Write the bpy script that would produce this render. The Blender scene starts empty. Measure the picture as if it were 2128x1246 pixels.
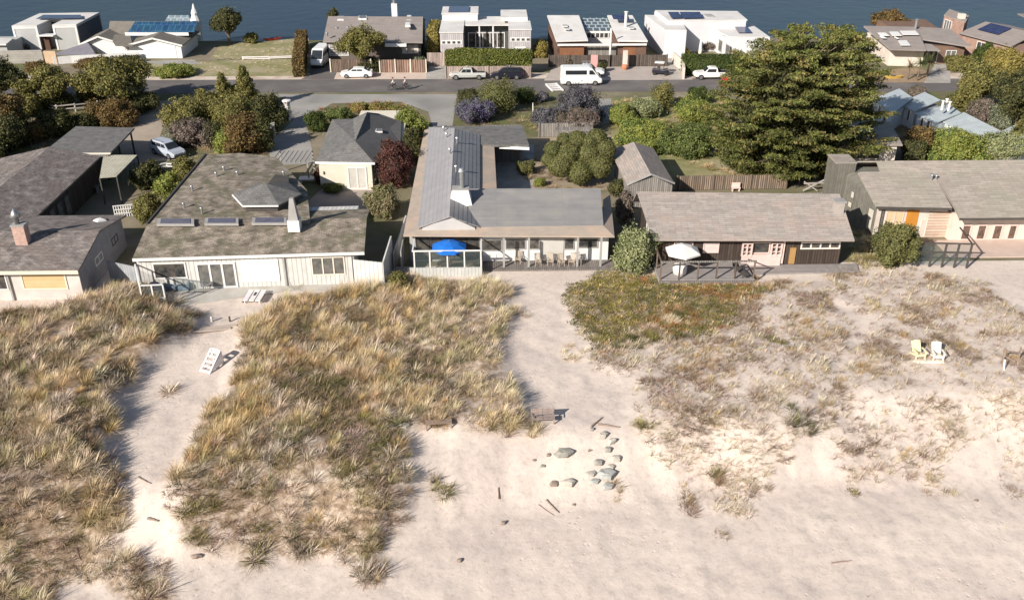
import bpy, math, random
import numpy as np
from mathutils import Vector, Matrix
rad = math.radians
random.seed(7)
sc = bpy.context.scene
C = sc.collection
# ---------------------------------------------------------------- camera
W, HH, F = 2128.0, 1246.0, 1950.0
PITCH, YAW, CAMH = rad(28.1), rad(1.3), 36.1
cd = bpy.data.cameras.new('camera'); cam = bpy.data.objects.new('camera', cd); C.objects.link(cam)
cam.location = (0, 0, CAMH); cam.rotation_euler = (math.pi/2 - PITCH, 0, -YAW)
cd.sensor_width = 36; cd.lens = F/W*36; cd.clip_end = 6000; cd.clip_start = .5
sc.camera = cam
# ---------------------------------------------------------------- light
AZ, EL = rad(46), rad(29)
sdir = Vector((math.cos(AZ)*math.cos(EL), math.sin(AZ)*math.cos(EL), -math.sin(EL)))
sd = bpy.data.lights.new('sun', 'SUN'); sd.energy = 5.0; sd.angle = rad(.6); sd.color = (1, .93, .83)
so = bpy.data.objects.new('sun', sd); C.objects.link(so); so.rotation_euler = sdir.to_track_quat('-Z', 'Y').to_euler()
so.location = (-40, 0, 60)
w = bpy.data.worlds.new('World'); sc.world = w; w.use_nodes = True
nt = w.node_tree; bg = nt.nodes['Background']; sky = nt.nodes.new('ShaderNodeTexSky')
sky.sky_type = 'NISHITA'; sky.sun_disc = False; sky.sun_elevation = EL
sky.sun_rotation = math.atan2(-sdir.x, -sdir.y) % (2*math.pi)
nt.links.new(sky.outputs[0], bg.inputs[0]); bg.inputs[1].default_value = .066
sc.view_settings.view_transform = 'Standard'; sc.view_settings.look = 'None'
sc.view_settings.exposure = .47; sc.view_settings.gamma = 1
# ---------------------------------------------------------------- projection helpers
def ray(px, py):
    u = (px - W/2)/F; v = -(py - HH/2)/F
    sp, cp, sy, cy = math.sin(PITCH), math.cos(PITCH), math.sin(YAW), math.cos(YAW)
    return (sy*cp + u*cy + v*sy*sp, cy*cp - u*sy + v*cy*sp, -sp + v*cp)
def G(px, py, z=0.):                       # point at height z seen at that pixel
    d = ray(px, py); t = (z - CAMH)/d[2]
    return (d[0]*t, d[1]*t, z)
def G2(px, py, z=0.): return G(px, py, z)[:2]
def PL(p0, p1, px, py):                    # (distance along wall, height) on the wall p0-p1
    d = ray(px, py); wx, wy = p1[0]-p0[0], p1[1]-p0[1]; L = math.hypot(wx, wy)
    den = d[0]*wy - d[1]*wx
    t = (p0[0]*wy - p0[1]*wx)/den
    return ((d[0]*t - p0[0])*wx + (d[1]*t - p0[1])*wy)/L, CAMH + d[2]*t
def proj(x, y, z):                         # numpy: world to pixel
    sp, cp, sy, cy = math.sin(PITCH), math.cos(PITCH), math.sin(YAW), math.cos(YAW)
    dz = z - CAMH
    D = x*sy*cp + y*cy*cp - dz*sp; R = x*cy - y*sy; U = x*sy*sp + y*cy*sp + dz*cp
    return W/2 + F*R/D, HH/2 - F*U/D
# ---------------------------------------------------------------- objects
def thing(name, label, cat, loc=(0, 0, 0), group=None, rz=0):
    o = bpy.data.objects.new(name, None); C.objects.link(o); o.empty_display_size = .3
    o.location = (loc[0], loc[1], loc[2] if len(loc) > 2 else 0); o.rotation_euler = (0, 0, rz)
    return tag(o, label, cat, group)
def tag(o, label=None, cat=None, group=None, kind=None):
    if label: o['label'] = label
    if cat: o['category'] = cat
    if group: o['group'] = group
    if kind: o['kind'] = kind
    return o
def dup(root, loc, rz=0, label=None, scale=None):
    r = root.copy(); C.objects.link(r); r.location = (loc[0], loc[1], loc[2] if len(loc) > 2 else 0); r.rotation_euler = (0, 0, rz)
    if label: r['label'] = label
    if scale: r.scale = scale if hasattr(scale, '__len__') else (scale,)*3
    for ch in list(root.children):
        c = ch.copy(); C.objects.link(c); c.parent = r
        for g in ch.children:
            d = g.copy(); C.objects.link(d); d.parent = c
    return r
def rootloc(p):
    l = Vector((0, 0, 0))
    while p is not None: l += p.location; p = p.parent
    return l
class MB:
    def __init__(s): s.v = []; s.f = []
    def ext(s, pts, vec):                  # polygon swept along vec, closed
        n = len(pts); b = len(s.v); vec = Vector(vec)
        P = [Vector(p) for p in pts]
        nn = Vector((0, 0, 0))
        for i in range(n): nn += P[i].cross(P[(i+1) % n])
        if nn.dot(vec) > 0: P.reverse()
        s.v += [tuple(p) for p in P] + [tuple(p + vec) for p in P]
        s.f.append(tuple(range(b, b+n))); s.f.append(tuple(range(b+2*n-1, b+n-1, -1)))
        for i in range(n):
            j = (i+1) % n; s.f.append((b+i, b+n+i, b+n+j, b+j))
        return s
    def box(s, x0, y0, z0, x1, y1, z1): return s.ext([(x0, y0, z0), (x1, y0, z0), (x1, y1, z0), (x0, y1, z0)], (0, 0, z1-z0))
    def obox(s, c, d, rz=0, ry=0, rx=0):
        m = Matrix.Translation(c) @ Matrix.Rotation(rz, 4, 'Z') @ Matrix.Rotation(ry, 4, 'Y') @ Matrix.Rotation(rx, 4, 'X')
        x, y, z = d[0]/2, d[1]/2, d[2]/2
        b = [m @ Vector(q) for q in ((-x, -y, -z), (x, -y, -z), (x, y, -z), (-x, y, -z))]
        return s.ext(b, (m @ Vector((-x, -y, z))) - b[0])
    def slab(s, pts, th): return s.ext(pts, (0, 0, -th))
    def prism(s, poly, z0, z1): return s.ext([(p[0], p[1], z0) for p in poly], (0, 0, z1-z0))
    def bar(s, p0, p1, w, h=None):         # rectangular bar between two points
        h = h or w; p0 = Vector(p0); p1 = Vector(p1); d = (p1-p0)
        if d.length < 1e-4: return s
        dn = d.normalized(); a = dn.cross(Vector((0, 0, 1)))
        if a.length < .05: a = Vector((1, 0, 0))
        a.normalize(); b = a.cross(dn)
        return s.ext([p0+a*w/2+b*h/2, p0-a*w/2+b*h/2, p0-a*w/2-b*h/2, p0+a*w/2-b*h/2], d)
    def tube(s, p0, p1, r0, r1=None, n=8, caps=True):
        r1 = r0 if r1 is None else r1; p0 = Vector(p0); p1 = Vector(p1); d = (p1-p0).normalized()
        a = d.cross(Vector((0, 0, 1)))
        if a.length < .05: a = Vector((1, 0, 0))
        a.normalize(); c = d.cross(a); b = len(s.v)
        for p, r in ((p0, r0), (p1, r1)):
            for i in range(n):
                t = 2*math.pi*i/n; s.v.append(tuple(p + a*r*math.cos(t) + c*r*math.sin(t)))
        for i in range(n):
            j = (i+1) % n; s.f.append((b+i, b+j, b+n+j, b+n+i))
        if caps: s.f.append(tuple(range(b+n-1, b-1, -1))); s.f.append(tuple(range(b+n, b+2*n)))
        return s
    def lathe(s, c, prof, n=12, sx=1, sy=1):   # prof: list (r,z)
        b = len(s.v)
        for r, z in prof:
            for i in range(n):
                t = 2*math.pi*i/n; s.v.append((c[0]+r*sx*math.cos(t), c[1]+r*sy*math.sin(t), c[2]+z))
        for k in range(len(prof)-1):
            for i in range(n):
                j = (i+1) % n; s.f.append((b+k*n+i, b+k*n+j, b+(k+1)*n+j, b+(k+1)*n+i))
        s.f.append(tuple(range(b+n-1, b-1, -1))); q = b+(len(prof)-1)*n; s.f.append(tuple(range(q, q+n)))
        return s
    def loft(s, rings, caps=True):
        b = len(s.v); n = len(rings[0])
        for r in rings: s.v += [tuple(p) for p in r]
        for k in range(len(rings)-1):
            for i in range(n):
                j = (i+1) % n; s.f.append((b+k*n+i, b+k*n+j, b+(k+1)*n+j, b+(k+1)*n+i))
        if caps:
            s.f.append(tuple(range(b+n-1, b-1, -1))); q = b+(len(rings)-1)*n; s.f.append(tuple(range(q, q+n)))
        return s
    def build(s, name, mat, parent=None, smooth=False, local=False, bevel=0):
        off = Vector((0, 0, 0)) if (local or parent is None) else rootloc(parent)
        me = bpy.data.meshes.new(name)
        v = [(a-off.x, b-off.y, c-off.z) for a, b, c in s.v]
        me.from_pydata(v, [], s.f); me.update()
        uv = me.uv_layers.new(name='UVMap')
        for p in me.polygons:
            n = p.normal
            t = Vector((0, 0, 1)).cross(n)
            if t.length < .15: t = Vector((1, 0, 0))
            t.normalize(); b = n.cross(t)
            for li in p.loop_indices:
                q = Vector(s.v[me.loops[li].vertex_index]); uv.data[li].uv = (q.dot(t), q.dot(b))
            p.use_smooth = smooth
        me.materials.append(mat)
        o = bpy.data.objects.new(name, me); C.objects.link(o)
        if parent is not None: o.parent = parent
        if bevel:
            m = o.modifiers.new('b', 'BEVEL'); m.width = bevel; m.segments = 2; m.limit_method = 'ANGLE'
        return o
def single(mb, name, mat, label, cat, group=None, smooth=False, bevel=0):
    # one-mesh thing with its origin at its base
    n = len(mb.v); cx = sum(p[0] for p in mb.v)/n; cy = sum(p[1] for p in mb.v)/n; cz = min(p[2] for p in mb.v)
    mb2 = MB(); mb2.v = mb.v; mb2.f = mb.f
    o = mb2.build(name, mat, None, smooth, bevel=bevel)
    for q in o.data.vertices: q.co.x -= cx; q.co.y -= cy; q.co.z -= cz
    o.location = (cx, cy, cz)
    return tag(o, label, cat, group)
def fastmesh(name, verts, quads, mats, tint=None, smooth=False, midx=None):
    me = bpy.data.meshes.new(name); nv, nf = len(verts), len(quads)
    me.vertices.add(nv); me.vertices.foreach_set('co', np.asarray(verts, np.float32).ravel())
    me.loops.add(nf*4); me.loops.foreach_set('vertex_index', np.asarray(quads, np.int32).ravel())
    me.polygons.add(nf); me.polygons.foreach_set('loop_start', np.arange(0, nf*4, 4, dtype=np.int32))
    me.polygons.foreach_set('loop_total', np.full(nf, 4, np.int32))
    if smooth: me.polygons.foreach_set('use_smooth', np.ones(nf, bool))
    for m in mats: me.materials.append(m)
    if midx is not None: me.polygons.foreach_set('material_index', np.asarray(midx, np.int32))
    me.update(calc_edges=True)
    if tint is not None:
        a = me.color_attributes.new('tint', 'FLOAT_COLOR', 'POINT')
        t = np.ones((nv, 4), np.float32); t[:, :3] = tint; a.data.foreach_set('color', t.ravel())
    return me
def addmesh(name, me, parent=None):
    o = bpy.data.objects.new(name, me); C.objects.link(o)
    if parent is not None: o.parent = parent
    return o
# ---------------------------------------------------------------- materials
MATS = {}
def mat(name, c, c2=None, sc_=1.2, rough=.85, bump=0., brick=None, metal=0., spec=.3, noise_detail=6, c3=None, sc3=.25, th3=.55, coord='UV', stretch=None):
    """c,c2 mixed by noise; c3 large stains; brick=(w,h,mortar,darkmul,var)"""
    if name in MATS: return MATS[name]
    m = bpy.data.materials.new(name); MATS[name] = m; m.use_nodes = True; n = m.node_tree.nodes; L = m.node_tree.links
    b = n['Principled BSDF']; b.inputs['Roughness'].default_value = rough; b.inputs['Metallic'].default_value = metal
    b.inputs['Specular IOR Level'].default_value = spec
    tc = n.new('ShaderNodeTexCoord'); vec = tc.outputs[coord]
    if stretch:
        mp = n.new('ShaderNodeMapping'); mp.inputs['Scale'].default_value = stretch; L.new(vec, mp.inputs[0]); nvec = mp.outputs[0]
    else: nvec = vec
    c2 = c2 or tuple(x*.8 for x in c)
    no = n.new('ShaderNodeTexNoise'); no.inputs['Scale'].default_value = sc_; no.inputs['Detail'].default_value = noise_detail; no.inputs['Roughness'].default_value = .65
    L.new(nvec, no.inputs['Vector'])
    rp = n.new('ShaderNodeValToRGB'); rp.color_ramp.elements[0].position = .36; rp.color_ramp.elements[1].position = .64
    rp.color_ramp.elements[0].color = (*c, 1); rp.color_ramp.elements[1].color = (*c2, 1); L.new(no.outputs[0], rp.inputs[0])
    col = rp.outputs[0]; hgt = no.outputs[0]
    def mix(a, bcol, fac, mode='MIX'):
        x = n.new('ShaderNodeMix'); x.data_type = 'RGBA'; x.blend_type = mode
        if isinstance(fac, float): x.inputs[0].default_value = fac
        else: L.new(fac, x.inputs[0])
        L.new(a, x.inputs[6])
        if isinstance(bcol, tuple): x.inputs[7].default_value = (*bcol, 1)
        else: L.new(bcol, x.inputs[7])
        return x.outputs[2]
    if c3:
        n3 = n.new('ShaderNodeTexNoise'); n3.inputs['Scale'].default_value = sc3; n3.inputs['Detail'].default_value = 5; L.new(vec, n3.inputs['Vector'])
        r3 = n.new('ShaderNodeValToRGB'); r3.color_ramp.elements[0].position = th3-.08; r3.color_ramp.elements[1].position = th3+.12; L.new(n3.outputs[0], r3.inputs[0])
        col = mix(col, c3, r3.outputs[0])
    if brick:
        bw, bh, mo, dm, var = brick
        bt = n.new('ShaderNodeTexBrick'); bt.inputs['Scale'].default_value = 1; bt.inputs['Brick Width'].default_value = bw; bt.inputs['Row Height'].default_value = bh
        bt.inputs['Mortar Size'].default_value = mo; bt.inputs['Mortar Smooth'].default_value = .1; bt.inputs['Bias'].default_value = 0
        bt.offset = .5 if bh < 5 and bw < 5 else 0.
        bt.inputs['Color1'].default_value = (1-var,)*3+(1,); bt.inputs['Color2'].default_value = (1+var,)*3+(1,); bt.inputs['Mortar'].default_value = (dm,)*3+(1,)
        L.new(vec, bt.inputs['Vector']); col = mix(col, bt.outputs[0], 1., 'MULTIPLY')
    L.new(col, b.inputs['Base Color'])
    if bump:
        bp = n.new('ShaderNodeBump'); bp.inputs['Distance'].default_value = bump; L.new(hgt, bp.inputs['Height']); L.new(bp.outputs[0], b.inputs['Normal'])
    return m
def leafmat(name, trans=.25, rough=.7):
    m = bpy.data.materials.new(name); m.use_nodes = True; n = m.node_tree.nodes; L = m.node_tree.links
    b = n['Principled BSDF']; b.inputs['Roughness'].default_value = rough; b.inputs['Specular IOR Level'].default_value = .2
    a = n.new('ShaderNodeAttribute'); a.attribute_name = 'tint'
    tc = n.new('ShaderNodeTexCoord'); no = n.new('ShaderNodeTexNoise'); no.inputs['Scale'].default_value = 1.7; L.new(tc.outputs['Object'], no.inputs['Vector'])
    mr = n.new('ShaderNodeMapRange'); mr.inputs[1].default_value = .3; mr.inputs[2].default_value = .7; mr.inputs[3].default_value = .8; mr.inputs[4].default_value = 1.2; L.new(no.outputs[0], mr.inputs[0])
    x = n.new('ShaderNodeMix'); x.data_type = 'RGBA'; x.blend_type = 'MULTIPLY'; x.inputs[0].default_value = 1; L.new(a.outputs['Color'], x.inputs[6]); L.new(mr.outputs[0], x.inputs[7])
    L.new(x.outputs[2], b.inputs['Base Color'])
    if trans:
        t = n.new('ShaderNodeBsdfTranslucent'); L.new(x.outputs[2], t.inputs[0]); ms = n.new('ShaderNodeMixShader'); ms.inputs[0].default_value = trans
        L.new(b.outputs[0], ms.inputs[1]); L.new(t.outputs[0], ms.inputs[2]); L.new(ms.outputs[0], n['Material Output'].inputs[0])
    return m
LEAF = leafmat('foliage'); GRASS = leafmat('grass_blades', .2, .75); BARKM = mat('bark', (.12, .09, .065), (.2, .16, .12), 3, .95, .02, coord='Object')
# ================================================================ TERRAIN
rng = np.random.default_rng(11)
def vnoise(x, y, s, seed=0):
    x = np.asarray(x, float)/s + seed*17.3; y = np.asarray(y, float)/s + seed*9.1
    xi, yi = np.floor(x), np.floor(y); fx, fy = x-xi, y-yi
    fx = fx*fx*(3-2*fx); fy = fy*fy*(3-2*fy)
    def h(a, b): q = np.sin(a*127.1 + b*311.7 + seed*74.7)*43758.5453; return q-np.floor(q)
    return (h(xi, yi)*(1-fx) + h(xi+1, yi)*fx)*(1-fy) + (h(xi, yi+1)*(1-fx) + h(xi+1, yi+1)*fx)*fy
def fb(x, y, s, seed=0): return (vnoise(x, y, s, seed) + .5*vnoise(x, y, s/2, seed+1) + .25*vnoise(x, y, s/4, seed+2))/1.75
def inpoly(x, y, poly):
    r = np.zeros(np.shape(x), bool); n = len(poly)
    for i in range(n):
        x0, y0 = poly[i]; x1, y1 = poly[(i+1) % n]
        if y0 == y1: continue
        c = ((y0 > y) != (y1 > y)) & (x < (x1-x0)*(y-y0)/(y1-y0) + x0); r ^= c
    return r
GX0, GX1, GY0, GY1, GS = -64., 66., 24., 74., .25
gx = np.arange(GX0, GX1+.01, GS); gy = np.arange(GY0, GY1+.01, GS); XX, YY = np.meshgrid(gx, gy)
# plant areas, traced where they stand on the ground
AREA = {
 'dune_left': [(-300, 700), (0, 668), (110, 655), (205, 632), (222, 600), (285, 596), (330, 640), (398, 684), (385, 710), (325, 748), (282, 780), (244, 815), (236, 850), (212, 900), (202, 950), (222, 985), (240, 1010), (232, 1060), (235, 1110), (300, 1140), (350, 1160), (375, 1195), (280, 1215), (225, 1190), (170, 1130), (100, 1150), (60, 1215), (0, 1200), (-300, 1246)],
 'dune_mid': [(495, 690), (560, 645), (640, 622), (795, 600), (812, 580), (1000, 585), (1050, 600), (1058, 625), (1040, 650), (1060, 680), (1030, 720), (1055, 770), (1080, 830), (1085, 880), (1050, 905), (960, 915), (880, 905), (835, 900), (845, 950), (855, 990), (845, 1040), (800, 1090), (790, 1150), (750, 1160), (740, 1110), (690, 1080), (640, 1100), (610, 1150), (560, 1090), (500, 1170), (470, 1100), (360, 1110), (350, 1030), (400, 960), (415, 910), (430, 860), (480, 810), (475, 780), (510, 730)],
 'iceplant': [(1190, 600), (1260, 570), (1370, 580), (1380, 592), (1570, 600), (1560, 640), (1500, 690), (1400, 715), (1300, 735), (1230, 720), (1190, 670)],
 'dune_right': [(1570, 595), (1700, 590), (1690, 620), (1720, 650), (1770, 660), (1760, 720), (1720, 790), (1690, 830), (1700, 880), (1640, 930), (1640, 960), (1580, 985), (1580, 1040), (1490, 1020), (1440, 1000), (1400, 950), (1340, 920), (1320, 860), (1320, 810), (1230, 760), (1240, 725), (1400, 715), (1500, 690)],
 'dune_far_right': [(1700, 570), (1900, 565), (2050, 590), (2080, 640), (2128, 660), (2300, 680), (2300, 990), (2128, 970), (2070, 930), (2060, 880), (1990, 930), (1900, 930), (1850, 965), (1780, 980), (1720, 930), (1700, 870), (1740, 800), (1790, 740), (1800, 660), (1740, 640), (1690, 610)]}
APOLY = {k: [G2(a, b, -.2) for a, b in v] for k, v in AREA.items()}
def blur(a, n):
    for _ in range(n):
        a = (a + np.roll(a, 1, 0) + np.roll(a, -1, 0) + np.roll(a, 1, 1) + np.roll(a, -1, 1))/5
    return a
AM = {k: blur(inpoly(XX, YY, p).astype(float), 14) for k, p in APOLY.items()}
AH = {'dune_left': 1.25, 'dune_mid': .6, 'iceplant': .25, 'dune_right': .35, 'dune_far_right': .3}
toe = [G(a, b, -2.3) for a, b in [(-200, 1235), (0, 1225), (150, 1195), (260, 1225), (370, 1205), (500, 1165), (640, 1150), (770, 1165), (900, 1110), (1060, 1070), (1300, 1050), (1560, 1060), (1800, 1010), (2128, 990), (2400, 980)]]
tx = [p[0] for p in toe]; ty = [p[1] for p in toe]
def sstep(t): t = np.clip(t, 0, 1); return t*t*(3-2*t)
tY = np.interp(XX, tx, ty) + (fb(XX, YY*0, 3.1, 5)-.5)*1.6
ZZ = -2.3*sstep((tY + 5.5 + 2*vnoise(XX, YY, 6, 3) - YY)/6.5) - .045*np.clip(tY-YY, 0, 30)
sm = sum(AM[k]*AH[k] for k in AM)
ZZ = ZZ + sm*(.35 + .9*fb(XX, YY, 3.4, 1)) * sstep((YY-tY+1)/5)
ZZ += (fb(XX, YY, 7, 8)-.5)*.35*sstep((66-YY)/5)
back = sstep((71.5-YY)/3.5)
ZZ = ZZ*back - .0*(1-back)
rz_ = sstep((YY-tY-1)/3)
ZZ += (vnoise(XX, YY, .9, 21)-.5)*.07*back + (vnoise(XX, YY, .5, 22)-.5)*.05*back
def TZ(x, y):
    x = np.asarray(x, float); y = np.asarray(y, float)
    fx = np.clip((x-GX0)/GS, 0, len(gx)-1.001); fy = np.clip((y-GY0)/GS, 0, len(gy)-1.001)
    i = fx.astype(int); j = fy.astype(int); a = fx-i; b = fy-j
    return (ZZ[j, i]*(1-a) + ZZ[j, i+1]*a)*(1-b) + (ZZ[j+1, i]*(1-a) + ZZ[j+1, i+1]*a)*b
def AMS(k, x, y):
    i = np.clip(((x-GX0)/GS).round().astype(int), 0, len(gx)-1); j = np.clip(((y-GY0)/GS).round().astype(int), 0, len(gy)-1); return AM[k][j, i]
def HIT(px, py):
    z = 0.
    for _ in range(9):
        p = G(px, py, z); z = float(TZ(p[0], p[1])) if p[1] < GY1 else 0.
    return (p[0], p[1], z)
# sand sheet (beach + dunes)
nv_x, nv_y = len(gx), len(gy)
V_ = np.stack([XX.ravel(), YY.ravel(), ZZ.ravel()], 1)
I = np.arange(nv_x*nv_y).reshape(nv_y, nv_x)
Q = np.stack([I[:-1, :-1].ravel(), I[:-1, 1:].ravel(), I[1:, 1:].ravel(), I[1:, :-1].ravel()], 1)
veg = (AM['dune_left']*.9 + AM['dune_mid']*.72 + AM['iceplant']*.8 + AM['dune_right']*.34 + AM['dune_far_right']*.3).clip(0, 1).ravel()
tint = np.stack([veg]*3, 1)
SAND = bpy.data.materials.new('sand'); SAND.use_nodes = True
n = SAND.node_tree.nodes; L = SAND.node_tree.links; b = n['Principled BSDF']; b.inputs['Roughness'].default_value = .95; b.inputs['Specular IOR Level'].default_value = .1
tc = n.new('ShaderNodeTexCoord'); at = n.new('ShaderNodeAttribute'); at.attribute_name = 'tint'
def N_(s, d=8, r=.6):
    x = n.new('ShaderNodeTexNoise'); x.inputs['Scale'].default_value = s; x.inputs['Detail'].default_value = d; x.inputs['Roughness'].default_value = r; L.new(tc.outputs['Object'], x.inputs['Vector']); return x
def R_(inp, stops):
    r = n.new('ShaderNodeValToRGB'); e = r.color_ramp.elements
    while len(e) < len(stops): e.new(.5)
    for k, (p, c) in enumerate(stops): e[k].position = p; e[k].color = (*c, 1)
    L.new(inp, r.inputs[0]); return r
def X_(a, b_, f, mode='MIX'):
    x = n.new('ShaderNodeMix'); x.data_type = 'RGBA'; x.blend_type = mode
    if isinstance(f, float): x.inputs[0].default_value = f
    else: L.new(f, x.inputs[0])
    L.new(a, x.inputs[6]); L.new(b_, x.inputs[7]); return x.outputs[2]
nb = N_(.16, 4); base = R_(nb.outputs[0], [(.35, (.66, .57, .50)), (.55, (.62, .53, .47)), (.7, (.56, .475, .43))])
ns = N_(2.2, 8, .75); sp = R_(ns.outputs[0], [(.3, (.78, .77, .76)), (.5, (1, 1, 1)), (.72, (1.08, 1.07, 1.05))])
c0 = X_(base.outputs[0], sp.outputs[0], 1., 'MULTIPLY')
nl = N_(1.1, 10, .8); lit = R_(nl.outputs[0], [(.36, (.13, .09, .055)), (.5, (.30, .22, .155)), (.64, (.58, .48, .40))])
nm = N_(.7, 8, .75); ma = n.new('ShaderNodeMath'); ma.operation = 'MULTIPLY_ADD'; L.new(nm.outputs[0], ma.inputs[0]); ma.inputs[1].default_value = 2.2; ma.inputs[2].default_value = -1.1
mb_ = n.new('ShaderNodeMath'); mb_.operation = 'ADD'; L.new(at.outputs['Fac'], mb_.inputs[0]); L.new(ma.outputs[0], mb_.inputs[1])
mc = n.new('ShaderNodeMapRange'); mc.inputs[1].default_value = .25; mc.inputs[2].default_value = .75; L.new(mb_.outputs[0], mc.inputs[0])
mm = n.new('ShaderNodeMath'); mm.operation = 'MULTIPLY'; L.new(mc.outputs[0], mm.inputs[0]); L.new(at.outputs['Fac'], mm.inputs[1])
mm2 = n.new('ShaderNodeMath'); mm2.operation = 'MULTIPLY'; mm2.use_clamp = True; L.new(mm.outputs[0], mm2.inputs[0]); mm2.inputs[1].default_value = 1.5
L.new(X_(c0, lit.outputs[0], mm2.outputs[0]), b.inputs['Base Color'])
bn = N_(3.2, 8, .7); bp = n.new('ShaderNodeBump'); bp.inputs['Distance'].default_value = .038; bp.inputs['Strength'].default_value = .8; L.new(bn.outputs[0], bp.inputs['Height'])
vo = n.new('ShaderNodeTexVoronoi'); vo.inputs['Scale'].default_value = 1.9; L.new(tc.outputs['Object'], vo.inputs['Vector']); vr = n.new('ShaderNodeMapRange'); vr.inputs[1].default_value = .05; vr.inputs[2].default_value = .22; L.new(vo.outputs['Distance'], vr.inputs[0])
fm = N_(.25, 3); fr = n.new('ShaderNodeMapRange'); fr.inputs[1].default_value = .42; fr.inputs[2].default_value = .6; fr.inputs[3].default_value = 0; fr.inputs[4].default_value = .4; L.new(fm.outputs[0], fr.inputs[0])
b2 = n.new('ShaderNodeBump'); b2.inputs['Distance'].default_value = .05; L.new(fr.outputs[0], b2.inputs['Strength']); L.new(vr.outputs[0], b2.inputs['Height']); L.new(bp.outputs[0], b2.inputs['Normal']); L.new(b2.outputs[0], b.inputs['Normal'])
o = addmesh('sand', fastmesh('sand', V_, Q, [SAND], tint, True)); tag(o, 'pale pinkish beach sand and low dunes in the foreground', 'sand', kind='structure')
# inland ground, one sheet from behind the dunes to the shore and far sideways, dropping under the water
SOIL = mat('soil', (.19, .16, .11), (.26, .22, .16), .35, .95, .03, c3=(.13, .13, .06), sc3=.12, th3=.5, coord='Object')
m = MB(); xs = [-1500, -400, -150] + list(range(-120, 121, 10)) + [150, 400, 1500]
rows = [(73.75, -.004), (74.6, -.004), (90, -.004), (120, -.004), (150, -.004), (161.5, -.004), (164.5, -1.2), (172, -3), (400, -12), (5000, -30)]
bv = 0
for yy, zz in rows:
    for x in xs: m.v.append((x, yy + (.9*math.sin(x*.31)+.6*math.sin(x*.83) if 160 < yy < 166 else 0), zz))
nx = len(xs)
for j in range(len(rows)-1):
    for i in range(nx-1): m.f.append((j*nx+i, j*nx+i+1, (j+1)*nx+i+1, (j+1)*nx+i))
tag(m.build('ground', SOIL), 'bare brown soil and dry weeds between the houses', 'ground', kind='structure')
m = MB()   # beach outside the detailed sheet
m.v = [(-1500, -400, -6), (1500, -400, -6), (1500, 24, -3.4), (-1500, 24, -3.4), (-1500, 73.75, -.01), (-64, 73.75, -.01), (-64, 24, -3.4), (66, 24, -3.4), (66, 73.75, -.01), (1500, 73.75, -.01)]
m.f = [(0, 1, 2, 3), (3, 6, 5, 4), (7, 2, 9, 8)]
o = m.build('beach', mat('sand_far', (.56, .47, .42), (.5, .41, .37), .5, .95, coord='Object')); tag(o, 'open pale beach beyond the dunes', 'beach', kind='structure')
# water
wm = bpy.data.materials.new('water'); wm.use_nodes = True; n = wm.node_tree.nodes; L = wm.node_tree.links; b = n['Principled BSDF']
b.inputs['Roughness'].default_value = .28; b.inputs['IOR'].default_value = 1.33; b.inputs['Specular IOR Level'].default_value = .22
tc = n.new('ShaderNodeTexCoord'); mp = n.new('ShaderNodeMapping'); mp.inputs['Scale'].default_value = (.02, .035, 1); L.new(tc.outputs['Object'], mp.inputs[0])
no = n.new('ShaderNodeTexNoise'); no.inputs['Scale'].default_value = 1; no.inputs['Detail'].default_value = 3; L.new(mp.outputs[0], no.inputs['Vector'])
r = n.new('ShaderNodeValToRGB'); r.color_ramp.elements[0].position = .35; r.color_ramp.elements[1].position = .65; r.color_ramp.elements[0].color = (.020, .038, .075, 1); r.color_ramp.elements[1].color = (.028, .052, .074, 1)
L.new(no.outputs[0], r.inputs[0]); L.new(r.outputs[0], b.inputs['Base Color'])
n2 = n.new('ShaderNodeTexNoise'); n2.inputs['Scale'].default_value = .35; n2.inputs['Detail'].default_value = 6; L.new(tc.outputs['Object'], n2.inputs['Vector'])
bp = n.new('ShaderNodeBump'); bp.inputs['Distance'].default_value = .12; L.new(n2.outputs[0], bp.inputs['Height']); L.new(bp.outputs[0], b.inputs['Normal'])
m = MB(); m.v = [(-2500, 158, -.8), (2500, 158, -.8), (2500, 5000, -.8), (-2500, 5000, -.8)]; m.f = [(0, 1, 2, 3)]
tag(m.build('water', wm), 'calm slate blue lagoon water behind the far houses', 'water', kind='structure')
# flat sheets on the inland ground
def sheet(name, px, m_, label, z=.006, cat=None, world=False):
    pts = px if world else [G2(*p) for p in px]
    q = MB(); q.v = [(a, b_, z) for a, b_ in pts]; q.f = [tuple(range(len(pts)))]
    if sum(pts[i][0]*pts[(i+1) % len(pts)][1]-pts[(i+1) % len(pts)][0]*pts[i][1] for i in range(len(pts))) < 0: q.f = [tuple(reversed(q.f[0]))]
    return tag(q.build(name, m_), label, cat or name, kind='structure')
ASPH = mat('asphalt', (.115, .105, .105), (.15, .135, .13), 1.5, .9, c3=(.18, .165, .155), sc3=.2, stretch=(.25, 2, 1))
DRIVE = mat('driveway', (.30, .285, .27), (.36, .34, .315), .6, .9, c3=(.235, .23, .215), sc3=.15)
PALE = mat('pale_dirt', (.56, .48, .41), (.62, .53, .45), .8, .95, c3=(.44, .33, .26), sc3=.5)
LAWN = mat('lawn', (.20, .195, .085), (.27, .25, .12), 1.1, .95, .03, c3=(.34, .295, .185), sc3=.3, th3=.5)
LAWNG = mat('lawn_green', (.13, .16, .05), (.22, .21, .09), 1.1, .95, .03, c3=(.30, .255, .15), sc3=.3, th3=.5)
CONC = mat('concrete', (.44, .415, .385), (.38, .355, .33), .8, .9, c3=(.33, .30, .27), sc3=.4)
GARD = mat('garden_soil', (.13, .11, .065), (.19, .16, .10), .9, .95, .05, c3=(.12, .13, .05), sc3=.4, th3=.5)
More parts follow.
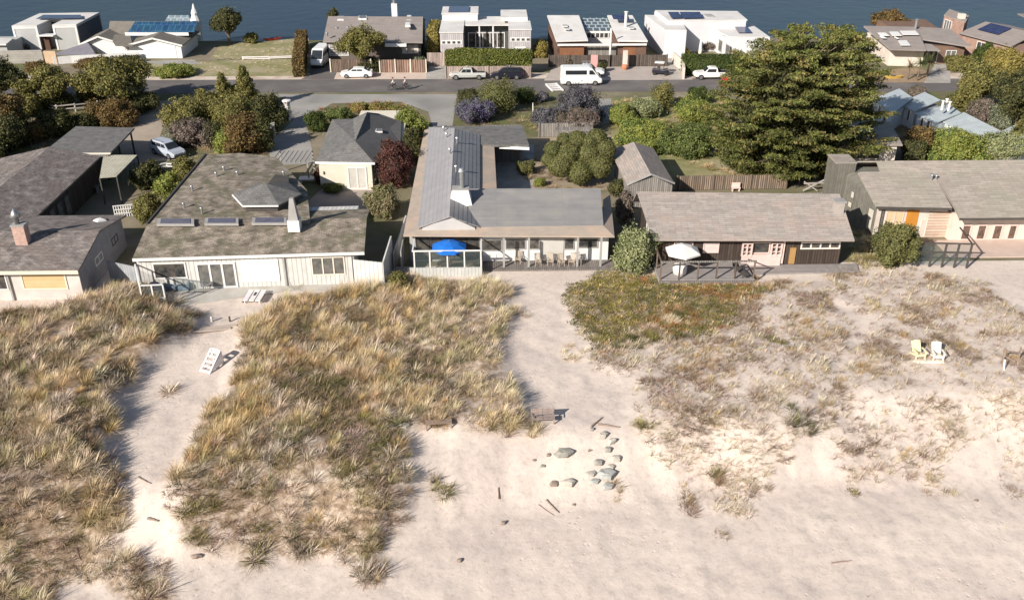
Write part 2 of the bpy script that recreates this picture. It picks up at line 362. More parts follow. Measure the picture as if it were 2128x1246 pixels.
sheet('road', [(-150, 129.3), (-60, 129.6), (0, 129.3), (35, 128.6), (70, 127.8), (150, 125.5), (150, 132.6), (70, 134.6), (35, 135.6), (0, 136.2), (-60, 136.6), (-150, 136.9)], ASPH, 'straight grey asphalt road running across behind the cottages', .012, world=True)
sheet('verge', [(-150, 136.4), (150, 132), (150, 135.5), (35, 138.6), (0, 139.5), (-24, 139.7), (-60, 139.8), (-150, 140)], PALE, 'pale dusty verge along the far side of the road', .006, world=True)
sheet('driveway', [(560, 196), (950, 196), (1100, 212), (1500, 196), (1500, 215), (1280, 215), (1265, 255), (1240, 262), (1235, 215), (960, 215), (945, 262), (900, 264), (890, 232), (840, 215), (700, 215), (650, 232), (640, 270), (655, 340), (560, 345), (555, 300), (610, 250), (600, 205)], DRIVE, 'grey gravel forecourt between the road and the cottages', .008)
sheet('driveway', [(300, 212), (430, 205), (350, 235), (330, 290), (400, 330), (260, 340), (230, 270), (280, 240)], mat('dirt_drive', (.40, .335, .27), (.33, .27, .215), .5, .95), 'brown dirt driveway beside the parked estate car', .010)
sheet('driveway', [(645, 155), (660, 130), (695, 130), (705, 150), (700, 165), (625, 165)], ASPH, 'dark driveway beside the tall hedge', .016)
sheet('verge', [(700, 151), (886, 151), (886, 165), (694, 165)], mat('pale_pink_dirt', (.62, .51, .44), (.55, .44, .37), .8, .95), 'pale pinkish parking strip before the plank fences', .018)
sheet('driveway', [(890, 130), (928, 130), (935, 165), (885, 165)], CONC, 'concrete drive before the plank gate', .016)
sheet('driveway', [(1155, 132), (1380, 132), (1430, 150), (1440, 166), (1130, 168)], mat('drive_tan', (.40, .345, .31), (.46, .40, .36), .5, .9), 'tan parking apron in front of the dark fence', .016)
sheet('driveway', [(1385, 112), (1420, 110), (1425, 166), (1395, 166)], CONC, 'concrete drive beside the white modern house', .020)
sheet('lawn', [(310, 133), (650, 118), (640, 158), (300, 160)], LAWN, 'dry front lawn beside the white garage', .012)
sheet('lawn', [(440, 122), (455, 95), (640, 78), (650, 118), (600, 122)], LAWN, 'dry sloping back lawn by the water', .012)
sheet('lawn', [(290, 128), (400, 124), (420, 134), (330, 134)], DRIVE, 'driveway before the white garage door', .016, cat='driveway')
sheet('lawn', [(1270, 205), (1500, 200), (1560, 390), (1400, 395), (1330, 300), (1270, 285)], LAWNG, 'green and dry yard beside the big cypress', .012)
sheet('lawn', [(1380, 318), (1640, 300), (1650, 365), (1400, 366)], LAWN, 'dry yellow lawn behind the plank fence', .016)
sheet('garden_bed', [(690, 215), (830, 212), (870, 232), (880, 262), (700, 262), (640, 270), (640, 245)], GARD, 'planted bed behind the grey cottage', .013)
sheet('garden_bed', [(950, 196), (1240, 196), (1250, 300), (940, 262)], GARD, 'planted garden around the round bushes', .012)
sheet('garden_bed', [(1040, 290), (1270, 280), (1280, 395), (1110, 395), (1100, 360), (1040, 350)], mat('garden_dirt', (.36, .29, .21), (.28, .225, .16), .9, .95, .05), 'brown garden soil around the cloud pruned tree', .016)
sheet('courtyard', [(1030, 300), (1110, 300), (1110, 400), (1030, 400)], CONC, 'shaded paved court inside the metal roofed house', .020)
sheet('terrace', [(665, 395), (790, 395), (765, 440), (620, 440)], mat('paving_pink', (.37, .31, .27), (.31, .26, .23), .9, .9), 'paved yard before the small cream cottage', .012)
sheet('garden_bed', [(-200, 180), (340, 180), (300, 240), (230, 270), (100, 330), (-300, 360)], GARD, 'shaded garden under the left hand trees', .008)
sheet('garden_bed', [(380, 210), (560, 200), (560, 330), (400, 330), (350, 290)], GARD, 'thicket soil beside the dirt drive', .014)
sheet('garden_bed', [(1830, 180), (2400, 180), (2400, 330), (1880, 330), (1880, 240)], GARD, 'rough garden at the far right', .008)
sheet('lawn', [(1800, 150), (1900, 140), (1960, 160), (1950, 172), (1790, 172)], mat('leaf_litter', (.36, .26, .17), (.28, .2, .13), .9, .95), 'leaf covered verge before the yellow kayak', .02, cat='verge')
sheet('driveway', [(1945, 130), (1975, 130), (1975, 173), (1920, 173)], CONC, 'concrete drive at the far right house', .024)
# ================================================================ DUNE PLANTS
def tuft(nb, h, spread, curl, wd, rs, r0=.07, up=.1):
    az = rs.uniform(0, 2*np.pi, nb); hh = h*rs.uniform(.55, 1.1, nb); le = rs.uniform(up, 1, nb)**.8*spread
    rr = r0*np.sqrt(rs.uniform(0, 1, nb)); bx = rr*np.cos(az+rs.normal(0, .6, nb)); by = rr*np.sin(az)
    dx, dy = np.cos(az), np.sin(az); sx, sy = -dy, dx; P = []
    for t, wf in ((0, 1), (.5, .85), (1, .12)):
        ang = le*(1 + curl*t); hor = hh*t*np.sin(np.clip(ang, 0, 1.9)); z = hh*t*np.cos(np.clip(ang, 0, 1.75))
        for s in (-1, 1): P.append(np.stack([bx+dx*hor+s*sx*wd*wf/2, by+dy*hor+s*sy*wd*wf/2, z], 1))
    v = np.stack(P, 1).reshape(-1, 3); i = np.arange(nb)[:, None]*6
    q = np.concatenate([i+np.array([0, 1, 3, 2]), i+np.array([2, 3, 5, 4])], 1).reshape(-1, 4)
    tt = np.tile(np.array([.55, .55, 1, 1, 1.15, 1.15]), nb)*np.repeat(rs.uniform(.75, 1.25, nb), 6)  # bases browner by nature, and darkened further for shade inside the tuft
    return v, q, tt
def twig(nb, h, rs, wd=.02):
    return tuft(nb, h, 1.35, .3, wd, rs, r0=.25, up=.25)
rs = np.random.default_rng(3)
TP = {'marram': [tuft(int(rs.integers(70, 120)), rs.uniform(.75, 1.1), rs.uniform(.6, 1.0), rs.uniform(.6, 1.1), .024, rs, rs.uniform(.14, .3)) for _ in range(9)],
      'low': [tuft(60, rs.uniform(.4, .65), 1.1, .6, .025, rs, rs.uniform(.2, .35)) for _ in range(7)],
      'scrub': [twig(56, rs.uniform(.32, .5), rs, .021) for _ in range(7)],
      'mat': [tuft(30, .2, 1.3, .25, .05, rs, .3) for _ in range(5)],
      'wisp': [tuft(16, .42, 1., .6, .026, rs, .12) for _ in range(4)]}
COL = {'gold': (.62, .48, .28), 'green': (.42, .36, .20), 'straw': (.76, .635, .46), 'brown': (.33, .24, .155), 'tan': (.62, .505, .365), 'ochre': (.53, .375, .19), 'mauve': (.45, .345, .28), 'grey': (.60, .52, .40), 'olive': (.25, .215, .065), 'rust': (.33, .155, .06), 'pale': (.60, .49, .30), 'deep': (.15, .145, .055)}
def plant(name, label, pts, kinds, cols, scl=(.7, 1.3), lean=.28, cat='grass', thing_=False, sc3=None):
    """pts (n,3); kinds/cols arrays of keys"""
    VV, QQ, TT = [], [], []; b0 = 0; r = np.random.default_rng(len(pts)+5)
    for k in range(len(pts)):
        v, q, t = random.choice(TP[kinds[k]]); s = r.uniform(*scl)*(1 if sc3 is None else sc3[k]); a = r.uniform(0, 6.283)
        c_, s_ = math.cos(a)*s, math.sin(a)*s
        x = v[:, 0]*c_ - v[:, 1]*s_; y = v[:, 0]*s_ + v[:, 1]*c_; z = v[:, 2]*s*r.uniform(.8, 1.15)
        x = x + z*lean; y = y + z*lean*.3
        VV.append(np.stack([x+pts[k][0], y+pts[k][1], z+pts[k][2]-.03], 1)); QQ.append(q+b0); b0 += len(v)
        cc = np.array(COL[cols[k]])*r.uniform(.8, 1.2)*np.array([1, r.uniform(.93, 1.05), r.uniform(.85, 1.1)])
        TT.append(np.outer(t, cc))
    V = np.concatenate(VV); lx, ly = pts[0][0], pts[0][1]
    lz = min(p[2] for p in pts)
    if thing_: V = V - np.array([lx, ly, lz])
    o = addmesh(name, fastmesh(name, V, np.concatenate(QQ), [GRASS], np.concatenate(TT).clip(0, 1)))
    if thing_: o.location = (lx, ly, lz); tag(o, label, cat)
    else: tag(o, label, cat, kind='stuff')
    return o
def scatter(area, sp, thr=.35, seed=1, nz=3.):
    P = APOLY[area]; x0, x1 = min(p[0] for p in P)-1, max(p[0] for p in P)+1; y0, y1 = min(p[1] for p in P)-1, max(p[1] for p in P)+1
    r = np.random.default_rng(seed); X, Y = np.meshgrid(np.arange(x0, x1, sp), np.arange(y0, y1, sp)); X = X.ravel(); Y = Y.ravel()
    X = X + r.uniform(-.6, .6, X.shape)*sp; Y = Y + r.uniform(-.6, .6, Y.shape)*sp
    m = AMS(area, X, Y); nn = fb(X, Y, nz, seed); k = m > thr + (nn-.5)*1.3 + (fb(X, Y, 1.1, seed+9)-.5)*.9
    return X[k], Y[k], m[k], nn[k], r
def pick(r, n, opts):
    ks = list(opts); p = np.array([opts[k] for k in ks], float); return [ks[i] for i in r.choice(len(ks), n, p=p/p.sum())]
def region(area, name, label, sp, thr, seed, fn, **kw):
    X, Y, m, nn, r = scatter(area, sp, thr, seed); px, py = proj(X, Y, 0*X); Z = TZ(X, Y)
    kinds, cols = [], []; keep = []; ss = []
    for i in range(len(X)):
        q = fn(px[i], py[i], nn[i], vnoise(X[i], Y[i], 1.8, seed+4), r)
        if q is None: continue
        kinds.append(q[0]); cols.append(q[1]); keep.append(i); ss.append(q[2] if len(q) > 2 else 1.)
    pts = list(zip(X[keep], Y[keep], Z[keep])); return plant(name, label, pts, kinds, cols, sc3=ss, **kw)
def fn_left(px, py, a, b, r):
    u = r.uniform(); c = b + r.normal(0, .1); low = py + (a-.5)*260 > 1010
    if c > .72 and u < .8: return None
    if u > .86: return None
    if low:
        if u < .1: return None
        if c < .4: return 'scrub', ['brown', 'mauve', 'deep'][int(u*2.99)]
        if c < .62: return 'low', ['grey', 'brown', 'tan'][int(u*2.99)]
        return 'marram', ['tan', 'green', 'straw'][int(u*2.99)], .8
    if c < .33: return 'scrub', ['brown', 'brown', 'deep'][int(u*2.99)], 1.2
    if c < .5: return 'low', ['grey', 'tan', 'brown'][int(u*2.99)], 1.1
    if c < .62: return 'marram', ['tan', 'green', 'tan'][int(u*2.99)], .8
    return 'marram', ['gold', 'straw', 'ochre'][int(u*2.99)], .75
def fn_mid(px, py, a, b, r):
    u = r.uniform(); c = b + r.normal(0, .1)
    if py + (a-.5)*330 + (px-700)*.12 > 930:
        if u < .12 or (c > .64 and u < .8): return None
        if c < .36: return 'scrub', ['brown', 'mauve', 'brown'][int(u*2.99)], 1.1
        if c < .44: return 'marram', ['tan', 'olive', 'green'][int(u*2.99)], .7
        if c < .55: return 'low', ['brown', 'grey', 'mauve', 'deep'][int(u*3.99)], 1.15
        return 'low', ['olive', 'ochre', 'grey'][int(u*2.99)]
    if px + (a-.5)*330 + (py-740)*.15 > 900:
        if c < .54: return None if u < .78 else ('wisp', 'pale')
        return ('marram', ['tan', 'straw', 'green'][int(u*2.99)], .72) if c > .6 else ('low', 'straw')
    if u > .88: return None
    if c < .34: return 'scrub', ['brown', 'deep', 'brown'][int(u*2.99)], 1.2
    if c < .46: return 'low', ['grey', 'tan', 'brown'][int(u*2.99)]
    if c < .68: return 'marram', ['tan', 'ochre', 'green'][int(u*2.99)], .82
    if u < .5: return None
    return 'marram', ['gold', 'straw', 'gold'][int(u*2.99)], .85
def fn_ice(px, py, a, b, r):
    u = r.uniform()
    if py + (a-.5)*200 > 690: return None if u < .35 else ('low', ['olive', 'tan', 'deep', 'straw'][int(b*3.99)], .8)
    if u < .04: return 'mat', 'pale'
    if u < .5: return 'mat', 'olive' if b > .5 else 'deep'
    if u < .9: return 'mat', 'rust' if (px > 1330 and b > .4) else 'olive'
    return 'mat', 'ochre'
def fn_right(px, py, a, b, r):
    u = r.uniform(); c = b + r.normal(0, .06)
    if c < .49: return ('wisp', ['pale', 'mauve', 'grey', 'tan'][int(u*13)], 1.) if u < .29 else (('scrub', 'mauve', .7) if u > .86 else None)
    if u > .78: return None
    if a < .36: return 'low', ['ochre', 'tan', 'grey', 'brown'][int(u*3.99)], .8
    if a < .52: return 'scrub', ['brown', 'mauve', 'brown', 'grey'][int(u*3.99)], 1.15
    if u < .3: return 'wisp', 'grey', 1.3
    return 'scrub', ['mauve', 'grey', 'tan', 'mauve'][int(u*3.99)], 1.05
region('dune_left', 'dune_grass', 'tawny beach grass covering the left hand dune', .43, .5, 2, fn_left, scl=(.85, 1.5))
region('dune_mid', 'dune_grass', 'golden and brown beach grass on the middle dune', .44, .54, 3, fn_mid, scl=(.8, 1.45))
region('iceplant', 'ice_plant', 'mat of green and rust red ice plant in front of the dark brown cottage', .3, .3, 4, fn_ice, scl=(.7, 1.3), cat='ground cover')
region('dune_right', 'dune_scrub', 'dry greyish scrub scattered over the dune right of the sand path', .36, .5, 5, fn_right, scl=(.6, 1.2), cat='scrub')
region('dune_far_right', 'dune_scrub', 'sparse dry scrub around the two yellow chairs', .36, .52, 6, fn_right, scl=(.6, 1.15), cat='scrub')
def clump(px, py, n, rad_, kinds, cols, label, scl=(.8, 1.2), name='grass_clump', cat='grass clump'):
    c = HIT(px, py); r = np.random.default_rng(int(px+py)); pts = []; kk = []; cc = []
    for i in range(n):
        a = r.uniform(0, 6.28); d = rad_*math.sqrt(r.uniform())
        x, y = c[0]+d*math.cos(a), c[1]+d*math.sin(a)
        pts.append((x, y, float(TZ(x, y)))); kk.append(kinds[i % len(kinds)]); cc.append(cols[r.integers(len(cols))])
    return plant(name, label, pts, kk, cc, scl, thing_=True, cat=cat)
clump(455, 905, 9, .9, ['marram'], ['gold', 'gold', 'green'], 'large golden grass clump on the right edge of the left sand path', (.9, 1.3))
clump(905, 880, 7, .7, ['marram'], ['gold', 'brown', 'gold'], 'orange brown grass clump behind the low driftwood bench', (.9, 1.2))
clump(1040, 880, 9, .9, ['marram'], ['straw', 'green', 'gold'], 'straw coloured clump beside the sand path, left of the weathered bench', (.8, 1.1))
clump(910, 1015, 6, .6, ['marram', 'low'], ['green', 'deep', 'olive'], 'isolated dark green tuft on the beach slope', (.8, 1.1))
clump(775, 1135, 6, .5, ['low', 'marram'], ['green', 'deep', 'brown'], 'lowest green tuft at the foot of the middle dune', (.7, 1.0))
clump(1485, 985, 7, .7, ['low', 'marram'], ['brown', 'olive', 'deep'], 'dark brown tuft standing on bare sand below the right dune', (.6, .9))
clump(1560, 1020, 5, .5, ['scrub', 'low'], ['brown', 'mauve'], 'withered brown tuft low on the right beach slope', (.7, 1.))
clump(1775, 925, 12, 1.1, ['scrub', 'low'], ['brown', 'mauve', 'mauve'], 'large mauve brown dead bush below the two yellow chairs', (.8, 1.3), 'dead_bush', 'bush')
clump(1660, 870, 12, 1.2, ['scrub', 'low', 'marram'], ['mauve', 'deep', 'grey'], 'grey green bush at the lower edge of the right dune', (.8, 1.2), 'dune_bush', 'bush')
clump(1480, 875, 8, .8, ['low', 'mat'], ['olive', 'gold', 'green'], 'yellow green low plant in the middle of the right dune', (.8, 1.2), 'dune_bush', 'bush')
clump(1773, 1022, 7, .28, ['mat'], ['olive', 'deep'], 'small solitary green plant on open sand', (.8, 1.1), 'beach_plant', 'plant')
clump(1495, 1108, 6, .45, ['scrub'], ['brown', 'mauve'], 'small tangle of dead brown stems on open beach', (.5, .9), 'beach_plant', 'plant')
clump(1330, 880, 6, .6, ['marram', 'low'], ['green', 'olive'], 'feathery olive tuft beside the rocks on the sand path', (.6, .9))
clump(1895, 950, 8, .8, ['low', 'scrub'], ['olive', 'gold', 'brown'], 'low tan tuft at the sandy edge below the chairs', (.7, 1.))
clump(205, 1045, 10, 1., ['marram'], ['gold', 'green', 'pale'], 'yellow plumed clump on the lower left dune', (1., 1.35))
clump(225, 880, 8, .8, ['marram'], ['green', 'gold'], 'spiky green clump leaning over the left sand path', (1., 1.35))
clump(248, 655, 15, 1.2, ['marram', 'low'], ['deep', 'green', 'brown'], 'tall dark grass clump between the two left houses', (1.1, 1.6))
clump(300, 1185, 12, 1.1, ['scrub', 'low'], ['mauve', 'brown'], 'drooping dead clump at the toe of the left dune', (.9, 1.3))
# loose bits on the beach
r = np.random.default_rng(9); pts = []; kk = []; cc = []
for _ in range(420):
    px, py = r.uniform(-50, 2180), r.uniform(900, 1246); x, y, z = HIT(px, py)
    if max(AMS(k, np.array([x]), np.array([y]))[0] for k in AM) > .3 or r.uniform() > .9: continue
    pts.append((x, y, z)); kk.append('wisp'); cc.append(['brown', 'mauve', 'grey', 'pale'][r.integers(4)])
plant('wrack', 'scattered dry stems and seaweed bits over the open beach', pts, kk, cc, (.12, .42), cat='beach litter')
# ================================================================ HOUSES
GLASS = mat('window_glass', (.02, .026, .032), (.13, .115, .10), 1.4, .08, spec=.6)
GLASSB = mat('curtain_glass', (.20, .19, .17), (.10, .10, .10), 1.5, .15, spec=.6)  # paler, mottled pane colour
WHITE = mat('white_paint', (.72, .71, .70), (.65, .64, .63), 1.3, .6)
CREAM = mat('cream_paint', (.72, .66, .55), (.66, .60, .49), 1.3, .7)
PINKP = mat('pale_pink_paint', (.72, .56, .52), (.64, .48, .44), 1.3, .7)
GREYT = mat('grey_trim', (.36, .35, .34), (.30, .29, .28), 1.3, .7)
DARKT = mat('dark_trim', (.06, .055, .05), (.085, .075, .07), 1.3, .7)
METAL = mat('galvanised_metal', (.45, .46, .47), (.36, .37, .38), 3, .4, metal=.7)
SHA = mat('shingle_dark', (.31, .27, .25), (.12, .105, .10), 1.1, .95, .03, (.42, .2, .02, .6, .22), c3=(.20, .165, .15), sc3=.35)
SHB = mat('shingle_mossy', (.36, .305, .25), (.13, .11, .088), .9, .95, .04, (.42, .2, .02, .6, .2), c3=(.15, .14, .09), sc3=.45, th3=.56)
SHB2 = mat('shingle_grey', (.19, .185, .175), (.13, .125, .125), 1.2, .9, .02, (.5, .25, .02, .7, .12))
SHD = mat('shingle_tan', (.37, .325, .295), (.30, .265, .24), 1.5, .95, .02, (1.1, .26, .025, .75, .13), c3=(.37, .30, .265), sc3=.5)
SHE = mat('shingle_olive_tan', (.385, .335, .29), (.315, .275, .24), 1.4, .95, .02, (1.1, .28, .025, .78, .12), c3=(.33, .305, .25), sc3=.2)
SHC = mat('roof_roll_grey', (.26, .25, .25), (.225, .22, .22), .8, .8, .01, (6, .33, .015, .8, .05), c3=(.30, .285, .26), sc3=.3)
TAN = mat('roof_strip_tan', (.42, .345, .285), (.36, .30, .25), 1.1, .9, c3=(.48, .36, .28), sc3=.5)
SEAM = mat('standing_seam', (.36, .345, .35), (.31, .30, .305), .7, .5, .0, (60, .42, .03, .8, .04), metal=.1)
SEAMD = mat('standing_seam_shaded', (.31, .30, .305), (.26, .25, .255), .7, .5, .0, (60, .42, .05, .5, .06), metal=.1)  # same metal for the right slope, its shade put into a darker colour
BROWNR = mat('roof_taupe', (.285, .25, .235), (.25, .22, .205), .6, .9, .0, (1.5, .35, .02, .85, .06))
WPLANK = mat('white_planks', (.66, .64, .61), (.56, .545, .52), 1.2, .8, 0, (.38, 40, .035, .62, .05))
GPLANK = mat('weathered_planks', (.30, .275, .25), (.22, .20, .18), 2, .9, 0, (.2, 40, .03, .45, .22), stretch=(3, .4, 1))
DPLANK = mat('dark_stained_planks', (.075, .055, .045), (.05, .037, .03), 2, .85, 0, (.24, 40, .03, .5, .3), stretch=(3, .4, 1))
PPLANK = mat('pinkish_fence_planks', (.46, .37, .33), (.33, .26, .225), 2, .9, 0, (.24, 40, .04, .4, .25), stretch=(3, .4, 1))
BPLANK = mat('brown_fence_planks', (.20, .145, .115), (.12, .09, .07), 2, .9, 0, (.24, 40, .04, .4, .3), stretch=(3, .4, 1))
HSIDE = mat('horizontal_siding', (.62, .47, .38), (.52, .38, .30), 1.5, .8, 0, (60, .28, .04, .6, .1))
STUC = mat('pale_stucco', (.66, .585, .52), (.60, .53, .47), .8, .9, c3=(.54, .46, .40), sc3=.5)
STUCG = mat('grey_stucco', (.40, .40, .40), (.36, .36, .36), .8, .9)
BRICK = mat('brick', (.42, .29, .25), (.33, .22, .19), 3, .9, .01, (.24, .09, .012, 1.6, .15))
TERRA = mat('terracotta_brick', (.36, .235, .19), (.28, .18, .145), 1.5, .9, .01, (.5, .2, .02, 1.25, .1))
SOLAR = mat('solar_panel', (.025, .032, .085), (.035, .045, .10), .7, .12, 0, (1.65, 1.0, .03, 2.2, .1), spec=.6)
SOLARB = mat('solar_panel_blue', (.02, .05, .12), (.03, .09, .14), .6, .2, 0, (1.0, 1.6, .05, 2.2, .12), spec=.6)
DECKM = mat('deck_boards', (.225, .20, .185), (.17, .15, .14), 1.5, .9, 0, (.16, 30, .02, .5, .15))
DECKG = mat('deck_boards_grey', (.34, .31, .30), (.27, .25, .24), 1.5, .9, 0, (30, .16, .02, .55, .15))
WMEM = mat('white_membrane_roof', (.70, .68, .66), (.64, .62, .60), .5, .7, c3=(.58, .55, .52), sc3=.3)
ORANGE = mat('orange_door_paint', (.55, .24, .04), (.48, .2, .035), 1, .5)
BLUEC = mat('blue_canvas', (.01, .13, .52), (.015, .16, .58), 2, .7)
WCLOTH = mat('white_canvas', (.80, .76, .73), (.72, .68, .65), 2, .8)
BOARD = mat('tan_blind', (.62, .45, .25), (.56, .39, .21), 1, .8, 0, (60, .3, .02, .85, .04))
class Wall:
    def __init__(s, p0, p1): s.p0, s.p1 = p0[:2], p1[:2]; s.L = math.hypot(p1[0]-p0[0], p1[1]-p0[1]); s.t = ((p1[0]-p0[0])/s.L, (p1[1]-p0[1])/s.L); s.n = (s.t[1], -s.t[0])
    def pt(s, u, z, d=0): return (s.p0[0]+s.t[0]*u+s.n[0]*d, s.p0[1]+s.t[1]*u+s.n[1]*d, z)
    def panel(s, mb, u0, u1, z0, z1, d0, d1): return mb.ext([s.pt(u0, z0, d0), s.pt(u1, z0, d0), s.pt(u1, z1, d0), s.pt(u0, z1, d0)], (s.n[0]*(d1-d0), s.n[1]*(d1-d0), 0))
    def rect(s, r):
        x0, y0, x1, y1 = r; xm, ym = (x0+x1)/2, (y0+y1)/2
        return PL(s.p0, s.p1, x0, ym)[0], PL(s.p0, s.p1, x1, ym)[0], PL(s.p0, s.p1, xm, y1)[1], PL(s.p0, s.p1, xm, y0)[1]
def win(par, W_, r, nx=1, ny=1, frame=None, pane=None, name='window', fw=.09, world=False, d=.06, pname='pane', label=None):
    u0, u1, z0, z1 = r if world else W_.rect(r); z0 = max(z0, .05)
    f = MB(); W_.panel(f, u0, u1, z0, z0+fw, 0, d); W_.panel(f, u0, u1, z1-fw, z1, 0, d)
    for k in range(nx+1):
        u = u0 + (u1-u0-fw)*k/nx; W_.panel(f, u, u+fw, z0+fw, z1-fw, 0, d)
    for k in range(1, ny):
        z = z0 + (z1-z0)*k/ny
        for q in range(nx):
            ua = u0 + (u1-u0-fw)*q/nx + fw; ub = u0 + (u1-u0-fw)*(q+1)/nx
            W_.panel(f, ua, ub, z-fw*.3, z+fw*.3, 0, d*.8)
    o = f.build(name, frame or WHITE, par)
    if label: o['label'] = label
    g = MB()
    for q in range(nx):
        ua = u0 + (u1-u0-fw)*q/nx + fw; ub = u0 + (u1-u0-fw)*(q+1)/nx
        W_.panel(g, ua, ub, z0+fw, z1-fw, .004, .02)
    g.build(pname, pane or GLASS, o); return o
def pan(par, W_, r, m_, name, d=.04, world=False, d0=0.):
    u0, u1, z0, z1 = r if world else W_.rect(r); q = MB(); W_.panel(q, u0, u1, z0, z1, d0, d0+d); return q.build(name, m_, par)
def roofpx(par, pts, m_, th=.14, name='roof', parent2=None): return MB().slab([G(*p) for p in pts], th).build(name, m_, par)
def extx(par, prof, x0, x1, m_, name='wall'):     # profile in (y,z) swept along x
    return MB().ext([(x0, y, z) for y, z in prof], (x1-x0, 0, 0)).build(name, m_, par)
def exty(par, prof, y0, y1, m_, name='wall'):
    return MB().ext([(x, y0, z) for x, z in prof], (0, y1-y0, 0)).build(name, m_, par)
def boxp(par, b, m_, name, **k): return MB().box(*b).build(name, m_, par, **k)
def pipe(par, x, y, z0, z1, r=.08, m_=None, cap=True, name='vent_pipe'):
    q = MB().tube((x, y, z0), (x, y, z1), r, n=8)
    if cap: q.tube((x, y, z1), (x, y, z1+.08), r*1.7, r*1.3, n=8)
    return q.build(name, m_ or METAL, par, smooth=False)
def skyl(par, pts, z, m_=None, h=.15, fr=None):
    f = MB().ext([G(*p, z) for p in pts], (0, 0, h)).build('skylight', fr or WHITE, par)
    P = [Vector(G(*p, z)) for p in pts]; c = sum(P, Vector())/len(P)
    MB().ext([tuple(c+(p-c)*.8+Vector((0, 0, h+.005))) for p in P], (0, 0, .03)).build('pane', m_ or GLASSB, f); return f
def house(name, label, p, cat='house', group=None): return thing(name, label, cat, (p[0], p[1], 0), group)

def fencepx(name, pts, h, m_, label, th=.1, cat='fence', posts=None, cap=None):
    P_ = [G(*p) for p in pts]; o = thing(name, label, cat, P_[0]); q = MB()
    for a, b_ in zip(P_, P_[1:]):
        W_ = Wall(a, b_); W_.panel(q, 0, W_.L, 0, h, -th/2, th/2)
    q.build('panel', m_, o)
    if posts:
        for a, b_ in zip(P_, P_[1:]):
            n_ = max(1, int(Wall(a, b_).L/posts))
            for k in range(n_+1):
                p = lerp3(a, b_, k/n_); boxp(o, (p[0]-.08, p[1]-.16, 0, p[0]+.08, p[1]-th/2-.002, h+.12), cap or m_, 'post')
    return o
# ---- A: far left shingled house
A = house('beach_house', 'dark shingled house with white front wall at the left edge, brick chimney on its roof', (-38, 72))
extx(A, [(68.5, 0), (68.5, 2.95), (73.17, 3.85), (78.7, 2.85), (78.7, 0)], -52, -33.4, mat('stucco_a', (.63, .585, .55), (.56, .52, .49), 1, .85, c3=(.5, .45, .42), sc3=.4))
MB().slab([(-52, 67.9, 2.94), (-33.05, 67.9, 2.94), (-33.05, 73.2, 4.06), (-52, 73.2, 4.06)], .16).build('roof', SHA, A)
MB().slab([(-52, 73.2, 4.055), (-33.05, 73.2, 4.055), (-33.05, 79.1, 2.97), (-52, 79.1, 2.97)], .16).build('roof', SHA, A)
boxp(A, (-52, 67.84, 2.62, -33.1, 67.93, 2.92), CREAM, 'fascia')
exty(A, [(-51, 0), (-51, 2.9), (-46, 3.9), (-41.2, 2.9), (-41.2, 0)], 78.6, 94.3, DPLANK)
MB().slab([(-51.5, 74, 2.85), (-46, 74, 4.08), (-46, 95, 4.08), (-51.5, 95, 2.85)], .15).build('roof', SHA, A)
MB().slab([(-46, 74, 4.075), (-40.9, 76.5, 3.03), (-41.0, 94.8, 3.03), (-46, 95, 4.075)], .15).build('roof', SHA, A)
WA = Wall((-52, 68.5), (-33.4, 68.5)); win(A, WA, (44, 560, 138, 601), 1, 1, CREAM, BOARD, 'window', .12, pname='blind')
win(A, WA, (-40, 563, 14, 602), 1, 1, WHITE, GLASS)
boxp(A, (-39.15, 68.35, .02, -39.0, 68.47, 2.7), GREYT, 'downpipe')
WAr = Wall((-33.4, 68.5), (-33.4, 78.7)); MB().ext([(-33.4, 68.55, .02), (-33.4, 68.55, 2.9), (-33.4, 73.17, 3.8), (-33.4, 78.6, 2.82), (-33.4, 78.6, .02)], (.03, 0, 0)).build('side_wall', mat('stucco_a_shaded', (.27, .27, .29), (.22, .22, .24), 1, .85), A); win(A, WAr, (3.2, 4.9, 1.35, 2.1), 2, 1, WHITE, GLASS, world=True); win(A, WAr, (7.2, 8.6, 1.4, 2.1), 2, 1, DARKT, GLASS, world=True)  # side panel darker than the front: the gable's shade put into its colour
c = G(50, 508, 3.55); ch = MB().box(c[0]-.5, c[1]-.35, 3.2, c[0]+.5, c[1]+.45, 5.3).build('chimney', BRICK, A)
q = MB().box(c[0]-.56, c[1]-.41, 5.3, c[0]+.56, c[1]+.51, 5.42); q.build('chimney_cap', GREYT, ch)
MB().lathe((c[0]-.1, c[1], 5.42), [(.2, 0), (.2, .55), (.42, .62), (.3, .95), (.05, 1.35)], 10).build('chimney_cowl', METAL, ch, True)
q = MB().lathe((G(208, 460, 3.35)[0], G(208, 460, 3.35)[1], 3.3), [(.62, -.1), (.62, .12), (.45, .26), (.15, .36)], 4); q.build('skylight', WHITE, A)
WAw = Wall((-41.2, 78.8), (-41.2, 94.3))
for k in range(4): win(A, WAw, (1.2+k*1.7, 2.4+k*1.7, .3, 2.3), 1, 1, DARKT, GLASSB, world=True)
